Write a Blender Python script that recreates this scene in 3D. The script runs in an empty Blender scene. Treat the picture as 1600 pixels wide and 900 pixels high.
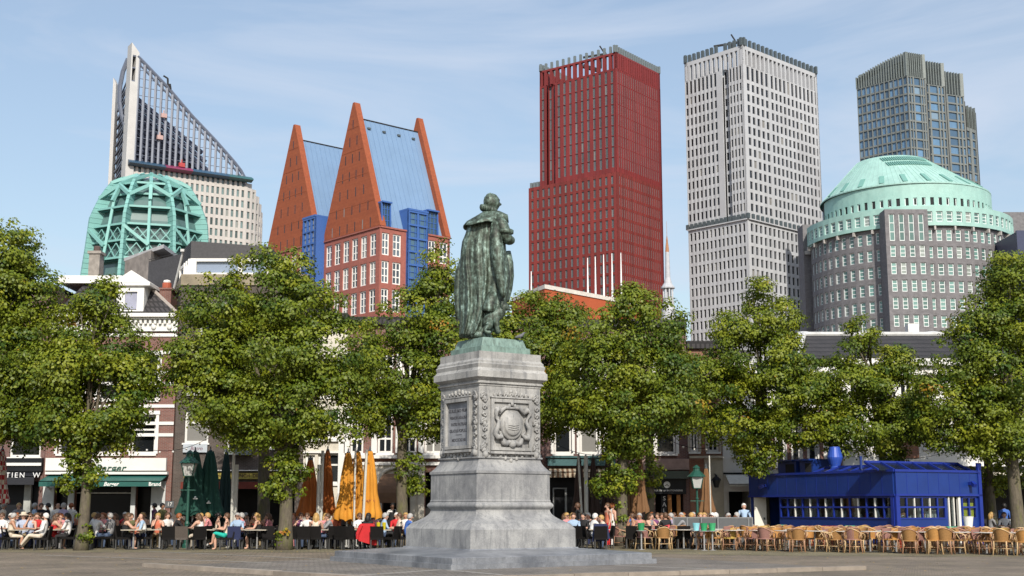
import bpy, math, random
import numpy as np
from mathutils import Vector, Matrix
random.seed(7); RNG = np.random.default_rng(7)
SC = bpy.context.scene; COL = SC.collection
R = math.radians
# ------------------------------------------------------------------ camera model (photo pixels -> metres)
F = 2000.0; TH = math.atan2(342.0, F); EYE = 1.6
cT, sT = math.cos(TH), math.sin(TH)
def zat(py, Y):                       # height seen at image row py at depth Y
    return EYE + Y * math.tan(TH + math.atan((450 - py) / F))
def xat(px, Y, z=EYE):
    return (px - 800) / F * (Y * cT + (z - EYE) * sT)
def at(px, py, Y):
    z = zat(py, Y); return Vector((xat(px, Y, z), Y, z))
def ground(px, py):
    Y = -EYE / math.tan(TH + math.atan((450 - py) / F)); return Vector((xat(px, Y, 0), Y, 0))
def proj(p):
    h = p[2] - EYE; d = p[1] * cT + h * sT
    return 800 + F * p[0] / d, 450 - F * (-p[1] * sT + h * cT) / d
def hit(C, ang, px, z):               # distance along direction ang from C until image column px
    dx, dy = math.cos(R(ang)), math.sin(R(ang)); k = (px - 800) / F
    return (k * (C[1] * cT + (z - EYE) * sT) - C[0]) / (dx - k * dy * cT)
# ------------------------------------------------------------------ node helpers / materials
def nd(nt, t, **kw):
    n = nt.nodes.new(t)
    for k, v in kw.items():
        if k in n.inputs: n.inputs[k].default_value = v
        else: setattr(n, k, v)
    return n
def mat(name, col, rough=.7, var=.18, scale=3.0, metal=0.0, bump=0.0, bscale=40.0, stretch=None, island=0.0, dirt=None, dscale=.6, spec=.5):
    m = bpy.data.materials.new(name); m.use_nodes = True; nt = m.node_tree; L = nt.links
    b = nt.nodes['Principled BSDF']; b.inputs['Roughness'].default_value = rough; b.inputs['Metallic'].default_value = metal
    b.inputs['Specular IOR Level'].default_value = spec
    tc = nd(nt, 'ShaderNodeTexCoord'); mp = nd(nt, 'ShaderNodeMapping')
    if stretch: mp.inputs['Scale'].default_value = stretch
    L.new(tc.outputs['Object'], mp.inputs['Vector'])
    nz = nd(nt, 'ShaderNodeTexNoise', Scale=scale, Detail=6.0, Roughness=.65); L.new(mp.outputs[0], nz.inputs['Vector'])
    cr = nd(nt, 'ShaderNodeMapRange'); cr.inputs['From Min'].default_value = .3; cr.inputs['From Max'].default_value = .7
    cr.inputs['To Min'].default_value = 1 - var; cr.inputs['To Max'].default_value = 1 + var
    L.new(nz.outputs['Fac'], cr.inputs['Value'])
    fac = cr.outputs[0]
    if island:
        g = nd(nt, 'ShaderNodeNewGeometry'); r2 = nd(nt, 'ShaderNodeMapRange')
        r2.inputs['To Min'].default_value = 1 - island; r2.inputs['To Max'].default_value = 1 + island
        L.new(g.outputs['Random Per Island'], r2.inputs['Value'])
        mu = nd(nt, 'ShaderNodeMath', operation='MULTIPLY'); L.new(fac, mu.inputs[0]); L.new(r2.outputs[0], mu.inputs[1]); fac = mu.outputs[0]
    vm = nd(nt, 'ShaderNodeVectorMath', operation='SCALE'); vm.inputs[0].default_value = col[:3]; L.new(fac, vm.inputs['Scale'])
    out = vm.outputs[0]
    if dirt:
        n2 = nd(nt, 'ShaderNodeTexNoise', Scale=dscale, Detail=8.0, Roughness=.7); L.new(mp.outputs[0], n2.inputs['Vector'])
        r3 = nd(nt, 'ShaderNodeMapRange'); r3.inputs['From Min'].default_value = .5; r3.inputs['From Max'].default_value = .72; r3.inputs['To Max'].default_value = .85
        L.new(n2.outputs['Fac'], r3.inputs['Value'])
        mx = nd(nt, 'ShaderNodeMix', data_type='RGBA'); L.new(r3.outputs[0], mx.inputs['Factor']); L.new(out, mx.inputs['A']); mx.inputs['B'].default_value = (*dirt[:3], 1)
        out = mx.outputs['Result']
    L.new(out, b.inputs['Base Color'])
    if bump:
        n3 = nd(nt, 'ShaderNodeTexNoise', Scale=bscale, Detail=4.0); L.new(mp.outputs[0], n3.inputs['Vector'])
        bp = nd(nt, 'ShaderNodeBump', Strength=bump, Distance=.02); L.new(n3.outputs['Fac'], bp.inputs['Height']); L.new(bp.outputs[0], b.inputs['Normal'])
    return m
def brickmat(name, c1, c2, mortar, bw=.22, bh=.065, rough=.85, var=.25, msize=.012, rotz=0.0):
    m = bpy.data.materials.new(name); m.use_nodes = True; nt = m.node_tree; L = nt.links
    b = nt.nodes['Principled BSDF']; b.inputs['Roughness'].default_value = rough
    tc = nd(nt, 'ShaderNodeTexCoord'); sx = nd(nt, 'ShaderNodeSeparateXYZ'); L.new(tc.outputs['Object'], sx.inputs[0])
    ad = nd(nt, 'ShaderNodeMath', operation='ADD'); L.new(sx.outputs[0], ad.inputs[0]); L.new(sx.outputs[1], ad.inputs[1])
    cb = nd(nt, 'ShaderNodeCombineXYZ'); L.new(ad.outputs[0], cb.inputs[0]); L.new(sx.outputs[2], cb.inputs[1])
    br = nd(nt, 'ShaderNodeTexBrick', Scale=1.0); br.inputs['Color1'].default_value = (*c1, 1); br.inputs['Color2'].default_value = (*c2, 1)
    br.inputs['Mortar'].default_value = (*mortar, 1); br.inputs['Brick Width'].default_value = bw; br.inputs['Row Height'].default_value = bh
    br.inputs['Mortar Size'].default_value = msize; L.new(cb.outputs[0], br.inputs['Vector'])
    nz = nd(nt, 'ShaderNodeTexNoise', Scale=1.3, Detail=7.0, Roughness=.7); L.new(tc.outputs['Object'], nz.inputs['Vector'])
    mr = nd(nt, 'ShaderNodeMapRange'); mr.inputs['From Min'].default_value = .3; mr.inputs['From Max'].default_value = .7
    mr.inputs['To Min'].default_value = 1 - var; mr.inputs['To Max'].default_value = 1 + var; L.new(nz.outputs['Fac'], mr.inputs['Value'])
    vm = nd(nt, 'ShaderNodeVectorMath', operation='SCALE'); L.new(br.outputs['Color'], vm.inputs[0]); L.new(mr.outputs[0], vm.inputs['Scale'])
    L.new(vm.outputs[0], b.inputs['Base Color'])
    return m
def glassmat(name, col, rough=.08, var=.5, island=.6, spec=.6, blind=.08, bc=(.30, .29, .27)):
    m = mat(name, col, rough, var=.1, scale=.8, spec=spec); nt = m.node_tree; L = nt.links; b = nt.nodes['Principled BSDF']   # panes differ: some darker, some with blinds down
    g = nd(nt, 'ShaderNodeNewGeometry'); oi = nd(nt, 'ShaderNodeObjectInfo'); ad = nd(nt, 'ShaderNodeMath', operation='ADD'); L.new(g.outputs['Random Per Island'], ad.inputs[0]); L.new(oi.outputs['Random'], ad.inputs[1])
    wn = nd(nt, 'ShaderNodeTexWhiteNoise', noise_dimensions='1D'); L.new(ad.outputs[0], wn.inputs['W'])
    r = nd(nt, 'ShaderNodeMapRange'); r.inputs['To Min'].default_value = 1 - island; r.inputs['To Max'].default_value = 1 + island; L.new(wn.outputs['Value'], r.inputs['Value'])
    src = b.inputs['Base Color'].links[0].from_socket; vm = nd(nt, 'ShaderNodeVectorMath', operation='SCALE'); L.new(src, vm.inputs[0]); L.new(r.outputs[0], vm.inputs['Scale'])
    gt = nd(nt, 'ShaderNodeMath', operation='GREATER_THAN'); gt.inputs[1].default_value = 1 - blind; L.new(wn.outputs['Value'], gt.inputs[0])
    mx = nd(nt, 'ShaderNodeMix', data_type='RGBA'); mu = nd(nt, 'ShaderNodeMath', operation='MULTIPLY'); mu.inputs[1].default_value = .7; L.new(gt.outputs[0], mu.inputs[0]); L.new(mu.outputs[0], mx.inputs['Factor']); L.new(vm.outputs[0], mx.inputs['A']); mx.inputs['B'].default_value = (*bc, 1); L.new(mx.outputs['Result'], b.inputs['Base Color']); return m
# ------------------------------------------------------------------ mesh builder
class Fr:                             # local frame: origin, u along the face, n outwards, z up
    def __init__(s, o, ang, z=0.0):
        s.o = Vector((o[0], o[1], z)); s.u = Vector((math.cos(R(ang)), math.sin(R(ang)), 0)); s.n = Vector((s.u.y, -s.u.x, 0)); s.ang = ang
    def p(s, u, n, z): return s.o + s.u * u + s.n * n + Vector((0, 0, z))
OFF = {}
class MB:
    def __init__(s): s.v = []; s.f = []; s.m = []
    def add(s, vs, fs, m=0):
        b = len(s.v); s.v += [tuple(v) for v in vs]; s.f += [tuple(i + b for i in f) for f in fs]; s.m += [m] * len(fs); return s
    def hexa(s, c, m=0):              # 8 corners: bottom 4 ccw, top 4 ccw
        return s.add(c, [(0, 3, 2, 1), (4, 5, 6, 7), (0, 1, 5, 4), (1, 2, 6, 5), (2, 3, 7, 6), (3, 0, 4, 7)], m)
    def box(s, fr, u0, u1, n0, n1, z0, z1, m=0):
        if u1 < u0: u0, u1 = u1, u0
        if n1 < n0: n0, n1 = n1, n0
        return s.hexa([fr.p(u0, n1, z0), fr.p(u1, n1, z0), fr.p(u1, n0, z0), fr.p(u0, n0, z0), fr.p(u0, n1, z1), fr.p(u1, n1, z1), fr.p(u1, n0, z1), fr.p(u0, n0, z1)], m)
    def cube(s, cx, cy, cz, sx, sy, sz, m=0, ang=0):
        return s.box(Fr((cx, cy), ang), -sx / 2, sx / 2, -sy / 2, sy / 2, cz - sz / 2, cz + sz / 2, m)
    def bar(s, p0, p1, w, d=None, m=0, up=(0, 0, 1)):   # square bar between two points
        p0, p1 = Vector(p0), Vector(p1); d = d or w; t = (p1 - p0).normalized(); up = Vector(up)
        if abs(t.dot(up)) > .98: up = Vector((0, 1, 0)) if abs(t.y) < .9 else Vector((1, 0, 0))
        a = t.cross(up).normalized() * w / 2; b = a.cross(t).normalized() * d / 2
        return s.hexa([p0 - a - b, p0 + a - b, p0 + a + b, p0 - a + b, p1 - a - b, p1 + a - b, p1 + a + b, p1 - a + b], m)
    def tube(s, pts, r, seg=8, m=0, cap=True):
        pts = [Vector(p) for p in pts]; n = len(pts); rs = r if isinstance(r, (list, tuple)) else [r] * n
        b = len(s.v); prev = None
        for i, p in enumerate(pts):
            t = (pts[min(i + 1, n - 1)] - pts[max(i - 1, 0)]).normalized()
            if prev is None:
                up = Vector((0, 0, 1)) if abs(t.z) < .9 else Vector((1, 0, 0)); a = t.cross(up).normalized()
            else:
                a = (prev - t * prev.dot(t)).normalized()
            prev = a; c = t.cross(a)
            for k in range(seg):
                w = 2 * math.pi * k / seg; s.v.append(tuple(p + (a * math.cos(w) + c * math.sin(w)) * rs[i]))
        for i in range(n - 1):
            for k in range(seg):
                s.f.append((b + i * seg + k, b + i * seg + (k + 1) % seg, b + (i + 1) * seg + (k + 1) % seg, b + (i + 1) * seg + k)); s.m.append(m)
        if cap:
            s.f.append(tuple(b + k for k in reversed(range(seg)))); s.m.append(m)
            s.f.append(tuple(b + (n - 1) * seg + k for k in range(seg))); s.m.append(m)
        return s
    def lathe(s, c, prof, seg=24, m=0, sx=1, sy=1, ang=0, a0=0, a1=360, cap=True):
        full = abs(a1 - a0) >= 360; cnt = seg if full else seg + 1; b = len(s.v); ca, sa = math.cos(R(ang)), math.sin(R(ang))
        for r, z in prof:
            for k in range(cnt):
                w = R(a0 + (a1 - a0) * k / seg); x, y = r * sx * math.cos(w), r * sy * math.sin(w)
                s.v.append((c[0] + x * ca - y * sa, c[1] + x * sa + y * ca, c[2] + z))
        for i in range(len(prof) - 1):
            for k in range(seg):
                k2 = (k + 1) % cnt
                s.f.append((b + i * cnt + k, b + i * cnt + k2, b + (i + 1) * cnt + k2, b + (i + 1) * cnt + k)); s.m.append(m)
        if cap and full:
            s.f.append(tuple(b + k for k in reversed(range(cnt)))); s.m.append(m)
            s.f.append(tuple(b + (len(prof) - 1) * cnt + k for k in range(cnt))); s.m.append(m)
        return s
    def prism(s, pts, z0, z1, m=0):   # plan polygon (ccw) extruded; z may be lists
        n = len(pts); z0 = z0 if isinstance(z0, (list, tuple)) else [z0] * n; z1 = z1 if isinstance(z1, (list, tuple)) else [z1] * n
        vs = [(p[0], p[1], z0[i]) for i, p in enumerate(pts)] + [(p[0], p[1], z1[i]) for i, p in enumerate(pts)]
        return s.add(vs, [tuple(reversed(range(n))), tuple(range(n, 2 * n))] + [(i, (i + 1) % n, n + (i + 1) % n, n + i) for i in range(n)], m)
    def slab(s, fr, pts, n0, n1, m=0):  # polygon in (u,z) extruded along n (n1 outside)
        k = len(pts); vs = [fr.p(u, n1, z) for u, z in pts] + [fr.p(u, n0, z) for u, z in pts]
        return s.add(vs, [tuple(range(k)), tuple(reversed(range(k, 2 * k)))] + [(i, k + i, k + (i + 1) % k, (i + 1) % k) for i in range(k)], m)
    def sphere(s, c, rx, ry=None, rz=None, seg=12, ring=8, m=0):
        ry = ry or rx; rz = rz or rx
        return s.lathe((c[0], c[1], c[2]), [(max(1e-4, math.sin(math.pi * i / ring)), -rz * math.cos(math.pi * i / ring)) for i in range(ring + 1)], seg, m, rx, ry)
    def mesh(s, name, mats, off=(0, 0, 0), smooth=False):
        me = bpy.data.meshes.new(name)
        me.from_pydata([(v[0] - off[0], v[1] - off[1], v[2] - off[2]) for v in s.v], [], s.f)
        for mm in (mats if isinstance(mats, (list, tuple)) else [mats]): me.materials.append(mm)
        me.polygons.foreach_set('material_index', s.m)
        if smooth: me.polygons.foreach_set('use_smooth', [True] * len(s.f))
        me.update(); return me
    def build(s, name, mats, parent=None, smooth=False):
        off = OFF.get(parent.name, (0, 0, 0)) if parent else (0, 0, 0)
        o = bpy.data.objects.new(name, s.mesh(name, mats, off, smooth)); COL.objects.link(o)
        if parent: o.parent = parent
        OFF[o.name] = off; return o
class Many:                           # every call makes one part of its own
    def __init__(s, name, mats, parent): s.a = (name, mats, parent)
    def __getattr__(s, op):
        def go(*a, **k): mb = MB(); getattr(mb, op)(*a, **k); return mb.build(*s.a)
        return go
def tag(o, label, cat, group=None, kind=None):
    o['label'] = label; o['category'] = cat
    if group: o['group'] = group
    if kind: o['kind'] = kind
    return o
def thing(name, loc, label, cat, group=None, rz=0):
    o = bpy.data.objects.new(name, None); COL.objects.link(o); o.location = loc; o.rotation_euler = (0, 0, rz); o.empty_display_size = .3
    OFF[o.name] = tuple(loc); return tag(o, label, cat, group)
def solo(mb, name, mats, label, cat, group=None, kind=None, smooth=False):   # thing that is one mesh, origin at its base
    a = np.array(mb.v); c = ((a[:, 0].min() + a[:, 0].max()) / 2, (a[:, 1].min() + a[:, 1].max()) / 2, a[:, 2].min())
    o = bpy.data.objects.new(name, mb.mesh(name, mats, c, smooth)); COL.objects.link(o); o.location = c; OFF[o.name] = c
    return tag(o, label, cat, group, kind)
def copy_tree(o, parent=None):
    c = o.copy(); COL.objects.link(c)
    if parent: c.parent = parent
    for ch in list(o.children): copy_tree(ch, c)
    return c
def text_mesh(body, size, ext=.01, shear=0.0, spacing=1.0, bold=0.0):
    cu = bpy.data.curves.new('lettering', 'FONT'); cu.body = body; cu.size = size; cu.extrude = ext; cu.shear = shear
    cu.space_character = spacing; cu.align_x = 'CENTER'; cu.align_y = 'CENTER'; cu.resolution_u = 3; cu.offset = bold
    o = bpy.data.objects.new('lettering', cu); COL.objects.link(o); dg = bpy.context.evaluated_depsgraph_get(); dg.update()
    me = bpy.data.meshes.new_from_object(o.evaluated_get(dg)); bpy.data.objects.remove(o); bpy.data.curves.remove(cu); return me
def lettering(body, size, p, ang, material, parent, ext=.01, tilt=90, **kw):
    me = text_mesh(body, size, ext, **kw); me.materials.clear(); me.materials.append(material)
    M = Matrix.Translation(Vector(p) - Vector(OFF.get(parent.name, (0, 0, 0)))) @ Matrix.Rotation(R(ang), 4, 'Z') @ Matrix.Rotation(R(tilt), 4, 'X')
    me.transform(M); o = bpy.data.objects.new('lettering', me); COL.objects.link(o); o.parent = parent; OFF[o.name] = OFF.get(parent.name, (0, 0, 0)); return o
# ------------------------------------------------------------------ windows / facades
def view_size(r):
    fr, u0, u1, z0, z1, n = r[:6]; c = fr.p((u0 + u1) / 2, n, (z0 + z1) / 2); d = Vector((c.x, c.y, c.z - EYE)); L = d.length
    px, py = proj(c); face = max(0, -fr.n.dot(d / L))
    if px < -10 or px > 1610 or py > 800 or py < 0: face *= .01
    return (u1 - u0) * (z1 - z0) * face / L ** 2 * (1 if py < 440 else .25)
def win_mb(mb, r, fw, mull, trans, fd=.06, gm=1):
    fr, u0, u1, z0, z1, n = r[:6]
    mb.box(fr, u0, u1, n - .05, n, z0, z1, gm)
    if fw:
        mb.box(fr, u0, u0 + fw, n, n + fd, z0, z1, 0); mb.box(fr, u1 - fw, u1, n, n + fd, z0, z1, 0)
        mb.box(fr, u0 + fw, u1 - fw, n, n + fd, z0, z0 + fw, 0); mb.box(fr, u0 + fw, u1 - fw, n, n + fd, z1 - fw, z1, 0)
        for k in range(1, mull):
            uu = u0 + (u1 - u0) * k / mull; mb.box(fr, uu - fw / 2.2, uu + fw / 2.2, n, n + fd * .8, z0 + fw, z1 - fw, 0)
        for k in range(1, trans):
            zz = z0 + (z1 - z0) * k / trans; mb.box(fr, u0 + fw, u1 - fw, n, n + fd * .7, zz - fw / 2.4, zz + fw / 2.4, 0)
def windows(parent, rects, mats, fw=0, mull=1, trans=1, limit=100, name='window', fd=.06):
    rects = sorted(rects, key=view_size, reverse=True)
    for r in rects[:limit]:
        mb = MB(); win_mb(mb, r, fw, mull, trans, fd); mb.build(name, mats, parent)
    if len(rects) > limit:
        mb = MB()
        for r in rects[limit:]: win_mb(mb, r, fw, mull, trans, fd)
        o = mb.build(name, mats, parent); o['kind'] = 'stuff'
def lattice(mb, fr, W, z0, z1, cols, rows, rects, dep=.5, set_=.12, u0=0.0, m=0):
    """piers between the column openings and spandrels between the rows, set back; openings go to rects"""
    cs = sorted(cols); e = u0; edges = []
    for a, b in cs: edges.append((e, a)); e = b
    edges.append((e, u0 + W))
    for a, b in edges:
        if b - a > 1e-3: mb.box(fr, a, b, -dep, 0, z0, z1, m)
    rs = sorted(rows); e = z0; bands = []
    for a, b in rs: bands.append((e, a)); e = b
    bands.append((e, z1))
    for ca, cb in cs:
        for a, b in bands:
            if b - a > 1e-3: mb.box(fr, ca, cb, -dep, -set_, a, b, m)
        for a, b in rs: rects.append((fr, ca, cb, a, b, -dep + .06))
def even(n, W, frac, u0=0.0, edge=0.0):
    p = (W - 2 * edge) / n; return [(u0 + edge + p * (i + .5 - frac / 2), u0 + edge + p * (i + .5 + frac / 2)) for i in range(n)]
def wall_open(mb, fr, W, z0, z1, ops, th=.3, m=0, u0=0.0):   # wall with rectangular openings (u0,u1,z0,z1)
    us = sorted({u0, u0 + W, *[min(max(o[0], u0), u0 + W) for o in ops], *[min(max(o[1], u0), u0 + W) for o in ops]})
    zs = sorted({z0, z1, *[min(max(o[2], z0), z1) for o in ops], *[min(max(o[3], z0), z1) for o in ops]})
    for j in range(len(zs) - 1):
        zc = (zs[j] + zs[j + 1]) / 2; run = None
        for i in range(len(us) - 1):
            uc = (us[i] + us[i + 1]) / 2; hole = any(o[0] < uc < o[1] and o[2] < zc < o[3] for o in ops)
            if not hole: run = us[i] if run is None else run
            if run is not None and (hole or i == len(us) - 2):
                mb.box(fr, run, us[i] if hole else us[i + 1], -th, 0, zs[j], zs[j + 1], m); run = None
# ------------------------------------------------------------------ camera, light, sky
cam = bpy.data.cameras.new('camera'); co = bpy.data.objects.new('camera', cam); COL.objects.link(co); SC.camera = co
cam.sensor_width = 36; cam.lens = 36 * F / 1600; cam.clip_end = 6000; cam.clip_start = .1
co.location = (0, 0, EYE); co.rotation_euler = (math.pi / 2 + TH, 0, 0)
SUN_AZ, SUN_EL = 11, 36
ts = Vector((math.sin(R(SUN_AZ)) * math.cos(R(SUN_EL)), -math.cos(R(SUN_AZ)) * math.cos(R(SUN_EL)), math.sin(R(SUN_EL))))
sl = bpy.data.lights.new('sun', 'SUN'); sl.energy = 4.8; sl.angle = R(.5); sl.color = (1, .93, .82)
so = bpy.data.objects.new('sun', sl); COL.objects.link(so); so.rotation_euler = (-ts).to_track_quat('-Z', 'Y').to_euler(); so.location = (0, 0, 200)
W = bpy.data.worlds.new('World'); SC.world = W; W.use_nodes = True; nt = W.node_tree; L = nt.links
bg = nt.nodes['Background']; bg.inputs['Strength'].default_value = .15
sky = nd(nt, 'ShaderNodeTexSky', sky_type='NISHITA'); sky.sun_disc = False; sky.sun_elevation = R(SUN_EL); sky.sun_rotation = R(180 - SUN_AZ)
sky.air_density = 1.3; sky.dust_density = 1.6; sky.ozone_density = 2.0; sky.altitude = 10
tc = nd(nt, 'ShaderNodeTexCoord'); mp = nd(nt, 'ShaderNodeMapping'); mp.inputs['Scale'].default_value = (1.2, 1.0, 5.5); mp.inputs['Rotation'].default_value = (0, R(24), R(12))
L.new(tc.outputs['Generated'], mp.inputs['Vector'])
nz = nd(nt, 'ShaderNodeTexNoise', Scale=2.6, Detail=7.0, Roughness=.55, Distortion=.6); L.new(mp.outputs[0], nz.inputs['Vector'])
mr = nd(nt, 'ShaderNodeMapRange'); mr.inputs['From Min'].default_value = .44; mr.inputs['From Max'].default_value = .72; mr.inputs['To Min'].default_value = .24; mr.inputs['To Max'].default_value = .82
L.new(nz.outputs['Fac'], mr.inputs['Value'])
mx = nd(nt, 'ShaderNodeMix', data_type='RGBA'); L.new(mr.outputs[0], mx.inputs['Factor']); L.new(sky.outputs[0], mx.inputs['A']); mx.inputs['B'].default_value = (4.5, 5.0, 5.9, 1)
L.new(mx.outputs['Result'], bg.inputs['Color'])
SC.view_settings.view_transform = 'Standard'; SC.view_settings.look = 'None'; SC.view_settings.exposure = 0; SC.view_settings.gamma = 1
SC.cycles.max_bounces = 6; SC.cycles.transparent_max_bounces = 6; SC.cycles.caustics_reflective = False; SC.cycles.caustics_refractive = False
# ================================================================== SKYLINE TOWERS
def U(fr, px, z): return hit(fr.o, fr.ang, px, z)
def two_faced(pc, top, Y, aR, pl, pr, ztop=None):
    """corner C seen at column pc; left end at pl, right end at pr; returns C, left frame, WL, right frame, WR"""
    z = ztop or zat(top, Y); C = Vector((xat(pc, Y, z), Y, 0)); WR_ = hit(C, aR, pr, z); WL_ = hit(C, aR + 90, pl, z)
    Lp = C + Vector((math.cos(R(aR + 90)), math.sin(R(aR + 90)), 0)) * WL_
    return C, Fr(Lp, aR - 90), WL_, Fr(C, aR), WR_
DARKGLASS = glassmat('tower_dark_glass', (.015, .018, .024), .12, spec=.4, blind=.04)
GREYGLASS = glassmat('tower_grey_glass', (.07, .085, .10), .15)
BLUEGLASS = glassmat('tower_blue_glass', (.05, .09, .16), .06, island=.5)
FIN = mat('zinc_fin', (.075, .095, .105), .5, .2)
CORE = mat('dark_core', (.02, .02, .022), .9)
def pillars(mb, fr, W, n, z, h, w, d, m=0, skip=()):
    for k in range(n + 1):
        if k in skip: continue
        u = W * k / n; mb.box(fr, u - w / 2, u + w / 2, -d - .2, -.2, z, z + h, m)
def crane(parent, fr, u, n, z):
    mb = MB(); p = fr.p(u, n, z); mb.bar(p, p + Vector((0, 0, 5)), .7); mb.bar(p + Vector((-6, 1, 4.2)), p + Vector((2, 0, 5.2)), .6); mb.bar(p + Vector((1.5, 0, 5)), p + Vector((-.3, 0, 8)), .4)
    mb.bar(p + Vector((-1, 2, 0)), p + Vector((-6, 2, 1.5)), 1.2); return mb.build('roof_crane', CORE, parent)

# ---- white tower
def white_tower():
    C, fl, WL, fr, WR = two_faced(1160, 62, 395, 43, 1069, 1276)
    t = thing('office_tower', C, 'white concrete office tower with dark window grid and stub columns along its roof', 'tower')
    WM = mat('white_concrete', (.45, .462, .485), .75, .08, .15, island=.06, dirt=(.38, .38, .395), dscale=.06); mb = MB(); rects = []; Yc = C.y
    zw, zl, zb = zat(70, Yc), zat(100, Yc), zat(341, Yc); pu = (zat(127, Yc) - zat(333, Yc)) / 12; dw = WR
    rows = [(zat(122, Yc), zat(101.5, Yc))] + [(zat(139, Yc) - pu * k, zat(127.5, Yc) - pu * k) for k in range(12)]
    rows = [r for r in rows if r[0] > zb + .3]
    u1, u2, u3 = U(fl, 1120, zl), U(fl, 1127.5, zl), U(fl, 1138, zl)
    colsL = even(8, u1, .6) + even(4, WL - u3, .52, u3)
    b5 = U(fr, 1201, zl); colsR = even(5, b5 - 1.2, .6, 1.2) + even(12, WR - b5 - .6, .6, b5 + .6)
    # left face in two sheets with a slot between them
    lattice(mb, fl, u2, zb, zl, even(8, u1, .6), rows, rects, .4)
    lattice(mb, fl, WL - u3 - .7, zb, zl, even(4, WL - u3 - .7, .6, u3), rows, rects, .4, u0=u3)
    srow = rows; sf = Fr(fl.p(u2, -1.1, 0), fl.ang)
    lattice(mb, sf, u3 - u2, zb, zl, even(2, u3 - u2, .8), srow, rects, .4)
    lattice(mb, fr, WR, zb, zl, colsR, rows, rects, .4)
    plo = (zat(347.5, Yc) - zat(455.5, Yc)) / 6; nlo = int(zb / plo); rlo = [(zat(360, Yc) - plo * k, zat(347.5, Yc) - plo * k) for k in range(nlo)]
    lattice(mb, fl, WL - .6, 0, zb, even(14, WL - 1.2, .58, .3), rlo, rects, .5, .05)
    lattice(mb, fr, WR, 0, zb, even(17, WR - 1, .58, .8), rlo, rects, .5, .05)
    # loggia on all four sides, top beam
    fb = Fr(fr.p(WR, 0, 0), fr.ang + 90); fk = Fr(fb.p(WL, 0, 0), fr.ang + 180)
    for f, w, n in ((fl, WL, 13), (fr, WR, 18), (fb, WL, 13), (fk, WR, 18)):
        mb.box(f, .02, w - .02, -1.2, -.02, zat(76, Yc), zw)
        for k in range(n + 1): mb.box(f, max(.02, w * k / n - .42), min(w - .02, w * k / n + .42), -1.2, -.02, zl, zat(76, Yc))
    mb.box(fb, 0, WL, -1, 0, 0, zl - .01); mb.box(fk, 0, WR - .6, -1, 0, 0, zl - .01)
    mb.box(fl, .6, WL - .6, -WR + 1.2, -3, 0, zl - 1.2, 1)
    mb.build('wall', [WM, CORE], t)
    windows(t, rects, [CORE, DARKGLASS])
    pb = Many('roof_column', FIN, t)
    for f, w, n in ((fl, WL, 13), (fr, WR, 18), (fb, WL, 13), (fk, WR, 18)): pillars(pb, f, w, n, zw, zat(58, Yc) - zw, .95, .8, 0, (8,) if f is fl else ())
    lb = Many('ledge_stub', FIN, t)
    for f, w, n in ((fl, WL, 14), (fr, WR, 17)):
        for k in range(n + 1): u = w * k / n; lb.box(f, u - .55, u + .55, .01, .5, zb, zb + 1.7)
    lb = MB()
    for f, w in ((fl, WL), (fr, WR)): lb.box(f, 0, w, .005, .55, zb - .35, zb)
    lb.build('ledge', WM, t); crane(t, fl, U(fl, 1130, zw), -5, zw - 1)
white_tower()
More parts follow.
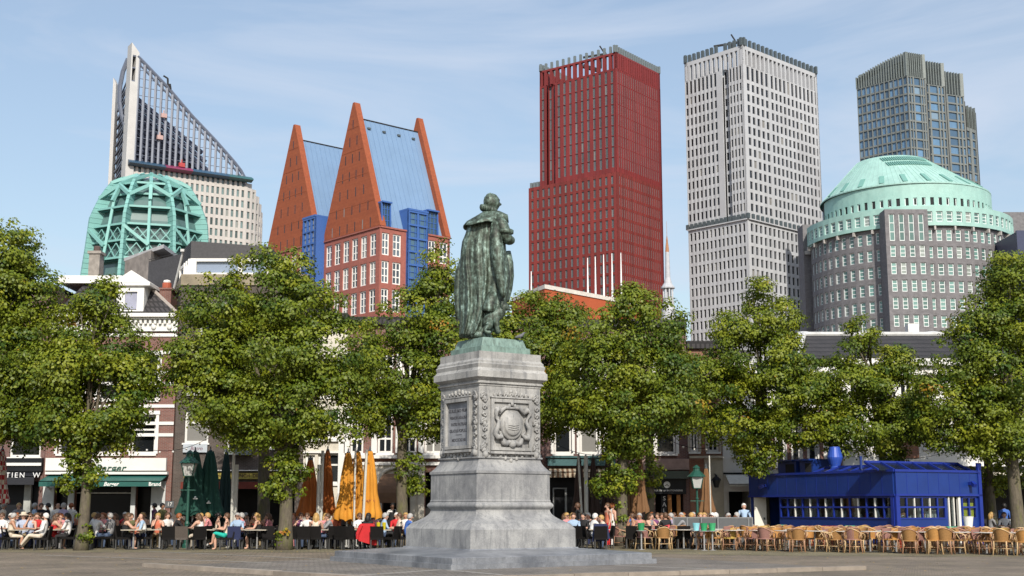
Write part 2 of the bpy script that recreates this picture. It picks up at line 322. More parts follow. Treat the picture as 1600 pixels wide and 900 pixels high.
# ---- red tower
def red_tower():
    C, fl, WL, fr, WR = two_faced(962, 70, 405, 52, 843, 1031)
    t = thing('office_tower', C, 'dark red office tower with a stepped side and grey stubs along its roof', 'tower')
    RM = mat('red_facade', (.185, .022, .022), .7, .15, .12, island=.12, dirt=(.13, .02, .02), dscale=.05); RL = mat('red_spandrel', (.175, .025, .021), .7, .15, .12, island=.2)
    mb = MB(); rects = []; Yc = C.y
    zt, zl, zb = zat(81, Yc), zat(106, Yc), zat(268, Yc); pu = (zat(130, Yc) - zat(262, Yc)) / 8
    rows = [(zat(125, Yc), zat(111, Yc))] + [(zat(142, Yc) - pu * k, zat(131, Yc) - pu * k) for k in range(8)]
    rows = [(a - .5, b + .5) for a, b in rows if a > zb + .4]
    u1, u2 = U(fl, 853, zl), U(fl, 867, zl)
    cb = even(10, WL - u2 - .8, .46, u2 + .3)
    lattice(mb, fl, WL - u2 - .6, zb, zl, cb, rows, rects, .5, u0=u2)
    lattice(mb, fl, u1, zb, zl, even(1, u1, .4), rows, rects, .5)
    sf = Fr(fl.p(u1, -1.3, 0), fl.ang); lattice(mb, sf, u2 - u1, zb, zl, even(2, u2 - u1, .5), rows, rects, .4)
    cr = even(20, WR - .8, .42, .6); lattice(mb, fr, WR, zb, zl, cr, rows, rects, .4)
    # lower, wider block
    u0 = U(fl, 826, zb); f2 = Fr(fl.p(u0, 0, 0), fl.ang); W2 = WL - u0
    plo = (zat(283, Yc) - zat(386, Yc)) / 6; rlo = [(zat(286, Yc) - plo * k, zat(273, Yc) - plo * k) for k in range(int(zb / plo))]
    lattice(mb, f2, W2 - .5, 0, zb, even(15, W2 - 1.4, .44, .4), rlo, rects, .5, .1, m=1)
    lattice(mb, fr, WR, 0, zb, cr, rlo, rects, .4, .1, m=1)
    fb = Fr(fr.p(WR, 0, 0), fr.ang + 90); fk = Fr(fb.p(WL, 0, 0), fr.ang + 180)
    for f, w, n in ((fl, WL, 13), (fr, WR, 20), (fb, WL, 13), (fk, WR, 20)):
        mb.box(f, .02, w - .02, -1.1, -.02, zat(84, Yc), zt)
        for k in range(n + 1): mb.box(f, max(.02, w * k / n - .5), min(w - .02, w * k / n + .5), -1.1, -.02, zl, zat(84, Yc))
    mb.box(fb, 0, W2, -1, 0, 0, zb); mb.box(fb, 0, WL, -1, 0, zb, zl - .01); mb.box(fk, 0, WR - .6, -1, 0, 0, zl - .01)
    mb.box(f2, .02, -u0, -WR + .1, -1, 0, zb)
    mb.box(fl, .6, WL - .6, -WR + 1.2, -3.6, 0, zl - 1, 2)
    mb.build('wall', [RM, RL, CORE], t)
    RW = glassmat('red_tower_glass', (.06, .07, .085), .14, blind=.05)
    windows(t, rects, [mat('alu_mullion', (.17, .19, .20), .5), RW], .16, 2, 1, fd=.12)
    pb = Many('roof_column', mat('pale_zinc', (.15, .18, .19), .5), t)
    for f, w, n in ((fl, WL, 13), (fr, WR, 20), (fb, WL, 13), (fk, WR, 20)): pillars(pb, f, w, n, zt, zat(70, Yc) - zt, .72, .7)
    for k in range(4): u = (k + .3) * -u0 / 3.6; pb.box(f2, u, u + .9, -1, -.2, zb, zb + 1.8)
    crane(t, fl, U(fl, 918, zt), -8, zt - 1)
red_tower()
# ---- brown glass tower with a crown of fins
def fin_tower():
    Yc = 343; zt = zat(130, Yc); C = Vector((xat(1418, Yc, zt), Yc, 0))
    t = thing('office_tower', C, 'tall glass tower with bronze grid and a crown of fins behind the green roof', 'tower')
    BM = mat('bronze_frame', (.165, .18, .175), .5, .15, 2, island=.12); mb = MB(); rects = []; CB = mat('crown_fin', (.165, .19, .185), .5, .2, 2); cm = Many('crown_fin', CB, t); cp = Many('crown_panel', CB, t)
    plan = [C]
    aL = 133; wl = hit(C, aL, 1339, zt); L0 = C + Vector((math.cos(R(aL)), math.sin(R(aL)), 0)) * wl
    # serrated right side: facet, return, facet, return ...
    segs = []; P = C; segs.append((L0, C, 11, BLUEGLASS))
    for px, back, n in ((1447, 4, 4), (1477, 5.5, 4), (1507, 5, 4)):
        ang = 22; w = hit(P, ang, px, zt); Q = P + Vector((math.cos(R(ang)), math.sin(R(ang)), 0)) * w; segs.append((P, Q, n, None)); P = Q + Vector((0, back, 0)); segs.append((Q, P, 2, None))
    w = hit(P, 40, 1524, zt); Q = P + Vector((math.cos(R(40)), math.sin(R(40)), 0)) * w; segs.append((P, Q, 3, None))
    ph = (zat(133, Yc) - zat(248, Yc)) / 8.2; zc = zat(118, Yc); nrow = int(zc / ph)
    rows = [(zc - ph * (k + 1) + .24, zc - ph * k - .24) for k in range(nrow)]
    ztop = zat(86, Yc)
    for i, (a, b, n, g) in enumerate(segs):
        d = b - a; ang = math.degrees(math.atan2(d.y, d.x)); f = Fr(a, ang); w = d.length
        fr_ = .85 if i == 0 else .58; zz = zc if i < 7 else zc - 7
        rr = [r for r in rows if r[1] < zz]
        cols = even(n, w, fr_)
        if i in (1, 3, 5): cols = [(w * .06, w * .15), (w * .2, w * .29), (w * .36, w * .68), (w * .73, w * .81), (w * .87, w * .95)]
        lattice(mb, f, w, 0, zz, cols, rr, rects, .45, .08)
        top = ztop if i < 7 else ztop - 7; nf = 20 if i == 0 else (9 if i < 7 and w > 4 else 5)
        for k in range(nf + 1):
            u = w * k / nf; zz2 = top - (0 if i else 3.5 * (1 - k / nf) ** 1.6)
            cm.slab(Fr(f.p(u - .22, 0, 0), ang), [(0, zz), (.26, zz), (.26, zz2 + 1), (0, zz2 + 1)], -1.0, 0)
            if k < nf and i % 2 == 1 or i == 0 and k < nf: cp.box(f, u + .15, u + w / nf - .1, -1.6, -1.2, zz + 4.5, zz2 - .8)
    poly = [s[0] for s in segs] + [segs[-1][1]]; back = [Vector((poly[-1].x + 4, poly[-1].y + 22, 0)), Vector((L0.x + 14, L0.y + 30, 0))]
    inner = [Vector((p.x + .8, p.y + 1.6, 0)) for p in poly] + back
    mb.prism(inner, 0, zc - 1, 1)
    mb.build('wall', [BM, CORE], t); 
    windows(t, rects, [CORE, glassmat('fin_tower_glass', (.085, .165, .27), .06, island=.5, spec=.9, blind=.05, bc=(.2, .27, .33))])
fin_tower()
# ---- twin gabled brick building
def gabled(dx, dy, label, bay):
    C0, fl, WL, fr, WR = two_faced(594, 352, 318, 41, 506, 703)
    o = Vector((dx, dy, 0)); C = C0 + o; fl = Fr(fl.o + o, fl.ang); fr = Fr(fr.o + o, fr.ang); ze = zat(352, 318); za = zat(160.5, 328)
    t = thing('office_building', C, label, 'building'); Yc = 318
    BR = brickmat('orange_brick', (.30, .078, .030), (.27, .066, .026), (.27, .078, .036), .9, .3, var=.16); BP = brickmat('pink_brick', (.33, .11, .085), (.29, .095, .075), (.30, .12, .09), .9, .3, var=.14)
    WF = mat('white_frame', (.78, .77, .74), .5, .05); RB = mat('blue_roof', (.17, .27, .42), .45, .05, .25, metal=.0, spec=.5)
    wall = MB(); rects = []
    pr = [(362, 397), (406, 441), (449.5, 485)] + [(493 + 43.5 * k, 529 + 43.5 * k) for k in range(6)]
    rows = [(zat(b, Yc), zat(a, Yc)) for a, b in pr if zat(b, Yc) > 1]
    lattice(wall, fl, WL - .6, 0, ze, even(6, WL - 1.6, .7, .5), rows, rects, .5, .02)
    zz = ze - 3; cols = [(U(fr, a + 0 if not dx else a, zz) if False else hit(C0, fr.ang, a, zz), hit(C0, fr.ang, b, zz)) for a, b in ((597, 608.5), (614, 627), (669.5, 681), (687, 700))]
    lattice(wall, fr, WR, 0, ze, cols, rows, rects, .5, .02)
    fb = Fr(fr.p(WR, 0, 0), fr.ang + 90); wall.box(fb, 0, WL, -.6, 0, 0, ze); wall.box(Fr(fb.p(WL, 0, 0), fr.ang + 180), 0, WR - .6, -.6, 0, 0, ze - .02)
    wall.box(fl, .7, WL - .7, -WR + .8, -1.2, 0, ze - .5, 1)
    wall.build('wall', [BP, CORE], t); windows(t, rects, [WF, glassmat('gable_glass', (.08, .10, .12), .08)], .32, 2, 3, fd=.15)
    hw = WL / 2; mid = WL / 2
    gp = [(-.25, ze + .02), (WL + .25, ze + .02), (mid + .38, za), (mid - .38, za)]
    g = MB(); g.slab(fl, gp, -1.7, .12); gm = g.build('gable', BR, t)
    g = MB(); g.slab(fl, gp, -WR - .1, -WR + 1.6); g.build('gable', BR, t)
    cs = MB()
    for q in (.20, .42, .62, .80):          # thin string courses across the gable
        z = ze + (za - ze) * q; h = hw * (1 - q) - .1; cs.box(fl, mid - h, mid + h, .125, .17, z, z + .16)
    cs.build('string_courses', BR, gm)
    sl = Many('slit_window', DARKGLASS, t)
    for r in range(7):                       # slit windows, more of them in the lower rows
        z = za - (za - ze) * (.17 + .131 * r); n = (1, 2, 3, 4, 4, 5, 6)[r] if r < 7 else 6; half = hw * (z - ze) / (za - ze); half = hw - half
        for k in range(n):
            u = mid + (k - (n - 1) / 2) * (min(half * 1.7 / max(n, 1), 3.7)) + .3 * (r % 2)
            sl.box(fl, u - .17, u + .17, .1, .14, z - 1.3, z + 1.2)
    zr = za - 4.2; rf = MB()                 # roof between the gables, lower than them
    e = 1.3
    rf.slab(fl, [(e, ze), (WL - e, ze), (mid + .3, zr), (mid - .3, zr)], -WR + 1.6, -1.7)
    rf.box(fl, mid - .5, mid + .5, -WR + 1.6, -1.7, zr - .05, zr + .22, 1)
    for k in range(1, 12):                  # standing seams
        u = 1.8 + (WR - 3.6) * k / 12; a_ = fr.p(u, -e + .02, ze); b_ = fr.p(u, -(hw - .32), zr); rf.bar(a_, b_, .1, .16)
    roof = rf.build('roof', [RB, CORE], t)
    if not dx:
        for k in range(4):
            vmb = MB(); u = 4 + 4.9 * k; f = fr.p(u, 0, 0); frac = .92; q = fr.p(u, -(e + (hw - e - .3) * frac), ze + (zr - ze) * frac)
            vmb.cube(q.x, q.y, q.z, .9, .9, .5, 0, fr.ang); vmb.build('roof_vent', FIN, roof)
    BF = mat('blue_frame', (.045, .12, .36), .5, .12); BG = glassmat('bay_glass', (.05, .10, .15), .06)
    def baybox(f, u0, u1, z1, n1, nc, nm, z0=0.0):
        b = MB(); b.box(f, u0, u1, -6, n1 - .25, z0, z1, 1); b.box(f, u0 - .3, u1 + .3, -9, n1 + .25, z1, z1 + .5)
        for k in range(nc + 1): u = u0 + (u1 - u0) * k / nc; b.box(f, u - .28, u + .28, n1 - .25, n1 + .1, z0, z1)
        for k in range(nc * 2): u = u0 + (u1 - u0) * (k + .5) / nc / 2; b.box(f, u - .08, u + .08, n1 - .25, n1 - .1, z0, z1)
        k = z1
        while k > z0: b.box(f, u0 - .1, u1 + .1, n1 - .25, n1 + .16, k - .5, k - .02); b.box(f, u0, u1, n1 - .25, n1 - .08, k - 2.2, k - 2.05); k -= 3.5
        b.box(f, u0 - .28, u0, -6, n1 + .1, z0, z1); b.box(f, u1, u1 + .28, -6, n1 + .1, z0, z1)
        return b.build(nm, [BF, BG], t)
    z1 = zat(321, 318)
    baybox(fr, hit(C0, fr.ang, 636, zz), hit(C0, fr.ang, 665, zz), z1, .6, 2, 'glass_bay')
    for a, b, tp in ((597, 612, 323), (668, 686, 331)):
        d = MB(); u0, u1 = hit(C0, fr.ang, a, zz), hit(C0, fr.ang, b, zz); z0, z2 = ze + .2, ze + 6.2
        d.slab(Fr(fr.p(u0, 0, 0), fr.ang + 90), [(.2, z0), (e + 4, z0), (e + 4, z2), (.5, z2)], 0, .35); d.slab(Fr(fr.p(u1, 0, 0), fr.ang + 90), [(.2, z0), (e + 4, z0), (e + 4, z2), (.5, z2)], -.35, 0)
        d.box(fr, u0, u1, -e - 5, .1, z2, z2 + .4); d.box(fr, u0, u1, -e - 4, -.8, z0, z2, 1)
        for k in range(1, 3): d.box(fr, u0 + (u1 - u0) * k / 3 - .1, u0 + (u1 - u0) * k / 3 + .1, -.8, -.65, z0, z2)
        for k in range(1, 4): d.box(fr, u0, u1, -.8, -.67, z0 + (z2 - z0) * k / 4 - .08, z0 + (z2 - z0) * k / 4 + .08)
        d.build('dormer', [BF, BG], t)
    c = MB(); c.box(fl, -.1, WL + .02, .02, .3, ze - .5, ze - .1); c.box(fr, -.02, WR, .02, .3, ze - .5, ze - .1); c.build('cornice', BP, t)
    if bay: baybox(fl, WL - 4.2, WL + 1.6, zat(337, 335), 1.6, 3, 'glass_bay')
gabled(0, 0, 'nearer brick building with a steep blue roof between two pointed gables', False)
q0, q1 = at(551, 163, 324), at(457, 197, 344); gabled(q1.x - q0.x, q1.y - q0.y, 'farther brick building with pointed gable and blue roof, behind its taller twin', True)
# ---- round building with green copper roof
def drum_building():
    Yc = 268; Rr = 20.6; c = Vector((xat(1424, Yc, 40), Yc, 0)); near = Yc - Rr
    t = thing('office_building', c, 'round dark brick office building with stepped green copper roof', 'building')
    BK = brickmat('purple_brick', (.178, .172, .182), (.148, .142, .152), (.165, .16, .166), .6, .2, var=.22); GC = mat('green_copper', (.31, .50, .455), .6, .12, .5, dirt=(.24, .43, .39), dscale=.12)
    WF = mat('pale_frame', (.70, .74, .74), .5, .05); GG = glassmat('green_glass', (.13, .24, .22), .08, island=.4); wall = MB(); rects = []
    N = 66; st = 360 / N
    zb = zat(353, near); ph = (zat(385, near) - zat(466, near)) / 3; rows = [(zat(403, near) - ph * k + ph, zat(384.5, near) - ph * k + ph) for k in range(0, int(zb / ph))]
    rows = [r for r in rows if r[1] < zb - .2 and r[0] > .3]
    def ring(mb, rad, z0, z1, rws, frac, m=0, a0=150, a1=390, dep=.35):
        for k in range(N):
            aa = 180 + st * k
            if not (a0 < aa < a1): continue
            p0 = c + Vector((math.cos(R(aa)), math.sin(R(aa)), 0)) * rad; p1 = c + Vector((math.cos(R(aa + st)), math.sin(R(aa + st)), 0)) * rad
            d = p1 - p0; f = Fr(p0, math.degrees(math.atan2(d.y, d.x))); w = d.length
            if rws: lattice(mb, f, w, z0, z1, [(w * (1 - frac) / 2, w * (1 + frac) / 2)], rws, rects, dep, .0, m=m)
            else: mb.box(f, 0, w, -dep, 0, z0, z1, m)
    ring(wall, Rr, 0, zb, rows, .6); wall.lathe((c.x, c.y, 0), [(Rr - .5, 0), (Rr - .5, zb - .1)], 48, 2)
    # projecting flat bay
    ub, ue = xat(1385.5, near - 1.2, 50), xat(1453, near - 1.2, 50); f = Fr((ub, near - 1.2), 0); w = ue - ub; zt = zat(327, near - 1.2)
    tall = [(zat(378, near), zat(336, near))]; low = [r for r in rows if r[1] < tall[0][0]]
    lattice(wall, f, w, 0, zt, even(4, w, .58, 0, .4), tall + low, rects, .35, .0); wall.box(f, .02, w - .02, -6, -.42, 0, zt - .02)
    wall.build('wall', [BK, GC, CORE], t)
    top = MB(); cr = len(rects); z1 = zat(321, near - .8)
    ring(top, Rr + .7, zb, z1, [(zat(347, near), zat(331, near))], .62, 0); top.lathe((c.x, c.y, 0), [(Rr - .3, zb + .1), (Rr + .2, z1 - .1), (Rr - 3, z1)], 48, 0)
    R2 = 17.4; n2 = Yc - R2; z2 = zat(286, n2)
    ring(top, R2, z1 - .5, z2, [(zat(320, n2), zat(308, n2))], .45, 0); top.lathe((c.x, c.y, 0), [(R2 - .2, z1), (R2 - .2, z2 + .05)], 48, 1)
    top.build('parapet', [GC, CORE], t)
    R3 = 7.4; z3 = zat(243, Yc - 7); rf = MB(); B0 = Vector((c.x - .2, c.y, z2 + .25)); T0 = Vector((c.x - 2.7, c.y, z3)); cone = lambda aa, q: (B0 + Vector((math.cos(aa), math.sin(aa), 0)) * (R2 + .2)).lerp(T0 + Vector((math.cos(aa), math.sin(aa), 0)) * R3, q)
    rings = [[cone(6.28318 * k / 96, 0) - Vector((0, 0, .25)) for k in range(96)], [cone(6.28318 * k / 96, 0) for k in range(96)], [cone(6.28318 * k / 96, 1) for k in range(96)]]; rf.add(sum(rings, []), [(i * 96 + k, i * 96 + (k + 1) % 96, i * 96 + 96 + (k + 1) % 96, i * 96 + 96 + k) for i in range(2) for k in range(96)] + [tuple(range(192, 288))]); roof = rf.build('roof', GC, t)
    sm = MB()                                 # standing seams
    for k in range(96):
        aa = R(180 + 360 * k / 96)
        if math.sin(aa) > .3: continue
        sm.bar(cone(aa, 0), cone(aa, 1), .09)
    sm.build('seams', GC, roof)
    DG = mat('dull_copper', (.15, .33, .29), .6, .1)
    for k in range(11):
        aa = R(270 + (k - 5) * 15.5); d = Vector((math.cos(aa), math.sin(aa), 0)); o = Vector((c.x - .4, c.y, 0))
        rp = lambda q: cone(aa, q)
        hb = MB(); hb.bar(rp(.03) + Vector((0, 0, .08)), rp(.27) + Vector((0, 0, .08)), 1.0, .2); hb.build('hatch', DG, roof)
    for fa, fb in ((.62, .74), (.80, .92)):
        o = Vector((c.x - .4, c.y, 0))
        gb = MB()
        for k in range(22):
            x = -4.4 + 8.8 * k / 21; ra, rb_ = R2 + .2 + (R3 - R2 - .2) * fa, R2 + .2 + (R3 - R2 - .2) * fb
            A_, B_ = B0.lerp(T0, fa), B0.lerp(T0, fb); gb.bar(A_ + Vector((x, -math.sqrt(ra * ra - x * x) - .05, .1)), B_ + Vector((x, -math.sqrt(max(rb_ * rb_ - x * x, .1)) - .05, .1)), .27, .2)
        gb.build('grille', DG, roof)
    cb = Many('corbel', mat('stone_corbel', (.4, .38, .36), .8), t)
    for k in range(N // 2):
        aa = R(180 + st * 2 * k); d = Vector((math.cos(aa), math.sin(aa), 0)); p = c + d * (Rr + .2); cb.cube(p.x, p.y, zb - .5, 1.2, .35, .8, 0, math.degrees(aa))
    windows(t, rects, [WF, GG], .16, 1, 3, fd=.08)
    e = MB(); pe = at(1570, 333, 272); e.cube(pe.x + 1.6, 274, pe.z / 2, 4.6, 6, pe.z); e.build('side_wing', BK, t)
    pe = at(1259, 350, 272); e = MB(); e.cube(pe.x + 1.1, 275, pe.z / 2, 3.4, 5, pe.z); e.build('side_wing', BK, t)
drum_building()
# ---- blue-edged block at the right border
def blue_block():
    p = at(1588, 360, 240); t = thing('office_block', (p.x + 8, 246, 0), 'dark blue office block cut off by the right edge, beside the round building', 'building')
    mb = MB(); rects = []; f = Fr((p.x, 240), 0); rows = [(k * 3.6 + .5, k * 3.6 + 3.0) for k in range(int(p.z / 3.6))]; lattice(mb, f, 16, 0, p.z, even(5, 16, .7, 0, 1.4), rows, rects, .5, .1); mb.box(f, .3, 15.8, -14, -.6, 0, p.z - .1)
    mb.build('wall', mat('navy_panel', (.02, .03, .08), .4), t); windows(t, rects, [CORE, BLUEGLASS])
blue_block()
# ---- green glass dome with ribs
def ribbed_dome():
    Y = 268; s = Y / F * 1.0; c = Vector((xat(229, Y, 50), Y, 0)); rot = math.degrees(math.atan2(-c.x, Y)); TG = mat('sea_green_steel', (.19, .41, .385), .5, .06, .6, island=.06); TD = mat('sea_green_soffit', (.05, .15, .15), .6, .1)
    t = thing('office_building', c, 'sea green glass dome with projecting ribs and ring decks', 'building')
    prof = [(792, 104), (600, 104), (438, 103), (400, 99), (378, 97), (354, 95), (338, 89), (322, 82), (306, 73), (291, 62), (283, 46), (277, 22), (272, 3)]
    P = [(r * s * 1.02, zat(y, Y)) for y, r in prof]; P[0] = (P[0][0], 0)
    def rad(z):
        for (r0, z0), (r1, z1) in zip(P, P[1:]):
            if z0 <= z <= z1: return r0 + (r1 - r0) * (z - z0) / (z1 - z0)
        return 0.1
    core = MB(); core.lathe((c.x, c.y, 0), [(r * .82, z - (0 if i < 2 else .8)) for i, (r, z) in enumerate(P)], 8, 0, ang=22.5 + rot); core.build('glass_core', glassmat('sea_green_glass', (.18, .33, .32), .12, spec=.8, blind=0), t)
    for k in range(8):                        # ribs: deep louvred fins
        a = R(22.5 + 45 * k + rot); d = Vector((math.cos(a), math.sin(a), 0)); tn = Vector((-d.y, d.x, 0)); rib = MB()
        zs = [0, P[1][1]] + list(np.linspace(zat(470, Y), P[-2][1], 26))
        for z0, z1 in zip(zs, zs[1:]):
            r0, r1 = rad(z0 + .01), rad(z1 - .01); i0, i1 = r0 * .66, r1 * .66; h = .5 if z0 > 30 else 2
            for sgn, w in ((0, .35), ):
                pts = [c + d * i0 - tn * w + Vector((0, 0, z0)), c + d * r0 - tn * w + Vector((0, 0, z0)), c + d * r0 + tn * w + Vector((0, 0, z0)), c + d * i0 + tn * w + Vector((0, 0, z0))]
                g = (z1 - z0) * .05; pt2 = [c + d * i1 - tn * w * .9 + Vector((0, 0, z1 - g)), c + d * r1 - tn * w * .9 + Vector((0, 0, z1 - g)), c + d * r1 + tn * w * .9 + Vector((0, 0, z1 - g)), c + d * i1 + tn * w * .9 + Vector((0, 0, z1 - g))]
                rib.hexa(pts + pt2)
        rib.build('rib', TG, t)
    for y, fr_ in ((300, .9), (318, .86), (341, .95), (368, .93), (393, .93), (420, .94)):
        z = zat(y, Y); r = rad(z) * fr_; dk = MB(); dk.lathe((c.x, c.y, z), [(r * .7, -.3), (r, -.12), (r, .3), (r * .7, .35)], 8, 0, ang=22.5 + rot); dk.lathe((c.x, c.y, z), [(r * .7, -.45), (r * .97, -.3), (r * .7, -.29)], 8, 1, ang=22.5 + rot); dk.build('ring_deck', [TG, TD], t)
    br = MB()
    rp = lambda k, y, f=.985: c + Vector((math.cos(R(22.5 + 45 * k + rot)), math.sin(R(22.5 + 45 * k + rot)), 0)) * rad(zat(y, Y)) * f + Vector((0, 0, zat(y, Y)))
    for k in range(4, 9):
        a, b = k - .0, k + 1
        mid = lambda y, f=.93: (rp(k, y) + rp(k + 1, y)) / 2
        m2 = lambda y: (rp(k, y) + rp(k + 1, y)) / 2
        br.bar(mid(276), mid(300), .7); br.bar(mid(300), mid(330), .7); br.bar(mid(280), rp(k, 296), .6); br.bar(mid(280), rp(k + 1, 296), .6)
        br.bar(mid(303), rp(k, 322), .7); br.bar(mid(303), rp(k + 1, 322), .7)
        br.bar(mid(318) * 1, mid(440), .55)
        for y0, y1 in ((372, 392), (396, 418)):
            n = 4
            for j in range(n):
                A = lambda q, y: rp(k, y, .9) * (1 - q) + rp(k + 1, y, .9) * q
                br.bar(A(j / n, y0), A((j + 1) / n, y1), .17); br.bar(A(j / n, y1), A((j + 1) / n, y0), .17)
        br.bar(rp(k, 372), (rp(k, 400) + rp(k + 1, 400)) / 2, .6)
    br.build('braces', TG, t)
ribbed_dome()
# ---- tower with the glass sail
def sail_tower():
    Y0 = 379; ang = 33; z0 = zat(254, Y0); P = Vector((xat(203, Y0, z0), Y0, 0)); f = Fr(P, ang)
    t = thing('office_tower', P, 'pale office tower with a tall steel lattice sail and white mast', 'tower')
    WM = mat('pale_panel', (.50, .475, .45), .7, .06, 1, island=.05); ST = mat('sail_steel', (.12, .14, .19), .45, .2); wall = MB(); rects = []
    W1 = U(f, 386, z0); ph = (zat(300, Y0) - zat(368, Y0)) / 4; rows = [(z0 - 2.6 - ph * k, z0 - .6 - ph * k) for k in range(int(z0 / ph) - 1)]
    rows = [(a, a + 2.3) for a, b in rows]
    lattice(wall, f, W1, 0, z0, even(22, W1 - 1, .52, .6), rows, rects, .5, .1)
    p = f.p(W1, 0, 0); a = ang; zt = z0; step = 1.9
    for k in range(9):                        # rounded, falling right end
        a += 11; ff = Fr(p, a); zt2 = z0 - 1.2 - 1.5 * k - (k * k) * .12; lattice(wall, ff, step, 0, zt2, [(.45, step - .45)], [r for r in rows if r[1] < zt2 - .4], rects, .5, .1); p = ff.p(step, 0, 0)
    fb = Fr(p, 180 + ang); wall.box(fb, 0, W1 + 4, -.5, 0, 0, z0 - 16)
    wall.prism([f.p(.3, -1, 0), f.p(W1, -1, 0), f.p(W1 + 4, -8, 0), f.p(W1, -15, 0), f.p(.3, -15, 0)], 0, z0 - 14, 1); wall.box(f, .3, W1 - 2, -14, -1, z0 - 15, z0 - .3, 1)
    wall.build('wall', [WM, CORE], t); windows(t, rects, [CORE, glassmat('sail_glass', (.12, .17, .17), .1)])
    m = MB(); w = 2.5; zt = zat(68, Y0)      # main mast with a slot
    ua, ub = U(f, 203, zat(150, Y0)) - .3, U(f, 214, zat(150, Y0)); zs0, zs1 = zat(128, Y0), zat(87, Y0)
    m.box(f, ua, ub, -4, .4, 0, zs0); m.box(f, ua, ua + .45, -4, .4, zs0, zs1); m.box(f, ua + 1.5, ub, -4, .4, zs0, zs1)
    m.slab(f, [(ua, zs1), (ub, zs1), (ub, zat(82, Y0)), (ua, zt)], -4, .4); m.box(f, ua + .45, ua + 1.5, -3.2, -2.4, zs0, zs1, 1)
    for z in (zs0, (zs0 + zs1) / 2, zs1 - .4): m.box(f, ua + .45, ua + 1.5, -2.4, .3, z, z + .4, 1)
    m.build('mast', [mat('white_mast', (.50, .495, .485), .6, .08, .4), ST], t)
    Y2 = 392; q = at(181, 121, Y2); m2 = MB(); z2b = 0
    m2.hexa([(q.x - .2, Y2, 0), (q.x + 1.3, Y2, 0), (q.x + 1.3, Y2 + 3, 0), (q.x - .2, Y2 + 3, 0), (q.x - .8, Y2, q.z), (q.x + .2, Y2, q.z - 2), (q.x + .2, Y2 + 3, q.z - 2), (q.x - .8, Y2 + 3, q.z)]); m2.build('mast', mat('white_mast_slim', (.48, .47, .46), .6), t)
    link = MB()
    for k in range(16): zz = z0 - 20 + k * 2.9; a0 = Vector((q.x + .8, Y2 + 1, zz)); a1 = f.p(ua + .2, -3, zz + 1.0); link.bar(a0, a1, .5); link.bar(a0, a1 + Vector((0, 0, 2.6)), .4)
    arc = [at(x, y, Y0 + 5) for x, y in ((200, 92), (192, 112), (187.5, 135), (187, 160), (190, 180), (195, 195), (197, 208))]; link.tube(arc, .7, 6); link.box(f, ua - 3.2, ua + .2, -8, -3, 0, z0 - 16); link.build('link_frame', ST, t)
    fn = Fr(f.p(ub, .05, 0), ang)
    def fu(px, py): z = zat(py, Y0); u = U(fn, px, z); Yp = fn.p(u, 0, 0).y; return u, zat(py, Yp)
    crv = [fu(x, y) for x, y in ((215, 88), (224, 97), (240, 114), (262, 137), (282, 161), (300, 182), (318, 201), (335, 219), (350, 236), (364, 252), (375, 266), (383, 281))]
    s = MB(); sx = [c_[0] for c_ in crv]; sz = [c_[1] for c_ in crv]
    s.tube([fn.p(u, 0, z) for u, z in crv], .55, 6); s.tube([fn.p(u, -.2, z - 1.9) for u, z in crv], .3, 6)
    for i in range(40): u = sx[0] + (sx[-1] - sx[0]) * i / 40; z = np.interp(u, sx, sz); s.bar(fn.p(u, 0, z), fn.p(u + .4, 0, np.interp(u + .4, sx, sz) - 1.9), .22)
    s.build('sail_edge', ST, t); s = Many('sail_post', mat('sail_post', (.22, .24, .29), .45, .1), t)
    n = 20
    for i in range(n): u = sx[0] + .3 + (sx[-1] - sx[0]) * (i + .2) / n; z = np.interp(u, sx, sz); s.bar(fn.p(u, 0, z0), fn.p(u, 0, z - .4), .62, .9)
    s = MB()
    for z in np.arange(z0 + 3, sz[0], 2.7):
        ue = np.interp(-z, [-v for v in sz], sx)
        if ue - sx[0] > .6: s.bar(fn.p(sx[0], -.6, z), fn.p(ue, -.6, z), .16)
    s.build('sail_rails', ST, t)
    st = MB(); fs = Fr(fn.p(0, -7, 0), ang); q0, q1 = (0.2, zat(146, Y0 + 6)), (U(fs, 318, z0 + 18), zat(232, Y0 + 14)); k = 0
    while True:                              # dark stepped roof seen through the sail
        dz = -1.75 * k
        if q0[1] + dz < z0 + 1.5: break
        e1 = (q1[0] + 1.3 * k, q1[1] + dz - 1.0 * k); e1 = (min(e1[0], W1 - 6), max(e1[1], z0 + .5))
        a_, b_ = fs.p(q0[0], -.35 * k, q0[1] + dz), fs.p(e1[0], -.35 * k, e1[1]); st.bar(a_, b_, 1.0, 1.15); k += 1
    st.prism([fs.p(.5, -14, 0), fs.p(W1 - 8, -14, 0), fs.p(W1 - 8, -9, 0), fs.p(.5, -9, 0)], z0 - 1, [zat(165, Y0 + 8), z0 + 3, z0 + 3, zat(165, Y0 + 8)], 1)
    st.build('stepped_roof', [mat('blue_slate', (.085, .10, .16), .5, .3, 1.2), CORE], t)
    bn = [(199, 266, 'banner', (.02, .06, .11)), (254, 298, 'banner', (.20, .03, .085)), (298, 355, 'banner', (.025, .075, .14)), (355, 391, 'banner', (.03, .11, .12))]
    ends = [fu(x, 257)[0] for x in (199, 256, 298, 355, 392)]
    for i, (_, _, nm, cc) in enumerate(bn):
        b = MB(); b.hexa([fn.p(ends[i], 2.4, z0 - .5), fn.p(ends[i + 1], 2.4, z0 - .5), fn.p(ends[i + 1], .5, z0 - 1.1), fn.p(ends[i], .5, z0 - 1.1), fn.p(ends[i], 2.3, z0 - .1), fn.p(ends[i + 1], 2.3, z0 - .1), fn.p(ends[i + 1], .5, z0 + .8), fn.p(ends[i], .5, z0 + .8)])
        b.build('canopy', mat('canopy_sheet', cc, .4, .1), t)
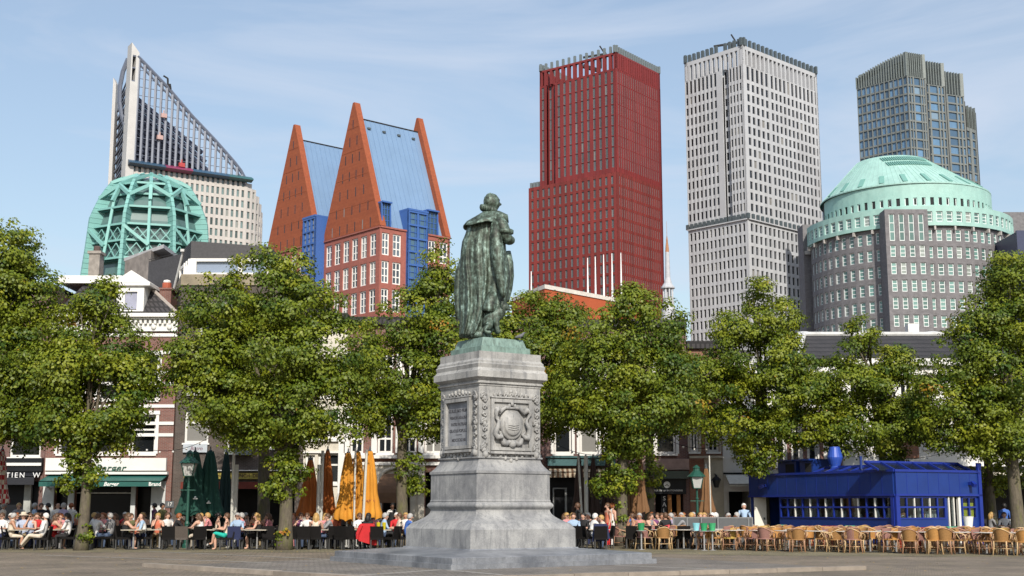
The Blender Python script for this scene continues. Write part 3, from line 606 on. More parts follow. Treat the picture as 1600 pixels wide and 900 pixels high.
    for px, py in ((248, 219), (282, 262), (254, 185)):
        u, z = fu(px, py); b = MB(); b.box(fn, u - .9, u + .9, .3, 1.3, z, z + 1.3); b.bar(fn.p(u, .8, z + 1.3), fn.p(u, .8, z + 2.4), .3); b.build('gondola', mat('gondola', (.45, .30, .28) if px != 282 else (.4, .05, .05), .6), t)
    u, z = fu(262, 137); b = MB(); b.bar(fn.p(u, 0, z), fn.p(u - .2, 0, z + 3), .5); b.bar(fn.p(u - .2, 0, z + 3), fn.p(u - 1.6, 0, z + 3.6), .4); b.bar(fn.p(u + .6, 0, z - .5), fn.p(u + .3, 0, z + 1.2), 1.0); b.build('roof_crane', CORE, t)
sail_tower()
# ---- orange-red block, flag poles, church spire
def mid_town():
    Y = 120; a, b, cpt = at(800, 456, 128), at(851, 443, Y), at(1000, 458, 131)
    t = thing('brick_block', (b.x, Y, 0), 'plain orange red block with a pale parapet behind the middle trees', 'building')
    OM = mat('orange_red_render', (.40, .085, .03), .8, .1, .8); mb = MB(); pts = [b, cpt, cpt + Vector((2, 20, 0)), a + Vector((0, 20, 0)), a]
    mb.prism(pts, 0, b.z - .5); mb.build('wall', OM, t); m2 = MB(); d = Vector((0, -.15, 0)); m2.prism([p + d for p in pts], b.z - .5, b.z - .1); m2.build('parapet', mat('pale_parapet', (.62, .58, .53), .7), t)
    WP = mat('white_pole', (.8, .8, .8), .4, .03)
    for i, (px, tip) in enumerate(((830, 424), (918, 403), (930, 401), (943, 398), (956, 396), (970, 395))):
        p = at(px, tip, 150); mb = MB(); mb.lathe((p.x, 150, 0), [(.24, 0), (.24, p.z * .55), (.05, p.z)], 8)
        solo(mb, 'spike_mast', WP, 'white tapering mast before the red tower, ' + ('apart from the other five' if i == 0 else ('first', 'second', 'third', 'fourth', 'fifth')[i - 1] + ' of the close row'), 'mast', 'white masts before the red tower')
    Y = 180; c = at(1041.5, 345, Y); t = thing('church_spire', (c.x, Y, 0), 'slender white church spire with a lantern beside the red tower', 'spire'); x, y = c.x, Y
    k = Y / F; zz = lambda py: zat(py, Y)
    WS = mat('grey_white_lead', (.42, .43, .46), .6, .12); mb = MB(); mb.lathe((x, y, 0), [(12 * k, 0), (12 * k, zz(520)), (11 * k, zz(490)), (8.5 * k, zz(468)), (9 * k, zz(466))], 12); mb.build('tower_base', WS, t)
    mb = MB()
    for j in range(8): a = R(45 * j + 10); mb.bar((x + 7.4 * k * math.cos(a), y + 7.4 * k * math.sin(a), zz(466)), (x + 7.4 * k * math.cos(a), y + 7.4 * k * math.sin(a), zz(451)), 2.2 * k)
    mb.lathe((x, y, 0), [(3.5 * k, zz(466)), (3.5 * k, zz(451))], 8); mb.lathe((x, y, 0), [(11 * k, zz(451)), (11 * k, zz(449))], 12); mb.build('lantern', WS, t)
    mb = MB(); mb.lathe((x, y, 0), [(10.8 * k, zz(449)), (6.5 * k, zz(443)), (4.2 * k, zz(434)), (3.2 * k, zz(394))], 12); mb.build('spire', WS, t)
    mb = MB(); mb.lathe((x, y, 0), [(3.2 * k, zz(394)), (2.4 * k, zz(384)), (1.5 * k, zz(378)), (1.6 * k, zz(376)), (.9 * k, zz(371)), (.35 * k, zz(368)), (.2 * k, zz(346))], 10); mb.build('finial', mat('bare_timber', (.35, .17, .09), .8, .2), t)
mid_town()
# ================================================================== MONUMENT
MA = 34.5                                  # the right-hand front faces run along this angle
gF = ground(692, 891); gL = ground(512, 877.5); gR = ground(1025.6, 880)
MC = (gL + gR) / 2; MC = Vector((MC.x * .35 + gF.x * .65, 0, 0)) if False else MC
def square_loft(mb, prof, m=0, bev=.02):
    """square plan profile [(half width, z)], edges chamfered, turned to the monument's angle"""
    fr = Fr((MC.x, MC.y), MA); vs = []; fs = []
    for h, z in prof:
        b = min(bev, h * .4)
        for u, n in ((-h + b, h), (h - b, h), (h, h - b), (h, -h + b), (h - b, -h), (-h + b, -h), (-h, -h + b), (-h, h - b)): vs.append(fr.p(u, n, z))
    k = 8
    for i in range(len(prof) - 1):
        for j in range(k): fs.append((i * k + j, i * k + (j + 1) % k, (i + 1) * k + (j + 1) % k, (i + 1) * k + j))
    fs.append(tuple(reversed(range(k)))); fs.append(tuple((len(prof) - 1) * k + j for j in range(k))); return mb.add(vs, fs, m)
def stone_mat(name, base, warm):
    m = bpy.data.materials.new(name); m.use_nodes = True; nt = m.node_tree; L = nt.links; b = nt.nodes['Principled BSDF']; b.inputs['Roughness'].default_value = .75
    tc = nd(nt, 'ShaderNodeTexCoord')
    n1 = nd(nt, 'ShaderNodeTexNoise', Scale=1.1, Detail=8.0, Roughness=.65); L.new(tc.outputs['Object'], n1.inputs['Vector'])
    mp = nd(nt, 'ShaderNodeMapping'); mp.inputs['Scale'].default_value = (5, 5, .7); L.new(tc.outputs['Object'], mp.inputs['Vector'])
    n2 = nd(nt, 'ShaderNodeTexNoise', Scale=1.4, Detail=7.0, Roughness=.7); L.new(mp.outputs[0], n2.inputs['Vector'])
    n3 = nd(nt, 'ShaderNodeTexNoise', Scale=28.0, Detail=5.0); L.new(tc.outputs['Object'], n3.inputs['Vector'])
    r1 = nd(nt, 'ShaderNodeValToRGB'); e = r1.color_ramp.elements; e[0].position = .36; e[0].color = (*[c * .62 for c in base], 1); e[1].position = .62; e[1].color = (*warm, 1); L.new(n1.outputs['Fac'], r1.inputs['Fac'])
    r2 = nd(nt, 'ShaderNodeMapRange'); r2.inputs['From Min'].default_value = .50; r2.inputs['From Max'].default_value = .70; r2.inputs['To Max'].default_value = .72; L.new(n2.outputs['Fac'], r2.inputs['Value'])
    mx = nd(nt, 'ShaderNodeMix', data_type='RGBA'); L.new(r2.outputs[0], mx.inputs['Factor']); L.new(r1.outputs[0], mx.inputs['A']); mx.inputs['B'].default_value = (.11, .115, .125, 1)
    r3 = nd(nt, 'ShaderNodeMapRange'); r3.inputs['From Min'].default_value = .3; r3.inputs['From Max'].default_value = .7; r3.inputs['To Min'].default_value = .86; r3.inputs['To Max'].default_value = 1.12; L.new(n3.outputs['Fac'], r3.inputs['Value'])
    vm = nd(nt, 'ShaderNodeVectorMath', operation='SCALE'); L.new(mx.outputs['Result'], vm.inputs[0]); L.new(r3.outputs[0], vm.inputs['Scale']); L.new(vm.outputs[0], b.inputs['Base Color'])
    bp = nd(nt, 'ShaderNodeBump', Strength=.35, Distance=.01); L.new(n3.outputs['Fac'], bp.inputs['Height']); L.new(bp.outputs[0], b.inputs['Normal'])
    return m
STONE = stone_mat('blue_grey_stone', (.27, .275, .29), (.34, .34, .335)); SLAB = stone_mat('slab_stone', (.17, .185, .215), (.25, .26, .28)); SLAB.node_tree.nodes['Principled BSDF'].inputs['Roughness'].default_value = .42; PALE = stone_mat('pale_stone', (.33, .327, .32), (.40, .395, .38)); PLQ = stone_mat('plaque_stone', (.25, .26, .29), (.30, .31, .33))
def mz(py, fac=1.0): return zat(py, MC.y - fac)
def half(pl, pr, z): return (pr - pl) / F * (MC.y * cT + (z - EYE) * sT) / (math.cos(R(MA)) + math.sin(R(MA))) / 2
MT = thing('stone_pedestal', MC, 'tall pale stone pedestal on a stepped slab with inscription and carved coat of arms', 'pedestal')
def monument():
    hs = half(512, 1026, 0); mb = MB(); square_loft(mb, [(hs, 0), (hs, .14)], bev=.03); mb.build('step', SLAB, MT)
    mb = MB(); hb = half(629, 897, 1.0); square_loft(mb, [(hs - .10, .14), (hs - .10, .295), (hs - .13, .31), (hb + .06, .43), (hb + .04, .46)], bev=.03); mb.build('step', SLAB, MT); zs = .42; zb = zat(828, MC.y - 2.4)
    mb = MB(); square_loft(mb, [(hb, zs), (hb, zb), (hb - .02, zb + .03), (hb - .12, zb + .16)], bev=.04); mb.build('base_block', STONE, MT); zb += .16; hb -= .12
    ht = half(664, 861, 1.9); zt = zat(797, MC.y - 2); mb = MB()
    pr = [(hb + (ht - .06 - hb) * (1 - (1 - k / 8) ** 2), zb + (zt - zb) * k / 8) for k in range(9)]; pr[0] = (hb - .001, zb)
    z2 = zat(783, MC.y - 1.8); r = (z2 - zt) / 2 * .8
    pr += [(ht - .05 + .07 * math.sin(math.pi * k / 6), zt + .02 + (z2 - zt - .04) * k / 6) for k in range(7)]; pr += [(half(669, 857, 2.2) + .02, z2), (half(669, 857, 2.2), z2 + .05)]
    z3 = zat(740, MC.y - 1.7); h3 = half(669, 857, 2.2); pr += [(h3, z3), (h3 + .03, z3 + .02), (h3 + .03, z3 + .09)]
    z4 = zat(713, MC.y - 1.5); h4 = half(686, 844, 3.8); pr += [(h4 + (h3 - h4) * (1 - k / 6) ** 1.6, z3 + .10 + (z4 - z3 - .16) * k / 6) for k in range(7)]
    pr += [(h4 + .05, z4 - .04), (h4 + .05, z4)]
    mb.build if False else None; square_loft(mb, pr, bev=.03); mb.build('plinth', STONE, MT)
    z5 = zat(602, MC.y - 1.4); mb = MB(); square_loft(mb, [(h4, z4), (h4, z5)], bev=.03); mb.build('shaft', PALE, MT)
    hc = half(672, 852, 5.2); h6 = half(684, 843, 5.7); zc = lambda y: zat(y, MC.y - 1.6)
    pr = [(h4 + .02, z5), (h4 + .02, z5 + .05), (h4 + .07, z5 + .07), (h4 + .07, z5 + .11), (h4 + .03, z5 + .13), (h4 + .03, zc(593)), (hc - .06, zc(590)), (hc, zc(588)), (hc, zc(578)), (hc - .03, zc(577)), (hc - .07, zc(573)), (h6 + .1, zc(567)), (h6 + .06, zc(565)), (h6 + .06, zc(562)), (h6, zc(558)), (h6, zc(547))]
    mb = MB(); square_loft(mb, pr, bev=.025); mb.build('cornice', PALE, MT); ztop = zc(547)
    # --- left face: framed inscription.  right face: framed coat of arms
    for face in (0, 1):
        fr = Fr((MC.x, MC.y), MA if face else MA - 90); fr = Fr(fr.p(0, h4, 0), fr.ang); w = h4
        zz = lambda y: zat(y, MC.y - 1.35); a, b_ = (zz(703), zz(622)) if face else (zz(700), zz(620))
        fw = w * .66 if face else w * .64; mb = MB()
        for u0, u1, za, zb_ in ((-fw, -fw + .1, a, b_), (fw - .1, fw, a, b_), (-fw + .1, fw - .1, a, a + .09), (-fw + .1, fw - .1, b_ - .1, b_)): mb.box(fr, u0, u1, 0, .07 if face else .11, za, zb_)
        mb.box(fr, -fw - .05, fw + .05, 0, .13, a - .1, a - .03); mb.box(fr, -fw - .02, fw + .02, 0, .10, b_ + .02, b_ + .06); mb.build('panel_frame', PALE, MT)
        orn = MB(); rnd = random.Random(3 + face)                 # carved foliage border
        def blob(u, z, s, d=.05):
            c = fr.p(u, .01, z); orn.sphere(c, s, s, s * 1.2, 8, 6)
        def scroll(u, z, r, s=1, turns=1.5, d=.035):
            pts = [fr.p(u + s * r * (1 - k / 14) * math.cos(k / 14 * turns * 6.28), .03, z + r * (1 - k / 14) * math.sin(k / 14 * turns * 6.28)) for k in range(12)]; orn.tube(pts, [d * (1 - .5 * k / 12) for k in range(12)], 6)
        ul = -w * .85 if face else -w * .83
        for u in ((ul, -ul) if face else (ul + .08, -ul)):
            z = a - .05
            while z < b_ + .1:
                scroll(u, z, .075, rnd.choice((-1, 1))); blob(u + rnd.uniform(-.05, .05), z + .09, .035); z += .21
            for z in (a, (a + b_) / 2, b_): scroll(u, z, .13, -1); scroll(u - .05, z + .08, .1, 1); blob(u, z, .07)
        for u in (-.5, -.35, -.18, 0, .18, .35, .5):
            blob(u * w, b_ + .12 + .1 * (1 - abs(u) * 2), .055); scroll(u * w, b_ + .1, .07); blob(u * w, a - .12 - .16 * (1 - abs(u) * 2), .06); scroll(u * w, a - .12, .08)
        for s in (-1, 1): blob(s * w * .82, a - .12, .10); scroll(s * w * .74, a - .14, .12, s)
        orn.build('carved_border', PALE, MT, smooth=True)
        if not face:
            p = MB(); p.box(fr, -fw + .1, fw - .1, 0, .012, a + .09, b_ - .1); pl = p.build('inscription_plaque', PLQ, MT)
            ink = mat('incised_letters', (.07, .07, .08), .8)
            for y, txt, sz in ((639, 'GUILIELMO PRIMO', .135), (650, 'PRINCIPI ARAUSIAE', .115), (660.5, 'PATRI PATRIAE', .125), (671, 'GRATUS POPULUS', .125), (685.5, 'MDCCCXLVIII', .12)):
                lettering(txt, sz, fr.p(0, .016, zz(y)), fr.ang, ink, pl, .003, bold=.002)
            r = MB(); r.box(fr, -.16, .16, .012, .018, zz(677.5), zz(676.8)); r.build('rule', ink, pl)
        else:
            sh = MB(); zc_ = zz(663)
            sh.lathe((0, 0, 0), [(.001, .16), (.27, .15), (.30, .12), (.31, .08), (.36, .09), (.40, .06), (.42, 0)], 32)
            M = Matrix(((fr.u.x, 0, fr.n.x, 0), (fr.u.y, 0, fr.n.y, 0), (0, 1.12, 0, 0), (0, 0, 0, 1))); o = fr.p(0, 0, zc_ + .03); sh.v = [tuple(o + (M @ Vector(v))) for v in sh.v]
            for y in (-.12, -.06, 0): sh.tube([fr.p(-.18, .16, zc_ + y), fr.p(0, .175, zc_ + y - .02), fr.p(.18, .16, zc_ + y)], .012, 5)
            sh.build('shield', PALE, MT, smooth=True); orn = MB()
            for s in (-1, 1):                          # scrollwork around the shield
                pts = [(.40, .33), (.54, .45), (.60, .36), (.55, .2), (.48, .1), (.56, -.08), (.60, -.25), (.52, -.36), (.42, -.36), (.38, -.27), (.44, -.2)]
                orn.tube([fr.p(s * x, .06 + .05 * (k % 3), zc_ + z) for k, (x, z) in enumerate(pts)], [.05, .085, .06, .045, .05, .07, .085, .09, .07, .05, .03], 8)
                orn.tube([fr.p(s * x, .07, zc_ + z) for x, z in ((.36, -.38), (.3, -.5), (.2, -.55), (.1, -.48), (.0, -.52))], [.05, .09, .08, .06, .09], 8)
                orn.tube([fr.p(s * x, .08, zc_ + z) for x, z in ((.1, .5), (.24, .5), (.36, .42), (.44, .3))], [.06, .05, .06, .03], 8)
                orn.sphere(fr.p(s * .52, .07, zc_ + .44), .1, .1, .09, 8, 6)
            orn.sphere(fr.p(0, .08, zc_ - .54), .13, .1, .12, 10, 6)
            for u in (-.1, 0, .1): orn.sphere(fr.p(u, .08, zc_ + .55 + .06 * (u == 0)), .05, .05, .07, 8, 6)
            orn.box(fr, -.14, .14, .02, .13, zc_ + .46, zc_ + .52); orn.build('scrollwork', PALE, MT, smooth=True)
    return ztop
ZP = monument()
# ------------------------------------------------------------------ bronze statue
def bronze():
    m = bpy.data.materials.new('weathered_bronze'); m.use_nodes = True; nt = m.node_tree; L = nt.links; b = nt.nodes['Principled BSDF']; b.inputs['Roughness'].default_value = .55; b.inputs['Metallic'].default_value = .15
    tc = nd(nt, 'ShaderNodeTexCoord'); mp = nd(nt, 'ShaderNodeMapping'); mp.inputs['Scale'].default_value = (6, 6, .9); L.new(tc.outputs['Object'], mp.inputs['Vector'])
    n1 = nd(nt, 'ShaderNodeTexNoise', Scale=1.3, Detail=8.0, Roughness=.7); L.new(mp.outputs[0], n1.inputs['Vector']); n2 = nd(nt, 'ShaderNodeTexNoise', Scale=7.0, Detail=6.0, Roughness=.7); L.new(tc.outputs['Object'], n2.inputs['Vector'])
    ad = nd(nt, 'ShaderNodeMath', operation='ADD'); L.new(n1.outputs['Fac'], ad.inputs[0]); L.new(n2.outputs['Fac'], ad.inputs[1]); hf = nd(nt, 'ShaderNodeMath', operation='MULTIPLY'); hf.inputs[1].default_value = .5; L.new(ad.outputs[0], hf.inputs[0])
    r = nd(nt, 'ShaderNodeValToRGB'); e = r.color_ramp.elements; e[0].position = .37; e[0].color = (.012, .016, .014, 1); e[1].position = .60; e[1].color = (.27, .38, .335, 1)
    for p, c in ((.45, (.032, .042, .03, 1)), (.50, (.065, .09, .068, 1)), (.56, (.125, .18, .15, 1))): x = e.new(p); x.color = c
    L.new(hf.outputs[0], r.inputs['Fac']); L.new(r.outputs[0], b.inputs['Base Color'])
    bp = nd(nt, 'ShaderNodeBump', Strength=.5, Distance=.03); L.new(n2.outputs['Fac'], bp.inputs['Height']); L.new(bp.outputs[0], b.inputs['Normal']); return m
BZ = bronze(); VG = mat('verdigris_plinth', (.165, .245, .215), .6, .4, 2.5, stretch=(3, 3, 1), dirt=(.06, .075, .06), dscale=2.2)
def skin_mesh(chains, levels=2):
    """chains: list of [(x,y,z,r), ...]; each later chain may start at ('j', chain, index). one skinned surface"""
    verts = []; edges = []; rad = []; idx = {}
    for ci, ch in enumerate(chains):
        prev = None
        for k, p in enumerate(ch):
            if p[0] == 'j': prev = idx[p[1:]]; idx[(ci, k)] = prev; continue
            verts.append(p[:3]); rad.append(p[3] if isinstance(p[3], tuple) else (p[3], p[3])); i = len(verts) - 1; idx[(ci, k)] = i
            if prev is not None: edges.append((prev, i))
            prev = i
    me = bpy.data.meshes.new('figure'); me.from_pydata(verts, edges, []); o = bpy.data.objects.new('figure', me); COL.objects.link(o)
    o.modifiers.new('s', 'SKIN').use_smooth_shade = True
    sv = me.skin_vertices[0].data
    roots = set(); seen = {}
    for i, r_ in enumerate(rad): sv[i].radius = r_
    adj = {i: [] for i in range(len(verts))}
    for a, b in edges: adj[a].append(b); adj[b].append(a)
    done = set()
    for i in range(len(verts)):
        sv[i].use_root = False
        if i in done: continue
        sv[i].use_root = True; st = [i]
        while st:
            q = st.pop()
            if q in done: continue
            done.add(q); st += adj[q]
    if levels: mo = o.modifiers.new('d', 'SUBSURF'); mo.levels = levels; mo.render_levels = levels
    dg = bpy.context.evaluated_depsgraph_get(); dg.update(); out = bpy.data.meshes.new_from_object(o.evaluated_get(dg)); bpy.data.objects.remove(o); bpy.data.meshes.remove(me); return out
def statue():
    hp = half(699, 826, ZP + .2); zt = zat(529, MC.y - .6)
    t = thing('bronze_statue', (MC.x, MC.y, ZP), 'green weathered bronze statue of a cloaked standing man with a seated dog', 'statue')
    mb = MB(); z1 = zat(541, MC.y - 1); square_loft(mb, [(hp, ZP), (hp, z1), (hp - .08, z1 + .03), (hp - .16, zt), (hp - .22, zt + .01)], bev=.04); mb.build('bronze_plinth', VG, t)
    Y = MC.y - .1; X = lambda px, py: xat(px, Y, zat(py, Y)); Z = lambda py: zat(py, Y)
    # cloak: horizontal sections between the outlines read off the photograph
    outl = [(347, 731, 783), (356, 730, 786), (366, 727, 789), (378, 722, 790), (392, 720, 791), (406, 719, 794), (420, 718, 796), (436, 718, 797), (452, 717, 796), (468, 717, 793), (484, 718, 789), (500, 718, 781), (512, 718, 774), (520, 717, 768), (526, 717, 762)]
    N = 220; vs = []; rnd = random.Random(5); ph = [rnd.uniform(0, 6.28) for _ in range(8)]
    ys = np.linspace(outl[0][0], outl[-1][0], 70)
    oy, ol, orr = zip(*outl)
    for y in ys:
        l, r = np.interp(y, oy, ol), np.interp(y, oy, orr); x0, x1 = X(l, y), X(r, y); cx, hw = (x0 + x1) / 2, (x1 - x0) / 2; z = Z(y); g = (y - ys[0]) / (ys[-1] - ys[0])
        dpt = .40 + .22 * g
        for k in range(N):
            a = 2 * math.pi * k / N; aw = a + .10 * math.sin(2.3 * g * 3 + ph[3]) * math.sin(a * 2)
            w = math.sin(9 * aw + ph[0] + .5 * math.sin(g * 4)) * .55 + math.sin(15 * aw + ph[1] + .8 * g) * .4 + math.sin(23 * aw + ph[2] - g) * .22
            fold = 1 - abs(w) ** .7 * (1 if w > 0 else -.6); amp = (.03 + .155 * min(1, g * 1.6)) * (1 - .55 * max(0, math.cos(a)))   # calmer on the sleeve side
            f = 1 - amp * fold
            sg = 1 if math.sin(a) > 0 else -1
            vs.append((cx + hw * math.cos(a) * (1 - amp * .4 * (1 - abs(math.cos(a)))), Y + sg * abs(math.sin(a)) ** .85 * dpt * f, z))
    fs = [(i * N + k, i * N + (k + 1) % N, (i + 1) * N + (k + 1) % N, (i + 1) * N + k) for i in range(len(ys) - 1) for k in range(N)]; fs = [f[::-1] for f in fs]
    fs += [tuple(range(N)), tuple(reversed(range((len(ys) - 1) * N, len(ys) * N)))]
    mb = MB(); mb.add(vs, fs); mb.build('cloak', BZ, t, smooth=True)
    # hanging left edge of the cloak, shorter than the rest
    mb = MB(); pts = [(725, 400, .10), (717.5, 425, .13), (716, 455, .13), (716.5, 480, .12), (717, 498, .10)]; mb.tube([(X(x, y), Y + .1, Z(y)) for x, y, r in pts], [r for *_, r in pts], 12); mb.build('cloak_edge', BZ, t, smooth=True)
    # short cape over the shoulders
    rows = [(331, 755, 783, .22, 0), (336, 747, 786, .34, .0), (342, 737, 788, .44, .0), (349, 728, 788, .56, .06), (355, 723.5, 786, .64, .16), (356, 724.5, 785, .62, .14), (352, 730, 780, .46, .18)]; vs = []; N2 = 64
    for y, l, r, d, dr in rows:
        x0, x1 = X(l, y), X(r, y)
        for k in range(N2):
            a = 2 * math.pi * k / N2; vs.append(((x0 + x1) / 2 + (x1 - x0) / 2 * math.cos(a), Y + d * math.sin(a), Z(y) + dr * max(0, math.cos(a)) ** .7 - (.03 * math.sin(5 * a) * (dr > 0))))
    fs = [((i + 1) * N2 + k, (i + 1) * N2 + (k + 1) % N2, i * N2 + (k + 1) % N2, i * N2 + k) for i in range(len(rows) - 1) for k in range(N2)] + [tuple(range(N2))]
    mb = MB(); mb.add(vs, fs); mb.build('cape', BZ, t, smooth=True)
    # ruff: pleated collar tilted forward
    c = Vector((X(763.5, 328), Y, Z(327.5))); mb = MB(); vs = []; Nr = 96
    for rr, h in ((.17, -.09), (.27, -.07), (.29, 0), (.27, .07), (.17, .10)):
        for k in range(Nr):
            a = 2 * math.pi * k / Nr; q = rr * (1 + .05 * math.cos(24 * a) * (rr > .2)); x, y = q * math.cos(a), q * math.sin(a) * .95; vs.append(c + Vector((x * .93, y, h + .014 * math.sin(24 * a) - .26 * x)))
    mb.add(vs, [(i * Nr + k, i * Nr + (k + 1) % Nr, (i + 1) * Nr + (k + 1) % Nr, (i + 1) * Nr + k) for i in range(4) for k in range(Nr)]); mb.build('ruff', BZ, t, smooth=True)
    # head turned to the right, seen from behind
    hd = MB(); hc = Vector((X(768.5, 316), Y, Z(316))); ax = Vector((math.cos(R(28)), math.sin(R(28)), 0)); sd = Vector((-ax.y, ax.x, 0)); NR, NS = 26, 36; vs = []
    for i in range(NR + 1):
        th = math.pi * i / NR; v = math.cos(th); s_ = math.sin(th)
        for k in range(NS):
            a = 2 * math.pi * k / NS; fx, sy = math.cos(a) * s_, math.sin(a) * s_; lx = .26 * fx; ly = .205 * sy; lz = .295 * v
            if v < -.2: lx *= 1 - .25 * (-v - .2); ly *= 1 - .35 * (-v - .2)
            if fx > .55:
                nose = math.exp(-((v + .05) / .17) ** 2 - (sy / .16) ** 2); lx += .085 * nose * (1 if v < .15 else .4)
                lx -= .03 * math.exp(-((v - .16) / .1) ** 2 - ((abs(sy) - .34) / .16) ** 2); lx += .02 * math.exp(-((v - .33) / .1) ** 2); lx += .025 * math.exp(-((v + .42) / .07) ** 2 - (sy / .3) ** 2)
            if v < -.45 and fx > .3: lx += .09 * (-v - .45)
            hr = .012 * math.sin(17 * a + 9 * v) * (fx < .45) * (v > -.4); vs.append(hc + ax * (lx + hr * math.cos(a)) + sd * (ly + hr * math.sin(a)) + Vector((0, 0, lz - .02 + .02 * (fx < -.2))))
    hd.add(vs, [((i + 1) * NS + k, (i + 1) * NS + (k + 1) % NS, i * NS + (k + 1) % NS, i * NS + k) for i in range(NR) for k in range(NS)])
    e0 = hc - sd * .175 + ax * .01; hd.sphere(e0, .05, .04, .08, 8, 6); hd.tube([hc + Vector((0, 0, -.1)), c + Vector((0, 0, -.12))], [.15, .17], 12); hd.build('head', BZ, t, smooth=True)
    # right arm bent to the chest, padded sleeve, cuff and hand
    A = lambda x, y, dy, r: (X(x, y), Y + dy, Z(y), r)
    def part(chains, name, lv=2):
        me = skin_mesh(chains, lv); me.materials.append(BZ); me.transform(Matrix.Translation(-Vector(OFF[t.name]))); o = bpy.data.objects.new(name, me); COL.objects.link(o); o.parent = t; OFF[o.name] = OFF[t.name]
    part([[A(777, 342, -.25, .16), A(783, 352, -.36, .21), A(787, 364, -.40, .22), A(790, 374, -.40, .19), A(796, 380, -.33, .17), A(799, 377, -.1, .14), A(796, 371, .15, .11)]], 'arm')
    mb = MB(); mb.lathe((X(789.5, 368), Y - .40, Z(367)), [(.2, -.07), (.25, -.05), (.255, .05), (.21, .08)], 20, ang=20); mb.tube([A(779, 340, -.3, 0)[:3], A(788, 344, -.28, 0)[:3], A(789, 348, -.1, 0)[:3]], [.14, .15, .12], 10); mb.build('sleeve_band', BZ, t, smooth=True)
    hnd = [[A(795, 374, -.12, .09), A(791, 371, -.02, .075)]]
    for k in range(4): hnd.append([A(792, 371 - k * 1.1, -.04, .036), A(788, 369.5 - k * 1.2, .02, .033), A(785, 369 - k * 1.2, .06, .027)])
    hnd.append([A(795, 373, -.08, .04), A(794, 368.5, -.05, .033), A(793, 366, -.02, .028)]); part(hnd, 'hand', 1)
    # long empty sleeve hanging at the side, front of the robe
    mb = MB(); pts = [(774, 352, .13, -.43), (775, 372, .17, -.50), (777, 392, .20, -.54), (779, 412, .20, -.56), (781, 430, .17, -.57), (784, 448, .14, -.58), (786, 462, .10, -.58), (787, 470, .05, -.57)]
    mb.tube([(X(x, y), Y + d, Z(y)) for x, y, r, d in pts], [r for _, _, r, _ in pts], 14); mb.build('hanging_sleeve', BZ, t, smooth=True)
    mb = MB(); pts = [(792, 392, .12), (795, 410, .14), (796, 430, .14), (794, 450, .13), (790, 470, .10)]; mb.tube([(X(x, y), Y + .12, Z(y)) for x, y, r in pts], [r for *_, r in pts], 12); mb.build('robe_front', BZ, t, smooth=True)
    mb = MB(); pts = [(770, 462, .13, -.52), (768, 474, .17, -.56), (765, 486, .22, -.56), (764, 491, .20, -.55)]; mb.tube([(X(x, y), Y + d, Z(y)) for x, y, r, d in pts], [r for _, _, r, _ in pts], 14); mb.build('robe_fold', BZ, t, smooth=True)
    for x, d in ((751, -.42), (757, -.1)):
        mb = MB(); z = zt + .01; xx = X(x, 525); mb.tube([(xx - .28, Y + d, z + .11), (xx - .02, Y + d - .03, z + .13), (xx + .15, Y + d - .06, z + .08), (xx + .24, Y + d - .08, z + .06)], [.10, .13, .09, .05], 10); mb.build('shoe', BZ, t, smooth=True)
    # seated dog looking to the right
    D = lambda x, y, dy, r: (X(x, y), Y - .5 + dy, Z(y), r)
    dog = [[D(758, 515, 0, .15), D(763, 506, 0, .21), D(771, 499, 0, .23), D(779, 494, 0, .21), D(785, 487, 0, .17), D(789, 482, 0, .155), D(793, 485, .0, .11), D(796.5, 487.5, .0, .07)]]
    for s in (-.12, .12): dog.append([D(776, 497, s, .12), D(775 - s * 8, 508, s, .10), D(776 - s * 10, 517, s, .07), D(776.5 - s * 12, 522, s, .065), D(781 - s * 12, 524, s, .055)])
    for s in (-.17, .17): dog.append([D(761, 509, s, .17), D(768, 514, s * 1.2, .12), D(758, 519, s * 1.2, .09), D(760, 523.5, s * 1.2, .07), D(768, 524.5, s * 1.2, .055)])
    for s in (-.1, .1): dog.append([D(787, 479, s, .06), D(785, 477, s * 1.6, .05), D(784.5, 482, s * 1.9, .045), D(785, 487, s * 1.8, .03)])
    dog.append([D(757, 517, .05, .07), D(752, 522, .1, .05), D(748, 524, .2, .03)])
    part(dog, 'dog'); return t
STATUE = statue()
mb = MB(); pb = Vector((xat(813, MC.y - .4, 6), MC.y - .4, zat(526.5, MC.y - .4)))
pg = skin_mesh([[(pb.x - .16, pb.y, pb.z - .02, .02), (pb.x - .06, pb.y, pb.z + .01, .055), (pb.x + .03, pb.y, pb.z + .03, .07), (pb.x + .08, pb.y, pb.z + .08, .04), (pb.x + .1, pb.y, pb.z + .12, .038), (pb.x + .15, pb.y, pb.z + .115, .012)], [(pb.x, pb.y - .02, pb.z, .02), (pb.x, pb.y - .02, zat(529, MC.y - .6) + .01, .012)], [(pb.x, pb.y + .02, pb.z, .02), (pb.x, pb.y + .02, zat(529, MC.y - .6) + .01, .012)]], 1)
pg.materials.append(mat('pigeon_feather', (.12, .125, .14), .7, .3, 20)); pg.transform(Matrix.Translation(-pb)); po = bpy.data.objects.new('pigeon', pg); COL.objects.link(po); po.location = pb; tag(po, 'grey pigeon perched on the corner of the bronze plinth beside the dog', 'pigeon')
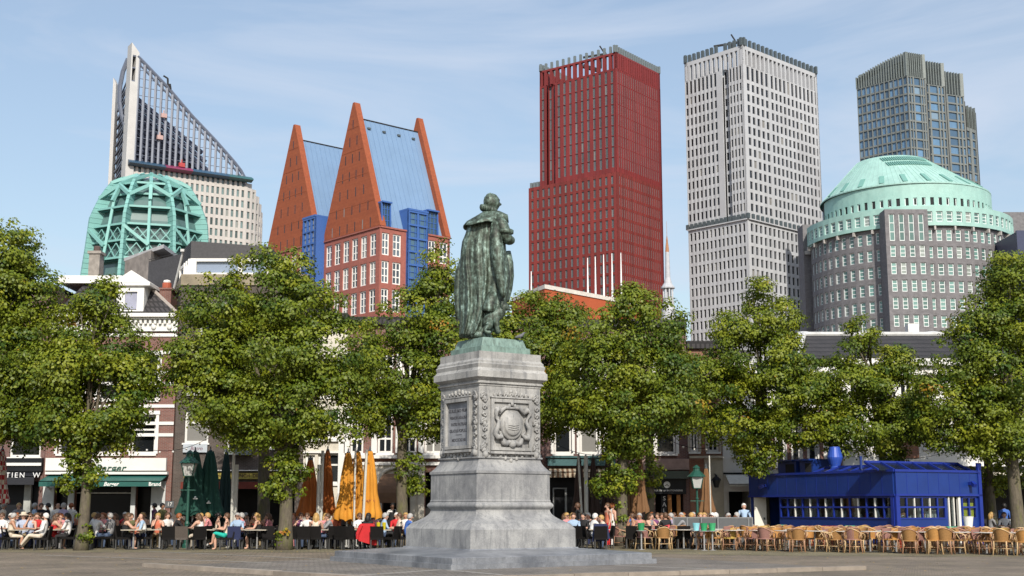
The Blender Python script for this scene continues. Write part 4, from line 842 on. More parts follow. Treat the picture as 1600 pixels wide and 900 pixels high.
# ================================================================== GROUND
def paving(name, c1, c2, moss=.0):
    m = bpy.data.materials.new(name); m.use_nodes = True; nt = m.node_tree; L = nt.links; b = nt.nodes['Principled BSDF']; b.inputs['Roughness'].default_value = .85
    tc = nd(nt, 'ShaderNodeTexCoord'); mp = nd(nt, 'ShaderNodeMapping'); mp.inputs['Rotation'].default_value = (0, 0, R(36)); L.new(tc.outputs['Object'], mp.inputs['Vector'])
    br = nd(nt, 'ShaderNodeTexBrick', Scale=1.0); br.inputs['Color1'].default_value = (*c1, 1); br.inputs['Color2'].default_value = (*c2, 1); br.inputs['Mortar'].default_value = (.05, .048, .035, 1)
    br.inputs['Brick Width'].default_value = .21; br.inputs['Row Height'].default_value = .105; br.inputs['Mortar Size'].default_value = .008; L.new(mp.outputs[0], br.inputs['Vector'])
    n1 = nd(nt, 'ShaderNodeTexNoise', Scale=.45, Detail=8.0, Roughness=.65); L.new(tc.outputs['Object'], n1.inputs['Vector'])
    r1 = nd(nt, 'ShaderNodeMapRange'); r1.inputs['From Min'].default_value = .3; r1.inputs['From Max'].default_value = .7; r1.inputs['To Min'].default_value = .58; r1.inputs['To Max'].default_value = 1.3; L.new(n1.outputs['Fac'], r1.inputs['Value'])
    vm = nd(nt, 'ShaderNodeVectorMath', operation='SCALE'); L.new(br.outputs['Color'], vm.inputs[0]); L.new(r1.outputs[0], vm.inputs['Scale'])
    n2 = nd(nt, 'ShaderNodeTexNoise', Scale=1.6, Detail=9.0, Roughness=.75); L.new(tc.outputs['Object'], n2.inputs['Vector'])
    r2 = nd(nt, 'ShaderNodeMapRange'); r2.inputs['From Min'].default_value = .5; r2.inputs['From Max'].default_value = .68; r2.inputs['To Max'].default_value = moss; L.new(n2.outputs['Fac'], r2.inputs['Value'])
    mx = nd(nt, 'ShaderNodeMix', data_type='RGBA'); L.new(r2.outputs[0], mx.inputs['Factor']); L.new(vm.outputs[0], mx.inputs['A']); mx.inputs['B'].default_value = (.10, .105, .03, 1)
    L.new(mx.outputs['Result'], b.inputs['Base Color'])
    n3 = nd(nt, 'ShaderNodeTexNoise', Scale=9.0, Detail=4.0); L.new(tc.outputs['Object'], n3.inputs['Vector'])
    bp = nd(nt, 'ShaderNodeBump', Strength=.5, Distance=.03); L.new(n3.outputs['Fac'], bp.inputs['Height']); L.new(bp.outputs[0], b.inputs['Normal']); return m
PV = paving('clinker_paving', (.25, .195, .145), (.185, .15, .115), .35)
mb = MB(); mb.add([(-2500, -150, 0), (2500, -150, 0), (2500, 4000, 0), (-2500, 4000, 0)], [(0, 1, 2, 3)]); tag(mb.build('ground', PV), 'brown grey brick paving of the square', 'ground', kind='structure')
# mossy zone under the terraces
mb = MB(); mb.add([(-60, 46.5, .004), (2, 46.5, .004), (9, 43.2, .004), (40, 39.5, .004), (60, 60, .004), (-60, 60, .004)], [(0, 1, 2, 3, 4, 5)]); tag(mb.build('terrace_paving', paving('mossy_paving', (.24, .20, .125), (.19, .165, .10), .6)), 'mossy brick paving under the cafe terraces', 'paving', kind='structure')
# low bluestone kerb of the monument plateau
fr = Fr((MC.x, MC.y), MA); a, b_ = ground(222, 886), ground(1354, 890.5)
def kerb(p, q, nm):
    d = q - p; f = Fr(p, math.degrees(math.atan2(d.y, d.x))); n = int(d.length / 1.4); mb = MB()
    for k in range(n): mb.box(f, d.length * k / n + .006, d.length * (k + 1) / n - .006, -.28, 0, 0, .1 + .006 * (k % 2))
    return mb
p2, q2 = ground(400, 897.5), ground(1060, 899); d1, d2 = p2 - a, q2 - b_; tt = ((b_.x - a.x) * d2.y - (b_.y - a.y) * d2.x) / (d1.x * d2.y - d1.y * d2.x); front = a + d1 * tt
mb = kerb(a, front, ''); m2 = kerb(front, b_, ''); mb.add(m2.v, m2.f, 0)
tag(mb.build('kerb', mat('kerb_stone', (.27, .23, .19), .8, .2, 3, island=.2)), 'low worn stone kerb running along the edge of the monument plateau', 'kerb', kind='structure')
pl = MB(); pl.add([(a.x, a.y + .25, .008), (front.x, front.y + .35, .008), (b_.x, b_.y + .25, .008), (MC.x + (MC.x - front.x), MC.y + (MC.y - front.y) , .008)], [(0, 1, 2, 3)])
tag(pl.build('plateau', paving('plateau_paving', (.23, .20, .175), (.175, .155, .14), .2)), 'grey brick plateau around the monument', 'paving', kind='structure')
tx = MB()
for ang in (36, 126, 36, 126):
    pass
BAND = mat('pale_stone_band', (.30, .285, .26), .8, .2, 3); tb = MB()
for (p, q) in ((ground(560, 900), gF), (gF, ground(780, 899)), (ground(960, 884), ground(1160, 892)), (ground(60, 868), ground(420, 880)), (ground(230, 862), ground(520, 875))):
    d = (q - p); f = Fr(p, math.degrees(math.atan2(d.y, d.x))); tb.box(f, 0, d.length, -.14, .0, .009, .0135)
tag(tb.build('stone_bands', BAND), 'thin pale stone bands laid in the paving', 'paving', kind='structure')
# ================================================================== HOUSES ROUND THE SQUARE
HY = 65.6
GL = glassmat('house_glass', (.016, .019, .022), .05, spec=.28, blind=.06); WH = mat('white_paint', (.72, .71, .68), .5, .06, 1.2); CR = mat('cream_render', (.58, .54, .46), .8, .1, .8, dirt=(.36, .33, .28), dscale=.7)
BRD = brickmat('red_brick', (.215, .075, .055), (.16, .055, .045), (.2, .16, .14)); BDK = brickmat('dark_brown_brick', (.085, .06, .048), (.06, .042, .035), (.11, .10, .09)); BOR = brickmat('orange_brick', (.30, .11, .06), (.24, .085, .05), (.22, .17, .13)); BPU = brickmat('purple_red_brick', (.16, .065, .055), (.115, .048, .042), (.16, .13, .12))
SLT = mat('roof_slate', (.05, .048, .052), .6, .25, 8, island=.2); TIL = brickmat('dark_roof_tile', (.055, .05, .052), (.04, .037, .04), (.018, .017, .018), .24, .32, msize=.05); BLK = mat('black_paint', (.010, .011, .014), .5, .2, spec=.2); DGN = mat('dark_green_paint', (.012, .035, .03), .4, .15)
def hx(px, Y=HY): return xat(px, Y)
def house(name, label, p0, p1, top, m, Y=HY, deep=12, trims=()):
    x0, x1 = hx(p0, Y), hx(p1, Y); t = thing(name, ((x0 + x1) / 2, Y, 0), label, 'house'); fr = Fr((x0, Y), 0); return t, fr, x1 - x0, zat(top, Y)
def pxwin(fr, a, b, yt, yb): Y = fr.o.y; return (hx(a, Y) - fr.o.x, hx(b, Y) - fr.o.x, zat(yb, Y), zat(yt, Y))
def front(t, fr, w, zt, m, ops, wins=(), deep=12, th=.3, name='wall', z0=0.0):
    mb = MB(); wall_open(mb, fr, w, z0, zt, [o[:4] for o in list(ops) + list(wins)], th); mb.box(fr, 0, w, -deep, -deep + .3, z0, zt); mb.box(fr, 0, .3, -deep + .3, -th, z0, zt); mb.box(fr, w - .3, w, -deep + .3, -th, z0, zt); mb.box(fr, .3, w - .3, -deep + .3, -th - .8, zt - .3, zt - .02)
    mb.build(name, m, t)
    inner = MB(); inner.box(fr, .31, w - .31, -deep + .32, -2.4, z0, zt - .35); inner.build('interior', CORE, t)
    for o in wins: sash(t, fr, o)
def sash(t, fr, o, fw=.11, fm=None, n=-.14):
    a, b, z0, z1 = o[:4]; mull, trans = (o[4], o[5]) if len(o) > 4 else (1, 2); f = MB(); fm = fm or WH
    f.box(fr, a, a + fw, n - .08, n, z0, z1); f.box(fr, b - fw, b, n - .08, n, z0, z1); f.box(fr, a + fw, b - fw, n - .08, n, z0, z0 + fw); f.box(fr, a + fw, b - fw, n - .08, n, z1 - fw, z1)
    for k in range(1, mull): u = a + (b - a) * k / mull; f.box(fr, u - .04, u + .04, n - .075, n - .01, z0 + fw, z1 - fw)
    for k in range(1, trans): z = z0 + (z1 - z0) * (.62 if trans == 2 else k / trans); f.box(fr, a + fw, b - fw, n - .07, n - .005, z - .045, z + .045)
    w = f.build('window', fm, t); p = MB(); p.box(fr, a + .02, b - .02, n - .065, n - .05, z0 + .02, z1 - .02); p.build('pane', GL, w)
    s = MB(); s.box(fr, a - .08, b + .08, -.05, .09, z0 - .1, z0 - .003); s.build('sill', fm, w); return w
def part(t, nm, m, fr, *boxes, **k):
    mb = MB()
    for b in boxes: mb.box(fr, *b)
    return mb.build(nm, m, t)
def pz(py, Y=HY): return zat(py, Y)
def awning(fr, u0, u1, z1, out, drop, m, val=.28, name='awning', parent=None, stripes=0):
    mb = MB(); mb.slab(Fr(fr.p(u0, 0, 0), fr.ang + 90), [(-out, z1 - drop), (0, z1), (0, z1 - .06), (-out, z1 - drop - .05)], 0, u1 - u0) if False else None
    P = lambda u, n, z: fr.p(u, n, z)
    n = stripes or 1
    for k in range(n):
        a, b = u0 + (u1 - u0) * k / n, u0 + (u1 - u0) * (k + 1) / n
        mb.hexa([P(a, out, z1 - drop - .04), P(b, out, z1 - drop - .04), P(b, .03, z1 - .05), P(a, .03, z1 - .05), P(a, out, z1 - drop), P(b, out, z1 - drop), P(b, .03, z1), P(a, .03, z1)], k % 2 if stripes else 0)
        mb.box(fr, a, b, out - .03, out, z1 - drop - val, z1 - drop, k % 2 if stripes else 0)
    return mb.build(name, m, parent)
# 1 --- corner pub, far left
def h1():
    t, fr, w, zt = house('corner_house', 'dark red brick house with a black lettered shop awning at the left edge', -75, 65, 452, BPU)
    ops = [pxwin(fr, -60, 60, 752, 840)]; front(t, fr, w, zt, BPU, ops, [(*pxwin(fr, 9, 58, 640, 714), 1, 2), (*pxwin(fr, -50, -14, 640, 714), 1, 2), (*pxwin(fr, 9, 50, 545, 610), 1, 2)])
    part(t, 'shop_cornice', BLK, fr, (0, w - .02, .002, .25, pz(737), pz(716))); part(t, 'fascia_trim', WH, fr, (0, w - .04, .26, .34, pz(728), pz(723.5)))
    aw = awning(fr, .3, w - .1, pz(737), 1.0, .25, mat('black_awning', (.01, .011, .017), .6), .42, parent=t)
    lettering('NTIEN  W', .36, fr.p(hx(40) - fr.o.x - .02, 1.02, pz(743.5)), 0, mat('white_letters', (.75, .75, .75), .5), aw, .008, spacing=1.35)
    part(t, 'roof', TIL, fr, (.1, w - .1, -12, .1, zt, zt + .3)); part(t, 'door_post', mat('grey_post', (.35, .36, .34), .6), fr, (w - .95, w - .6, -.25, -.05, 0, pz(752)))
    part(t, 'shop_front', BLK, fr, (hx(-58) - fr.o.x, hx(58) - fr.o.x, -.4, -.33, 0, pz(753)))
h1()
# 2 --- lunchroom with green awning
def h2():
    t, fr, w, zt = house('shop_house', 'red brick house with white bands, pedimented dormer and green shop awning', 65.6, 266, 492, BRD)
    wins = [(*pxwin(fr, a, b, 648, 709), 1, 2) for a, b in ((136, 181), (200, 238), (85, 118))] + [(*pxwin(fr, a, b, 555, 625), 1, 2) for a, b in ((90, 120), (143, 180), (203, 238))]
    ops = [pxwin(fr, a, b, 752, 856) for a, b in ((85, 105), (116, 204), (212, 236))]
    front(t, fr, w, zt, BRD, ops, wins)
    mb = MB()
    for y in (521, 548, 580, 597, 632, 659, 677): mb.box(fr, 0, w, .004, .06, pz(y + 5), pz(y))
    for o in wins:
        for q in (o[0] - .16, o[1] + .01): mb.box(fr, q, q + .15, .065, .10, o[2], o[3])
        mb.box(fr, o[0] - .2, o[1] + .2, .065, .14, o[3] + .005, o[3] + .2)
    mb.build('white_bands', WH, t)
    mb = MB(); mb.box(fr, -.05, w + .05, .005, .55, pz(497), zt + .02); mb.box(fr, -.05, w + .05, .005, .35, pz(500), pz(497) - .01); mb.box(fr, 0, w, .07, .16, pz(518), pz(500) - .01)
    for k in range(26): u = w * (k + .5) / 26; mb.box(fr, u - .06, u + .06, .17, .33, pz(507), pz(500) - .02)
    for k in range(8): u = w * (k + .5) / 8; mb.sphere(fr.p(u, .2, pz(511)), .14, .1, .17, 8, 6)
    mb.build('cornice', WH, t)
    # mansard roof with dormer and chimney
    z1 = pz(436); mb = MB(); P = lambda u, n, z: fr.p(u, n, z)
    mb.hexa([P(.1, .2, zt + .03), P(w - .1, .2, zt + .03), P(w - .1, -9, zt + .03), P(.1, -9, zt + .03), P(1.0, -1.5, z1), P(w - 2.2, -1.5, z1), P(w - 2.2, -8, z1), P(1.0, -8, z1)]); rf = mb.build('roof', TIL, t)
    part(rf, 'ridge_tiles', mat('pale_ridge', (.30, .27, .24), .8, .2, 8), Fr(P(0, 0, 0), 0)) if False else None
    mb = MB(); mb.tube([P(w - 1.0 - 1.15 * (1 - k / 6) * 1.9 + .9, -.05 - 1.45 * (1 - k / 6), zt + .1 + (z1 - zt) * (1 - k / 6)) for k in range(7)], .11, 8); mb.build('ridge_tiles', mat('pale_ridge', (.34, .30, .27), .8, .2, 8), rf)
    a, b = hx(175) - fr.o.x, hx(200) - fr.o.x; zd, zp = pz(447), pz(430); d = MB()
    d.box(fr, a - .3, a + .12, -3, .06, zt + .03, zd); d.box(fr, b - .05, b + .3, -3, .06, zt + .03, zd); d.box(fr, a + .12, b - .05, -3, .06, zd - .3, zd); d.box(fr, a + .12, b - .05, -3, .06, zt + .03, zt + .25); d.box(fr, a - .55, b + .62, -3, .22, zd + .002, zd + .16); d.slab(fr, [(a - .55, zd + .163), (b + .62, zd + .163), ((a + b) / 2, zp + .25)], -3, .12); d.slab(fr, [(a - .2, zd + .2), (b + .27, zd + .2), ((a + b) / 2, zp + .1)], .124, .15); dm = d.build('dormer', WH, t)
    p = MB(); p.box(fr, a + .12, b - .05, -.1, -.06, zt + .25, zd - .3); p.build('pane', mat('dormer_blind', (.30, .31, .40), .35, .1), dm)
    mb = MB(); mb.box(fr, -.3, hx(160) - fr.o.x, -6, -1.2, z1, pz(424)); mb.build('back_parapet', WH, t)
    ch = MB(); cx0, cx1 = hx(216) - fr.o.x, hx(238) - fr.o.x; ch.box(fr, cx0, cx1, -3.0, -1.7, zt - 1, pz(444)); ch.box(fr, cx0 - .06, cx1 + .06, -3.06, -1.64, pz(444), pz(441)); c = ch.build('chimney', BRD, t)
    pt = MB(); q = fr.p((cx0 + cx1) / 2 - .05, -2.3, pz(441)); pt.lathe(q, [(.24, 0), (.24, .35), (.18, .36)], 12); pt.build('chimney_pot', mat('terracotta', (.35, .08, .04), .7), c); pt = MB(); pt.lathe(q, [(.17, .36), (.2, .42), (.17, .5), (.05, .53)], 12); pt.build('chimney_cap', WH, c)
    # shop front
    f0, f1 = hx(70.5) - fr.o.x, hx(259) - fr.o.x
    fs = part(t, 'fascia', WH, fr, (f0, f1, .11, .34, pz(735.5), pz(716)), (f0 + .04, f1 + .1, .11, .42, pz(741.5), pz(737.5)))
    lettering('Berger', .5, fr.p(hx(172) - fr.o.x, .36, pz(732)), 0, mat('green_script', (.03, .09, .065), .5), fs, .02, shear=.35, spacing=1.12, bold=.006)
    sw = MB(); sw.tube([fr.p(hx(x) - fr.o.x, .37, pz(y)) for x, y in ((168, 739), (172, 738), (177, 735.5), (182, 733.5))], .02, 5); sw.build('flourish', mat('green_script2', (.03, .09, .065), .5), fs)
    GA = mat('green_awning', (.012, .095, .08), .55, .1)
    aw = awning(fr, f0 + .1, f1 + .05, pz(742), 1.35, .33, GA, .27, parent=t); zz = pz(742) - .33 - .16; wl = mat('white_sign', (.75, .76, .74), .5)
    for txt, px, sz in (('Berger', 171, .27), ('Brand', 240, .26)): lettering(txt, sz, fr.p((hx(px, HY - 1.4)) - fr.o.x, 1.36, zz), 0, wl, aw, .006, shear=.3 if txt == 'Berger' else 0, bold=.006)
    m = MB(); u = hx(100, HY - 1.4) - fr.o.x; m.box(fr, u - .24, u + .24, 1.352, 1.362, zz - .05, zz + .02); m.lathe(fr.p(u, 1.357, zz + .02), [(.1, 0), (.07, .06), (.01, .09)], 8, sy=.1); m.build('awning_emblem', wl, aw)
    for u in (f0 + .25, f1 - .1): a_ = MB(); a_.bar(fr.p(u, .05, pz(765)), fr.p(u, 1.3, zz + .1), .07); a_.build('awning_arm', WH, aw)
    part(t, 'shop_window', mat('shop_interior_shade', (.006, .006, .007), .3, spec=.15), fr, (.5, w - .6, -.6, -.55, 0, pz(752)))  # near-black colour stands in for the shade of the deep shop interior
    gp = Many('pilaster', mat('pale_pilaster', (.55, .57, .57), .6, .15, 1.5), t)
    for a, b in ((66.5, 84), (106, 115.5), (204.5, 211.5), (236, 258)): gp.box(fr, hx(a) - fr.o.x, hx(b) - fr.o.x, .005, .09, 0, pz(752))
    part(t, 'transom', WH, fr, (hx(116) - fr.o.x, hx(204) - fr.o.x, -.3, -.22, pz(771), pz(769.5)))
h2()
# 3 --- brown corner block with slate top storey
def h3():
    t, fr, w, zt = house('corner_house', 'dark brown brick house with slate top storey and wide white window above', 268, 471, 446, BDK)
    wins = [(*pxwin(fr, 283, 321, 641, 692), 1, 2), (*pxwin(fr, 350, 387, 640, 706), 1, 2), (*pxwin(fr, 405, 440, 640, 700), 1, 2), (*pxwin(fr, 300, 352, 470, 530), 2, 1), (*pxwin(fr, 283, 321, 560, 615), 1, 2), (*pxwin(fr, 360, 400, 560, 615), 1, 2)]
    front(t, fr, w, zt, BDK, [pxwin(fr, 290, 460, 764, 850)], wins)
    sd = MB(); sd.prism([fr.p(-1.05, -3.2, 0), fr.p(-.002, -.02, 0), fr.p(-.002, -9, 0), fr.p(-1.05, -9, 0)], 0, zt); sd.build('side_wall', BDK, t)
    cb = MB(); cb.prism([fr.p(-1.12, -3.25, 0), fr.p(0, .1, 0), fr.p(w, .1, 0), fr.p(w, -9, 0), fr.p(-1.12, -9, 0)], zt + .003, pz(429)); cb.build('concrete_band', mat('stained_concrete', (.26, .22, .155), .85, .2, 1.5, dirt=(.12, .105, .08)), t)
    z0, z1, z2 = pz(429), pz(403), pz(375); tm = MB(); wu = hx(408) - fr.o.x; lu = hx(212, 70) - fr.o.x
    A = lambda u, n: fr.p(u, n, 0); k0 = hx(279) - fr.o.x
    pl0 = [A(-.9, -3.0), A(k0, -.25), A(wu, -.25), A(wu, -9), A(lu, -9), A(lu, -4.6)]
    tm.prism(pl0, [z1, z1, z1 - .05, z1 - .05, z1, z1], [z2 - .15, z2, pz(384), pz(384), z2 - .3, z2 - .3]); tm.prism([A(lu, -4.6), A(-.9, -3.0), A(-.9, -9), A(lu, -9)], zt - 3, z1 - .002)
    tm.build('slate_storey', SLT, t)
    seams = MB()
    for k in range(9): z = z1 + (z2 - z1) * (k + .5) / 9; seams.bar(A(lu, -4.63) + Vector((0, 0, z - .1)), A(-.9, -3.03) + Vector((0, 0, z)), .02, .03); seams.bar(A(-.9, -3.03) + Vector((0, 0, z)), A(k0 - .02, -.28) + Vector((0, 0, z)), .02, .03)
    seams.build('slate_courses', CORE, t)
    g = MB(); g.prism([A(-.75, -2.85), A(k0 + .08, -.4), A(wu - .1, -.4), A(wu - .1, -4), A(-.75, -6)], z0 + .01, z1 - .01); g.build('window_band', mat('sky_glass', (.22, .27, .36), .12, .05, spec=.9), t)
    fm = MB(); Z = lambda p, z: p + Vector((0, 0, z)); fa, fb = A(-.85, -2.95), A(k0, -.3)
    for q in (0.06, .55, .75, .98): p = fa.lerp(fb, q); fm.bar(Z(p, z0), Z(p, z1), .2 if q > .5 else .14)
    for u in (k0 + .18, wu - 1.55, wu - .1): fm.bar(Z(A(u, -.33), z0), Z(A(u, -.33), z1), .3 if u < k0 + 1 else .2)
    for z in (z0 + .06, z1 - .06): fm.bar(Z(fa, z), Z(fb, z), .14); fm.bar(Z(A(k0, -.3), z), Z(A(wu, -.3), z), .16)
    fm.build('window_frame', WH, t)
    pip = MB(); pip.tube([Z(A(-1.25, -3.25), z0 - .2), Z(A(-.55, -2.2), z2 - .15)], .07, 8); pip.box(Fr(A(-.55, -2.15), 0), -.12, .3, -.2, .1, z2 - .2, z2 - .06); pip.build('drainpipe', mat('grey_white_pipe', (.5, .5, .49), .5), t)
    # rendered wall and chimney further left
    st = MB(); x0, x1 = hx(157, 71) - fr.o.x, lu + .02; st.prism([A(x0, -7.5), A(x1, -4.9), A(x1, -9.5), A(x0, -9.5)], 8, [pz(402, 72), pz(388, 70), pz(388, 70), pz(402, 72)]); st.build('rendered_wall', mat('weathered_render', (.25, .22, .20), .9, .35, 1.6, dirt=(.14, .125, .115)), t)
    cp = MB(); cp.prism([A(x0 - .1, -7.6), A(x1 + .8, -4.5), A(x1 + .8, -9.5), A(x0 - .1, -9.5)], [pz(402, 72), pz(387, 70), pz(387, 70), pz(402, 72)], [pz(397, 72), pz(381, 70), pz(381, 70), pz(397, 72)]); cp.build('coping', mat('grey_coping', (.42, .42, .43), .7), t)
    ck = MB(); q = at(147, 393, 72.5); ck.cube(q.x, 73, q.z / 2 + 4, .62, .8, q.z - 8); ck.cube(q.x, 73, q.z - .02, .78, .96, .16); c = ck.build('chimney', mat('stucco_chimney', (.26, .235, .21), .9, .3), t); pt = MB(); pt.lathe((q.x, 73, q.z + .06), [(.2, 0), (.2, .3), (.15, .35)], 10); pt.build('chimney_pot', mat('dark_pot', (.09, .06, .055), .8), c)
    # sign board below window, shop sign, band
    sb = part(t, 'sign_board', mat('pale_sign', (.42, .46, .50), .5), fr, (hx(283) - fr.o.x, hx(321) - fr.o.x, .1, .14, pz(707), pz(694))); 
    lettering('Bistro', .26, fr.p(hx(304) - fr.o.x, .145, pz(701)), 0, mat('plum_letters', (.2, .08, .12), .5), sb, .004, shear=.3)
    ys = part(t, 'shop_sign', mat('yellow_sign', (.35, .29, .055), .5, .15), fr, (.6, w - .3, .01, .16, pz(748.5), pz(739))); lettering('LUNCH  DINER', .24, fr.p(hx(390) - fr.o.x, .165, pz(743.7)), 0, mat('brown_letters', (.07, .03, .02), .5), ys, .004, bold=.004); lettering('Restaurant', .2, fr.p(hx(344) - fr.o.x, .165, pz(743.7)), 0, mat('brown_letters2', (.09, .02, .015), .5), ys, .004)
    part(t, 'white_strip', WH, fr, (.6, w - .3, .01, .3, pz(736), pz(734.5))); part(t, 'red_valance', mat('dark_red_cloth', (.13, .022, .012), .8), fr, (.5, w - .3, .3, .36, pz(764), pz(753)))
    ac = MB(); u = hx(371) - fr.o.x; ac.box(fr, u - .65, u + .65, .02, .5, pz(711), pz(703)); ac.build('cooling_unit', mat('unit_grey', (.22, .25, .25), .5), t)
    part(t, 'house_number', mat('dark_sign_plate', (.10, .11, .12), .5), fr, (-.3, .12, .02, .05, pz(793), pz(783))); hn = MB(); n_ = t.children[-1]; lettering('17', .26, fr.p(-.09, .055, pz(788)), 0, WH, n_, .004)
h3()
# 4 --- narrow white house
def h4():
    t, fr, w, zt = house('narrow_house', 'narrow cream rendered house with white windows beside the orange parasols', 471.6, 537, 500, CR)
    wins = [(*pxwin(fr, 478, 497, 640, 685), 1, 2), (*pxwin(fr, 508, 528, 640, 685), 1, 2), (*pxwin(fr, 478, 500, 560, 620), 1, 2), (*pxwin(fr, 508, 528, 560, 620), 1, 2), (*pxwin(fr, 475, 490, 711, 740), 1, 1), (*pxwin(fr, 495, 530, 708, 756), 1, 2)]
    front(t, fr, w, zt, CR, [pxwin(fr, 478, 505, 770, 856)], wins); part(t, 'string_course', WH, fr, (0, w, .003, .14, pz(690), pz(687)), (0, w, .003, .1, pz(708), pz(705.5))); part(t, 'corner_post', WH, fr, (w - .32, w, .005, .12, 0, pz(690) - .01)); part(t, 'roof', TIL, fr, (0, w, -12, .2, zt, zt + .35))
h4()
# 5 --- red house with arched brown awning
def h5():
    t, fr, w, zt = house('arcade_house', 'red brick house with white trim and brown barrel awning behind the pedestal', 537.6, 846, 508, BRD)
    wins = [(*pxwin(fr, a, b, 640, 708), 2, 3) for a, b in ((545, 566), (588, 612), (626, 650), (662, 690), (720, 750), (780, 810))] + [(*pxwin(fr, a, b, 550, 615), 2, 3) for a, b in ((545, 566), (588, 612), (626, 650), (662, 690), (720, 750), (780, 810))]
    front(t, fr, w, zt, BRD, [pxwin(fr, 598, 640, 752, 856), pxwin(fr, 664, 690, 738, 856), pxwin(fr, 548, 586, 760, 856)], wins)
    mb = MB(); mb.box(fr, 0, w, .005, .3, pz(716.5), pz(711)); mb.box(fr, 0, w, .005, .16, pz(727), pz(722)); mb.build('string_course', WH, t)
    mb = MB(); mb.box(fr, 0, w, .005, .06, pz(640), pz(630)); [mb.box(fr, o[0] - .3, o[0] - .01, .065, .12, o[2], o[3]) for o in wins]; mb.build('white_trim', WH, t)
    lo = MB(); lo.box(fr, .02, hx(597) - fr.o.x, .004, .08, 0, pz(727)); lo.box(fr, hx(641) - fr.o.x, hx(663) - fr.o.x, .004, .2, 0, pz(737)); lo.box(fr, hx(597) - fr.o.x, hx(663) - fr.o.x, .004, .08, pz(740), pz(727)); lo.box(fr, hx(691) - fr.o.x, w, .004, .08, 0, pz(740)); lo.build('rendered_base', CR, t)
    for px in (646, 657): f = MB(); f.box(fr, hx(px) - fr.o.x - .12, hx(px) - fr.o.x + .12, .205, .26, .4, pz(742)); f.build('pilaster', CR, t)
    ar = MB(); c = hx(617) - fr.o.x; zc = pz(756); rr = .86
    ar.tube([fr.p(c + rr * 1.0 * math.cos(R(180 - 9 * k)), .12, zc + rr * .9 * math.sin(R(9 * k))) for k in range(21)], .09, 8); ar.build('door_arch', CR, t)
    aw = MB(); x0, x1 = hx(588) - fr.o.x, hx(641) - fr.o.x
    for k in range(10):
        a0, a1 = R(9 * k), R(9 * (k + 1)); n0, n1 = 1.7 * math.cos(a0), 1.7 * math.cos(a1); z0, z1 = pz(776) + 1.15 * math.sin(a0), pz(776) + 1.15 * math.sin(a1); sh0, sh1 = .5 * math.sin(a0) * .8, .5 * math.sin(a1) * .8
        aw.hexa([fr.p(x0 + sh0, n0 + .1, z0), fr.p(x1 - sh0, n0 + .1, z0), fr.p(x1 - sh0, n0 + .06, z0), fr.p(x0 + sh0, n0 + .06, z0), fr.p(x0 + sh1, n1 + .1, z1), fr.p(x1 - sh1, n1 + .1, z1), fr.p(x1 - sh1, n1 + .06, z1), fr.p(x0 + sh1, n1 + .06, z1)])
    aw.box(fr, x0, x1, 1.72, 1.8, pz(786), pz(776)); aw.build('awning', mat('brown_awning', (.14, .075, .04), .8, .15), t); part(t, 'roof', TIL, fr, (0, w, -12, .3, zt, zt + .4))
h5()
